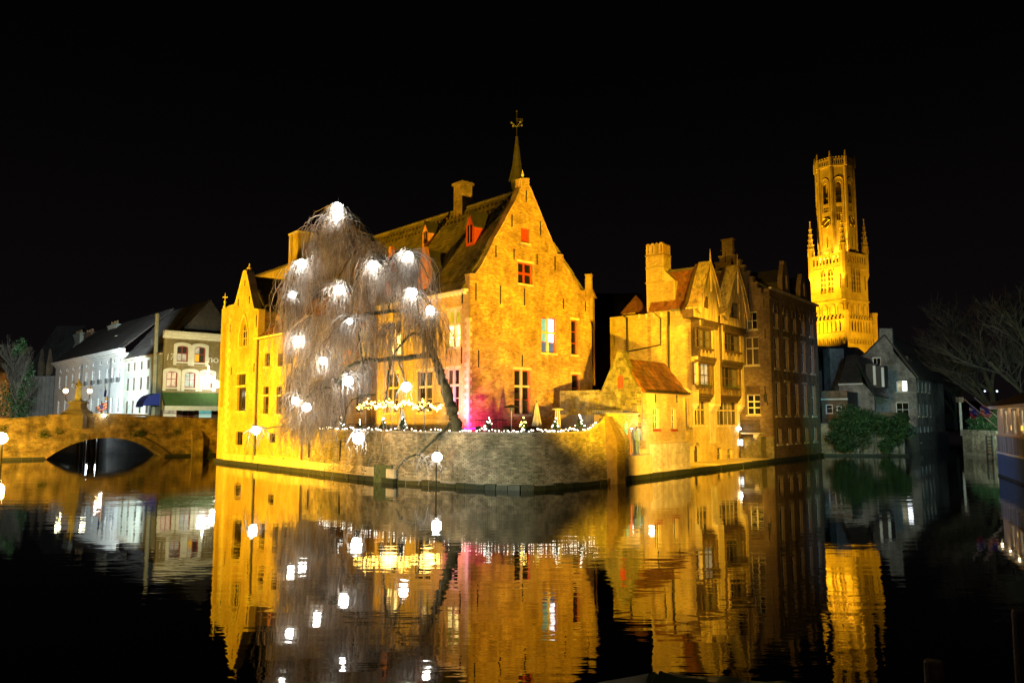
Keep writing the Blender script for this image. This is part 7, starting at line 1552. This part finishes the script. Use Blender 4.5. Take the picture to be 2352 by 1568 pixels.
LIMBS = [([(985, 815, 41.5), (944, 821, 41.2), (878, 826, 40.8), (844, 828, 40.4), (800, 842, 40), (770, 880, 39.8)], .17, .05),
 ([(982, 800, 41.6), (968, 770, 41.4), (944, 768, 41.2), (922, 790, 41), (905, 815, 40.9), (895, 850, 40.8)], .10, .04),
 ([(950, 712, 41.8), (905, 714, 41.5), (862, 719, 41.2), (838, 722, 41), (828, 745, 40.9), (826, 790, 40.8), (838, 850, 40.7)], .13, .04),
 ([(893, 708, 41.5), (898, 690, 41.6), (915, 670, 41.9)], .05, .05),
 ([(895, 828, 40.9), (894, 860, 40.8), (888, 900, 40.7), (884, 925, 40.7)], .07, .03),
 ([(915, 828, 41), (925, 858, 40.9), (932, 885, 40.8)], .05, .025),
 ([(1010, 996, 40.3), (985, 1022, 39.8), (965, 1040, 39.3), (935, 1052, 38.9), (925, 1060, 38.8), (912, 1082, 38.7)], .08, .03),
 ([(962, 1041, 39.3), (975, 1060, 39), (1000, 1072, 38.9)], .04, .02),
 ([(1040, 950, 41.1), (1030, 975, 40.8), (1012, 995, 40.3)], .09, .08),
 ([(680, 962, 44), (657, 976, 44.5), (620, 982, 45), (598, 985, 45.2), (570, 992, 45.4)], .05, .02),
 ([(888, 604, 42.5), (905, 588, 42), (925, 577, 41.6), (942, 580, 41.3), (965, 600, 41), (985, 640, 40.8)], .09, .03),
 ([(898, 645, 42.3), (880, 612, 42), (858, 600, 41.4), (835, 612, 40.9), (815, 650, 40.5), (808, 720, 40.3)], .09, .03),
 ([(860, 556, 42.8), (820, 575, 42.8), (790, 615, 42.4), (770, 660, 42), (762, 720, 41.6)], .08, .03),
 ([(825, 520, 43), (775, 545, 43.6), (730, 580, 43.8), (700, 598, 43.6), (678, 625, 43.4), (665, 680, 43.3)], .08, .02),
 ([(770, 660, 42), (735, 690, 42.4), (705, 740, 42.8), (690, 800, 43), (683, 880, 43.2)], .06, .02),
 ([(968, 745, 41.7), (960, 700, 41.2), (950, 672, 40.9), (978, 690, 40.5), (990, 730, 40.3), (1000, 800, 40.2)], .05, .02),
 ([(772, 478, 43.3), (755, 490, 43.4), (735, 520, 43.6)], .05, .02), ([(790, 495, 43.2), (820, 500, 42.8), (845, 540, 42.4), (860, 590, 42.2)], .05, .02),
 ([(760, 890, 40), (725, 895, 40.5), (700, 920, 41), (690, 960, 41.4)], .05, .02), ([(862, 905, 40.4), (820, 912, 40.2), (800, 930, 40.1), (790, 965, 40), (770, 1010, 39.9)], .045, .02)]
for L in LIMBS: limb(L[0], L[1], L[2])
tm.obj('trunk', M['bark'], tree, smooth=True)
random.seed(21)
for b_ in range(26):                                         # moss and ivy clinging to the trunk
    pass
leafmass('trunk_moss', tree, [(Vector(p) + Vector((0, -.15, 0)), .25, .3, 1) for p in trunk[22:46:3]], 500, .05, M['leaf'])
tw = MB(); STR = []
def strand(p, az, Rr, L, r0=.016):
    """a twig that arches out from its limb and then hangs, kinked and uneven"""
    nseg = 10; out = Rr * U(.08, 1) ; up = U(.0, .3) * min(out, 1.6); ln = L * (U(.25, .8) if R() < .6 else U(.7, 1.1)); P = []; dr = Vector((0, 0, 0)); sway = Vector((U(-1, 1), U(-1, 1), 0)) * U(0, .35)
    d = Vector((math.cos(az), math.sin(az), 0)); kk = U(.03, .12)
    for i in range(nseg + 1):
        s = i / nseg; h = 1 - (1 - min(s * U(1.7, 2.0), 1)) ** 2; z = up * math.sin(min(s * 3.2, math.pi)) - ln * max(0, s - .10) ** 1.2 - out * .35 * h * h
        dr += Vector((random.gauss(0, kk), random.gauss(0, kk), random.gauss(0, kk * .4)))
        P.append(p + d * out * h + dr + sway * s * s + Vector((0, 0, z)))
    tw.tube(P, [r0 * (1 - .7 * i / nseg) for i in range(nseg + 1)], 3, cap=False); return P
def dome(x, y, Y, Rr, L, n, r0=.016):
    c = at(x, y, Y)
    az0 = [U(0, 6.28) for _ in range(7)]
    for q in range(int(7 + n / 14)):                         # crooked boughs that carry the twigs, forking once or twice
        a_ = random.choice(az0); P = strand(c, a_, Rr * .85, L * .8, U(.026, .05))
        for k in (3, 5): P2 = strand(P[k], a_ + U(-1.2, 1.2), Rr * .5, L * .5, .022); strand(P2[4], a_ + U(-2, 2), Rr * .3, L * .4, .014)
    for _ in range(int(n * .72)):
        az = random.choice(az0) + random.gauss(0, .2); P = strand(c + Vector((U(-.25, .25), U(-.25, .25), U(-.2, .1))), az, Rr, L, r0 * U(.7, 1.5))
        for q in range(2):
            k = random.randint(2, 7); a2 = az + U(-1.5, 1.5); strand(P[k], a2, Rr * U(.1, .35), L * (1 - k / 10) * .8, r0 * .6)
for D_ in ((775, 474, 43.3, 1.25, 5.0, 170), (760, 500, 43.5, 1.8, 4.6, 90), (800, 505, 43.0, 1.9, 4.4, 90), (735, 545, 43.6, 1.5, 4.5, 90), (855, 600, 41.4, 2.2, 5.2, 140), (940, 580, 41.4, 1.6, 4.6, 125), (695, 603, 43.5, 1.2, 6.2, 120), (780, 655, 41.9, 2.0, 5.6, 120), (672, 680, 43.3, .75, 6.6, 80),
           (820, 725, 40.6, 2.0, 5.0, 120), (720, 730, 42.6, 1.7, 5.6, 120), (950, 668, 40.9, 1.4, 4.5, 75), (990, 715, 40.4, .8, 5.6, 60), (895, 745, 41, 1.4, 4.5, 40), (688, 850, 43, .95, 4.6, 120), (760, 870, 40.2, 1.4, 3.2, 110), (735, 810, 42, 1.5, 4.8, 110), (830, 830, 40.4, 1.3, 3.2, 50), (845, 560, 42.6, 1.6, 4.5, 120), (810, 540, 43, 1.9, 4.5, 110), (690, 955, 43.5, .9, 2.2, 90), (735, 945, 42.2, .9, 2.3, 70), (662, 900, 44.2, .5, 3.0, 40)):
    dome(*D_)
for x, y, Y in ((822, 992, 38.6), (700, 925, 41.5), (678, 910, 42), (800, 860, 40), (590, 986, 45.2), (690, 604, 43.2), (855, 606, 40.8), (935, 586, 40.9), (780, 650, 41.2), (945, 668, 40.4), (775, 480, 42.9)):   # thick pale twig ends crowding round the lamps
    c = at(x, y, Y)
    for _ in range(16): strand(c + Vector((U(-.1, .1), U(-.1, .1), .15)), U(0, 6.28), .55, 1.5, .032)
for q in range(160):                                           # long loose ends trailing over the wall and before the house
    L = random.choice(LIMBS[:6] + LIMBS[11:]); p = at(*[a for a in random.choice(L[0][2:])]); strand(p, U(0, 6.28), U(.3, 1.4), U(2, 5), .014)
for q in range(70): p = at(U(925, 1010), U(1040, 1060), 38.7); strand(p, U(0, 6.28), .5, U(.4, 2.0), .012) if (q % 2 or True) and abs(p.x + 0) > 0 and U(0, 1) > .4 else None
crown = tw.obj('crown', M['twig'], tree); crown['kind'] = 'stuff'
random.seed(5)
# lamps in the tree
LAMPS = [(776, 474, 42.7, .24, 'topmost of all, at the very tip of the weeping tree'), (774, 496, 42.6, .24, 'just under the topmost one in the tree tip'), (938, 588, 40.6, .27, 'on top of the right-hand dome of the tree'), (857, 610, 40.4, .28, 'in the fork between the two tree domes'),
 (693, 606, 42.6, .29, 'on the left shoulder of the tree beside the tall chimney'), (780, 665, 40.6, .27, 'in the middle of the crown below the dome'), (947, 672, 40.1, .27, 'right of the trunk fork, level with the house eave'), (672, 677, 42.9, .19, 'small one at the left rim of the crown'),
 (988, 711, 40.0, .22, 'at the right rim of the crown before the lit upper windows'), (803, 738, 39.8, .16, 'small one in the centre of the hanging twigs'), (683, 782, 42.2, .24, 'at the left rim over the yellow wing'), (742, 828, 40.5, .22, 'beside the lit gallery windows'),
 (800, 875, 39.4, .27, 'above the dark arched door'), (933, 888, 40.2, .27, 'just above the golden light canopy'), (678, 920, 41.2, .20, 'smaller of the low pair at the left of the crown'), (704, 935, 40.9, .25, 'larger of the low pair at the left of the crown'),
 (588, 988, 45.0, .26, 'farthest left, on a branch before the wing drainpipe'), (823, 1006, 38.2, .31, 'big one hanging before the canal wall'), (1004, 1049, 38.1, .26, 'lowest one, at the canal wall under the trunk')]
for x, y, Y, r_, lb in LAMPS:
    c = at(x, y, Y); t = thing('globe_lamp', 'white globe lamp ' + lb, 'lamp', c, 'globe lamps in the weeping tree'); o = MB().ball((c.x, c.y, c.z), r_ * .88, 14, 9).obj('globe', M['bulb'], t, smooth=True)
    MB().tube([c + Vector((0, 0, r_ * .95)), c + Vector((.02, .05, r_ + .35))], .015, 4).lathe((c.x, c.y, c.z + r_ * .92), [(.07, 0), (.05, .07)], 8).obj('cord', M['iron'], t)
# pole and bucket light under the lowest lamp
c = at(1002, 1065, 38.0); t = thing('lamp_pole', 'thin dark pole standing in the water under the lowest globe lamp', 'pole', (c.x, c.y, -.5)); MB().tube([(c.x, c.y, -.5), (c.x, c.y, c.z)], .035, 6).obj('shaft', M['iron'], t)
# ================================================================= LIGHTS AND THINGS ON THE TERRACE
def ballmesh(mat, r=1.0):
    k = 'ball' + mat.name
    if k not in _unit: b = MB().ball((0, 0, 0), 1, 8, 5); me = bpy.data.meshes.new('bulb'); me.from_pydata(b.v, [], b.f); me.materials.append(mat); _unit[k] = me
    return _unit[k]
def bulb(parent, p, r, mat):
    o = bpy.data.objects.new('bulb', ballmesh(mat)); COL.objects.link(o); o.parent = parent; o.location = Vector(p) - ORI[parent]; o.scale = (r, r, r); ORI[o] = ORI[parent]; return o
gar = thing('light_garland', 'string of small white lights running along the top of the curved canal wall', 'string lights', WP[8] + Vector((0, 0, 2.8))); cord = []
s = 0; W_start = W0.lerp(W1, .66)
pts_ = []
s = 2.2
while s < S[-1] - 1.0:
    p, z = along(s); pts_.append(p * 1.004 + Vector((0, 0, z + .14 + .05 * math.sin(s * 2.3) + U(-.02, .03)))); s += .16 * U(.6, 1.3)
MB().tube(pts_[::2], .008, 3).obj('cord', M['iron'], gar)
xs_of = lambda p: 1176 + FL * p.x / p.y
dens = [1 if xs_of(p) < 1090 else 2 for p in pts_]
nb_ = 0
for i, p in enumerate(pts_):
    if nb_ > 295: break
    if xs_of(p) < 1090 and i % 2 and R() < .55: continue
    bulb(gar, p + Vector((U(-.04, .04), U(-.04, .04), U(-.05, .05))), U(.02, .038), M['fairy']); nb_ += 1
can = thing('light_canopy', 'dense golden fairy lights draped over a parasol frame on the terrace', 'string lights', at(920, 945, 43.5)); cf = []
for i in range(298):
    u = R(); x = 820 + 196 * u; sw_g = abs(math.sin(u * 3.1416 * 4.3)); yc = 938 - 9 * sw_g - 5 * math.sin(u * 3.14) + 2 * u; p = at(x + U(-2, 2), yc + random.gauss(0, 2.2 + 3.2 * sw_g), 43.5 + U(-.9, .9)); bulb(can, p, U(.016, .04), M['fairygold'])
MB().tube([at(822, 940, 43.5), at(870, 926, 43.6), at(920, 932, 43.5), at(970, 930, 43.6), at(1015, 925, 43.5)], .03, 5).tube([at(920, 932, 43.5), (at(920, 932, 43.5).x, 43.5, 1.9)], .035, 6).obj('frame', M['iron'], can)
point('canopy_glow', at(900, 940, 43.0), 120, (1, .6, .15), .4); point('canopy_glow', at(985, 940, 43.0), 120, (1, .6, .15), .4)
def xmas(x, yb, h, Y, label, nl, mat='fairy'):
    p = at(x, yb, Y); t = thing('small_fir_tree', label, 'christmas tree', (p.x, p.y, p.z), 'small fir trees on the canal wall'); m = MB()
    for i in range(260):
        f = R() ** .7; a = U(0, 6.28); r_ = (1 - f) * h * .34 + .03; c = Vector((p.x, p.y, p.z + .12 + f * (h - .14))); q = c + Vector((math.cos(a) * r_, math.sin(a) * r_, -.07)); s_ = Vector((-math.sin(a), math.cos(a), 0)) * .035
        m.q(c, q - s_, q + s_ + Vector((0, 0, .02)))
    o = m.obj('needles', M['fir'], t); MB().lathe(p, [(.10, 0), (.13, .14), (.02, .14), (.015, h * .8)], 8).obj('pot', M['iron'], t)
    for i in range(nl):
        f = U(.03, .97) if i else .99; a = U(0, 6.28); r_ = (1 - f) * h * .34 + .02; bulb(t, (p.x + math.cos(a) * r_, p.y - abs(math.sin(a)) * r_ * .9, p.z + .14 + f * (h - .16)), U(.018, .032), M[mat])
for a in ((783, 983, .60, 43.0, 'small fir tree with sloping white lights at the left end of the garland', 12), (826, 984, .5, 42.2, 'little low fir tree with lights between the two leftmost wall trees', 9), (880, 986, .62, 41.3, 'small fir tree on the canal wall left of the big low globe lamp', 11), (925, 987, .7, 41, 'small fir tree on the wall below the golden light canopy', 10),
          (1122, 992, .75, 39.8, 'lit fir tree on the wall just right of the weeping trunk', 22), (1203, 994, .80, 39.3, 'yellow lit fir tree at the middle of the curved wall', 24), (1276, 992, .72, 39.9, 'lit fir tree on the wall beside the pyramid heater', 18), (1332, 988, .82, 40.9, 'lit fir tree on the wall nearest the right end of the garland', 24)):
    xmas(a[0], a[1], a[2] * 1.0, a[3], a[4], int(a[5] * .5), mat='fairygold' if a[0] == 1203 else 'fairy')
def closed_parasol(x, yt, yb, Y, label):
    a, b_ = at(x, yt, Y), at(x, yb, Y); t = thing('closed_parasol', label, 'parasol', (a.x, a.y, 1.9), 'closed parasols on the terrace'); h = a.z - b_.z
    m = MB(); prof = [(.03, 0), (.09, -.15 * h), (.17, -.5 * h), (.27, -.85 * h), (.31, -h), (.08, -h * 1.02)]; n_ = 16; i0 = len(m.v)
    for r_, z in prof:
        for k in range(n_): an = 2 * math.pi * k / n_; rr = r_ * (1.0 if k % 2 else .68); m.v.append((a.x + math.cos(an) * rr, a.y + math.sin(an) * rr, a.z + z))
    for i in range(len(prof) - 1):
        for k in range(n_): k2 = (k + 1) % n_; A_ = i * n_; m.f.append((A_ + k, A_ + k2, A_ + n_ + k2, A_ + n_ + k))
    m.obj('canopy', M['cloth'], t); MB().tube([(a.x, a.y, 1.9), (a.x, a.y, a.z + .12)], .03, 6).obj('pole', M['iron'], t); MB().lathe((a.x, a.y, 1.9), [(.35, 0), (.3, .08)], 10).obj('foot', M['concrete'], t)
closed_parasol(1233, 924, 978, 43.5, 'closed grey parasol in front of the big gable beside the pyramid heater'); closed_parasol(925, 938, 985, 42.8, 'closed grey parasol under the golden light canopy')
# pyramid heater
p = at(1281, 990, 42.6); zt = at(1281, 938, 42.6).z; t = thing('pyramid_heater', 'silver pyramid patio heater with flat round cap in front of the big gable', 'heater', (p.x, p.y, 1.9)); zb = 1.9
for k in range(4):
    a = k * math.pi / 2 + .6; MB().tube([(p.x + math.cos(a) * .30, p.y + math.sin(a) * .30, zb), (p.x + math.cos(a) * .13, p.y + math.sin(a) * .13, zt - .08)], .022, 5).obj('leg', M['cloth'], t)
MB().lathe((p.x, p.y, zb), [(.26, 0), (.26, .75), (.24, .8)], 4, .6).obj('base_box', M['lead'], t); MB().tube([(p.x, p.y, zb + .8), (p.x, p.y, zt - .1)], .05, 8).obj('glass_tube', M['cloth'], t); MB().lathe((p.x, p.y, zt - .06), [(.33, 0), (.33, .03), (.05, .10)], 14).obj('cap', M['stone'], t)
def mush(x, yt, yb, Y, label, pm):
    a = at(x, yt, Y); t = thing('mushroom_heater', label, 'heater', (a.x, a.y, 1.9), 'mushroom heaters on the terrace'); MB().tube([(a.x, a.y, 1.9), (a.x, a.y, a.z)], .03, 8).obj('pole', M[pm], t); MB().lathe((a.x, a.y, a.z - .02), [(.42, 0), (.38, .06), (.10, .16), (.02, .18)], 14).obj('hood', M['iron'], t); MB().lathe((a.x, a.y, a.z - .2), [(.1, 0), (.13, .18)], 10).obj('burner', M['lead'], t); MB().lathe((a.x, a.y, 1.9), [(.24, 0), (.22, .5), (.05, .55)], 12).obj('gas_housing', M['iron'], t)
mush(1175, 935, 990, 43.6, 'mushroom heater with black hood and pale pole left of the parasol', 'white'); mush(975, 937, 990, 43.0, 'mushroom heater standing under the right part of the golden canopy', 'lead')
def table(x, Y, label, w_=.7):
    p = at(x, 985, Y); t = thing('terrace_table', label, 'table', (p.x, p.y, 1.9), 'tables on the terrace'); MB().bx(p.x - w_ / 2, p.x + w_ / 2, p.y - w_ / 2, p.y + w_ / 2, 2.88, 2.93).obj('table_top', M['stone'], t)
    for dx in (-1, 1):
        for dy in (-1, 1): MB().bx(p.x + dx * w_ * .44 - .02, p.x + dx * w_ * .44 + .02, p.y + dy * w_ * .44 - .02, p.y + dy * w_ * .44 + .02, 1.9, 2.88).obj('leg', M['cloth'], t)
table(1257, 42.8, 'high pale table between the parasol and the pyramid heater'); table(1300, 42.4, 'high pale table just right of the pyramid heater', .9); table(1150, 43, 'high table between the first wall tree and the heater', .7)
def chair(x, Y, label):
    p = at(x, 985, Y); t = thing('terrace_chair', label, 'chair', (p.x, p.y, 1.9), 'high chairs on the terrace'); s_ = .2; MB().bx(p.x - s_, p.x + s_, p.y - s_, p.y + s_, 2.6, 2.64).obj('seat', M['darkwood'], t); MB().bx(p.x - s_, p.x + s_, p.y + s_, p.y + s_ + .03, 2.75, 3.05).obj('backrest', M['darkwood'], t)
    for dx in (-1, 1):
        for dy in (-1, 1): MB().bx(p.x + dx * s_ * .9 - .015, p.x + dx * s_ * .9 + .015, p.y + dy * s_ * .9 - .015, p.y + dy * s_ * .9 + .015, 1.9, 2.6 if dy < 0 else 3.05).obj('leg', M['iron'], t)
chair(1100, 44, 'dark chair by the pink lit house corner'); chair(1218, 43.4, 'dark chair between yellow wall tree and parasol'); chair(1313, 42, 'dark chair right of the pyramid heater'); chair(1165, 43.6, 'dark chair left of the mushroom heater pole')
# iron railings behind the wall
def railing(P, label, h=.75, z0=2.0, sp=.16):
    t = thing('railing', label, 'railing', P[0]); k = 0
    for a, b_ in zip(P[:-1], P[1:]):
        a, b_ = Vector(a), Vector(b_); d = b_ - a; n_ = int(d.length / sp); MB().tube([a + Vector((0, 0, h)), b_ + Vector((0, 0, h))], .02, 5).obj('top_rail', M['iron'], t)
        for i in range(n_): q = a + d * (i + .5) / n_; piece(t, 'baluster', q - Vector((.01, .01, 0)), (.02, 0, 0), (0, .02, 0), (0, 0, h), M['iron'])
q_ = lambda x, Y, z: (at(x, 990, Y).x, Y, z)
railing([q_(1090, 42, 2.35), q_(1165, 41.6, 2.35)], 'thin iron railing on the terrace behind the lit wall between trunk and heater', 1.05); railing([q_(1345, 43, 2.6), q_(1392, 44.6, 2.6)], 'black iron railing at the right end of the terrace by the landing', 1.4)
railing([tuple(W0.lerp(W1, .65) * 1.01 + Vector((0, 0, 2.8))), tuple(W1 * 1.01 + Vector((0, 0, 2.8)))], 'iron railing on the canal wall under the low pair of globe lamps', .35)
# canopy slab over the gate side of the terrace, with a folded awning
g2_ = Fr(at(1362, 960, 46.5), (1, -.08)); ta3 = g2_.px(1430, 950)[0]; zz_ = g2_.px(1400, 947)[1]
cs_ = thing('flat_canopy', 'low flat canopy on thin steel posts at the right end of the terrace', 'canopy', g2_.w(1, 0, 1.9)); MB().fb(g2_, 0, ta3, -1.6, 0, zz_, zz_ + .14).obj('slab', M['concrete'], cs_)
for f in (.02, .2, .6, .9): MB().tube([g2_.w(ta3 * f, -.1, 1.9), g2_.w(ta3 * f, -.1, zz_)], .035, 6).obj('post', M['lead'], cs_)
# magenta glow at the house corner
mt_ = at(1078, 984, 45.5); mg = thing('magenta_light_bar', 'low magenta light bar glowing at the foot of the brick house corner', 'lamp', mt_); MB().tube([at(1066, 984, 45.6), at(1100, 984, 45.8)], .03, 6).obj('tube', M['magenta'], mg)
spot('magenta_uplight', (-2.6, 45.2, 2.2), (-1.8, 47.7, 5.0), 2000, (1.0, .02, .30), 95, .9, .05); spot('magenta_uplight', (-3.6, 45.8, 2.1), (-3.4, 48.2, 8), 2600, (1.0, .30, .55), 70, .9, .05)
# people at the landing
zL = zc(2300, 1500, 4.704)
pb = gwl.w(gwl.px(*zL(400, 900))[0], .1, zld); person('person', 'person in pale blue coat bending at the landing doorway', (pb.x, pb.y, pb.z), 1.6, -1.2, mats=('coat', 'coat', 'skin')); pb = gwl.w(gwl.px(*zL(325, 900))[0], -.55, zld); person('person', 'person in dark clothes inside the arched landing doorway', (pb.x, pb.y, pb.z), 1.65, -1.6)
# ================================================================= FOREGROUND
a = at(1520, 1541, 9.0); bt_ = thing('covered_boat', 'small boat under a pale green tarpaulin at the bottom edge of the photo', 'boat', (a.x, a.y - 1, 0)); dB_ = Vector((.98, -.42, 0)).normalized(); nB_ = Vector((.42, .98, 0)).normalized()
apx = [a + Vector((0, 0, 0)), a + dB_ * 1.2 + Vector((0, 0, -.12)), a + dB_ * 3 + Vector((0, 0, -.2))]; bow = a - dB_ * 1.0; m = MB(); zt9 = .42
L_l = [bow + Vector((0, 0, zt9 - a.z)), a - nB_ * .9 - dB_ * .1 + Vector((0, 0, zt9 - a.z)), a - nB_ * 1.1 + dB_ * 1.2 + Vector((0, 0, zt9 - a.z)), a - nB_ * 1.1 + dB_ * 3 + Vector((0, 0, zt9 - a.z))]
R_l = [bow + Vector((0, 0, zt9 - a.z)), a + nB_ * .9 - dB_ * .1 + Vector((0, 0, zt9 - a.z)), a + nB_ * 1.1 + dB_ * 1.2 + Vector((0, 0, zt9 - a.z)), a + nB_ * 1.1 + dB_ * 3 + Vector((0, 0, zt9 - a.z))]
ap3 = [a - dB_ * .15 + Vector((0, 0, -.04))] + apx
for side in (L_l, R_l):
    m.q(side[0], side[1], ap3[0])
    for i in range(3):
        for j in range(6):
            def S_(u, v): p = ap3[i].lerp(ap3[i + 1], u).lerp(side[i].lerp(side[i + 1], u) if i else side[0].lerp(side[1], .3 + .7 * u), v); return p - Vector((0, 0, .13 * math.sin(v * math.pi) + .02 * math.sin(u * 12 + v * 5)))
            m.q(S_(j / 6, 0), S_((j + 1) / 6, 0), S_((j + 1) / 6, .5), S_(j / 6, .5)).q(S_(j / 6, .5), S_((j + 1) / 6, .5), S_((j + 1) / 6, 1), S_(j / 6, 1))
m.obj('tarpaulin', M['tarp'], bt_); hl_ = [p.copy() for p in L_l] + [p.copy() for p in R_l[::-1][:-1]]
MB().hull([Vector((p.x, p.y, -.3)) for p in hl_], (0, 0, zt9 + .28)).obj('hull', M['darkwood'], bt_)
spot('quay_lamp', (3, 1, 6), (3.5, 8.5, .5), 32, (1, .9, .5), 80, .8, .2)
for i, (x, y, Y) in enumerate(((2144, 1516, 7.2), (2345, 1400, 7.6))):
    p = at(x, y, Y); t = thing('mooring_pile', ['dark wooden mooring pile at the bottom edge right of the belfry reflection', 'taller dark wooden mooring pile at the bottom right corner'][i], 'post', (p.x, p.y, -1), 'mooring piles in the foreground'); m = MB().lathe((p.x, p.y, -1), [(.085, 0), (.08, 1 + p.z - .02), (.07, 1 + p.z)], 12); m.obj('pile', M['darkwood'], t)
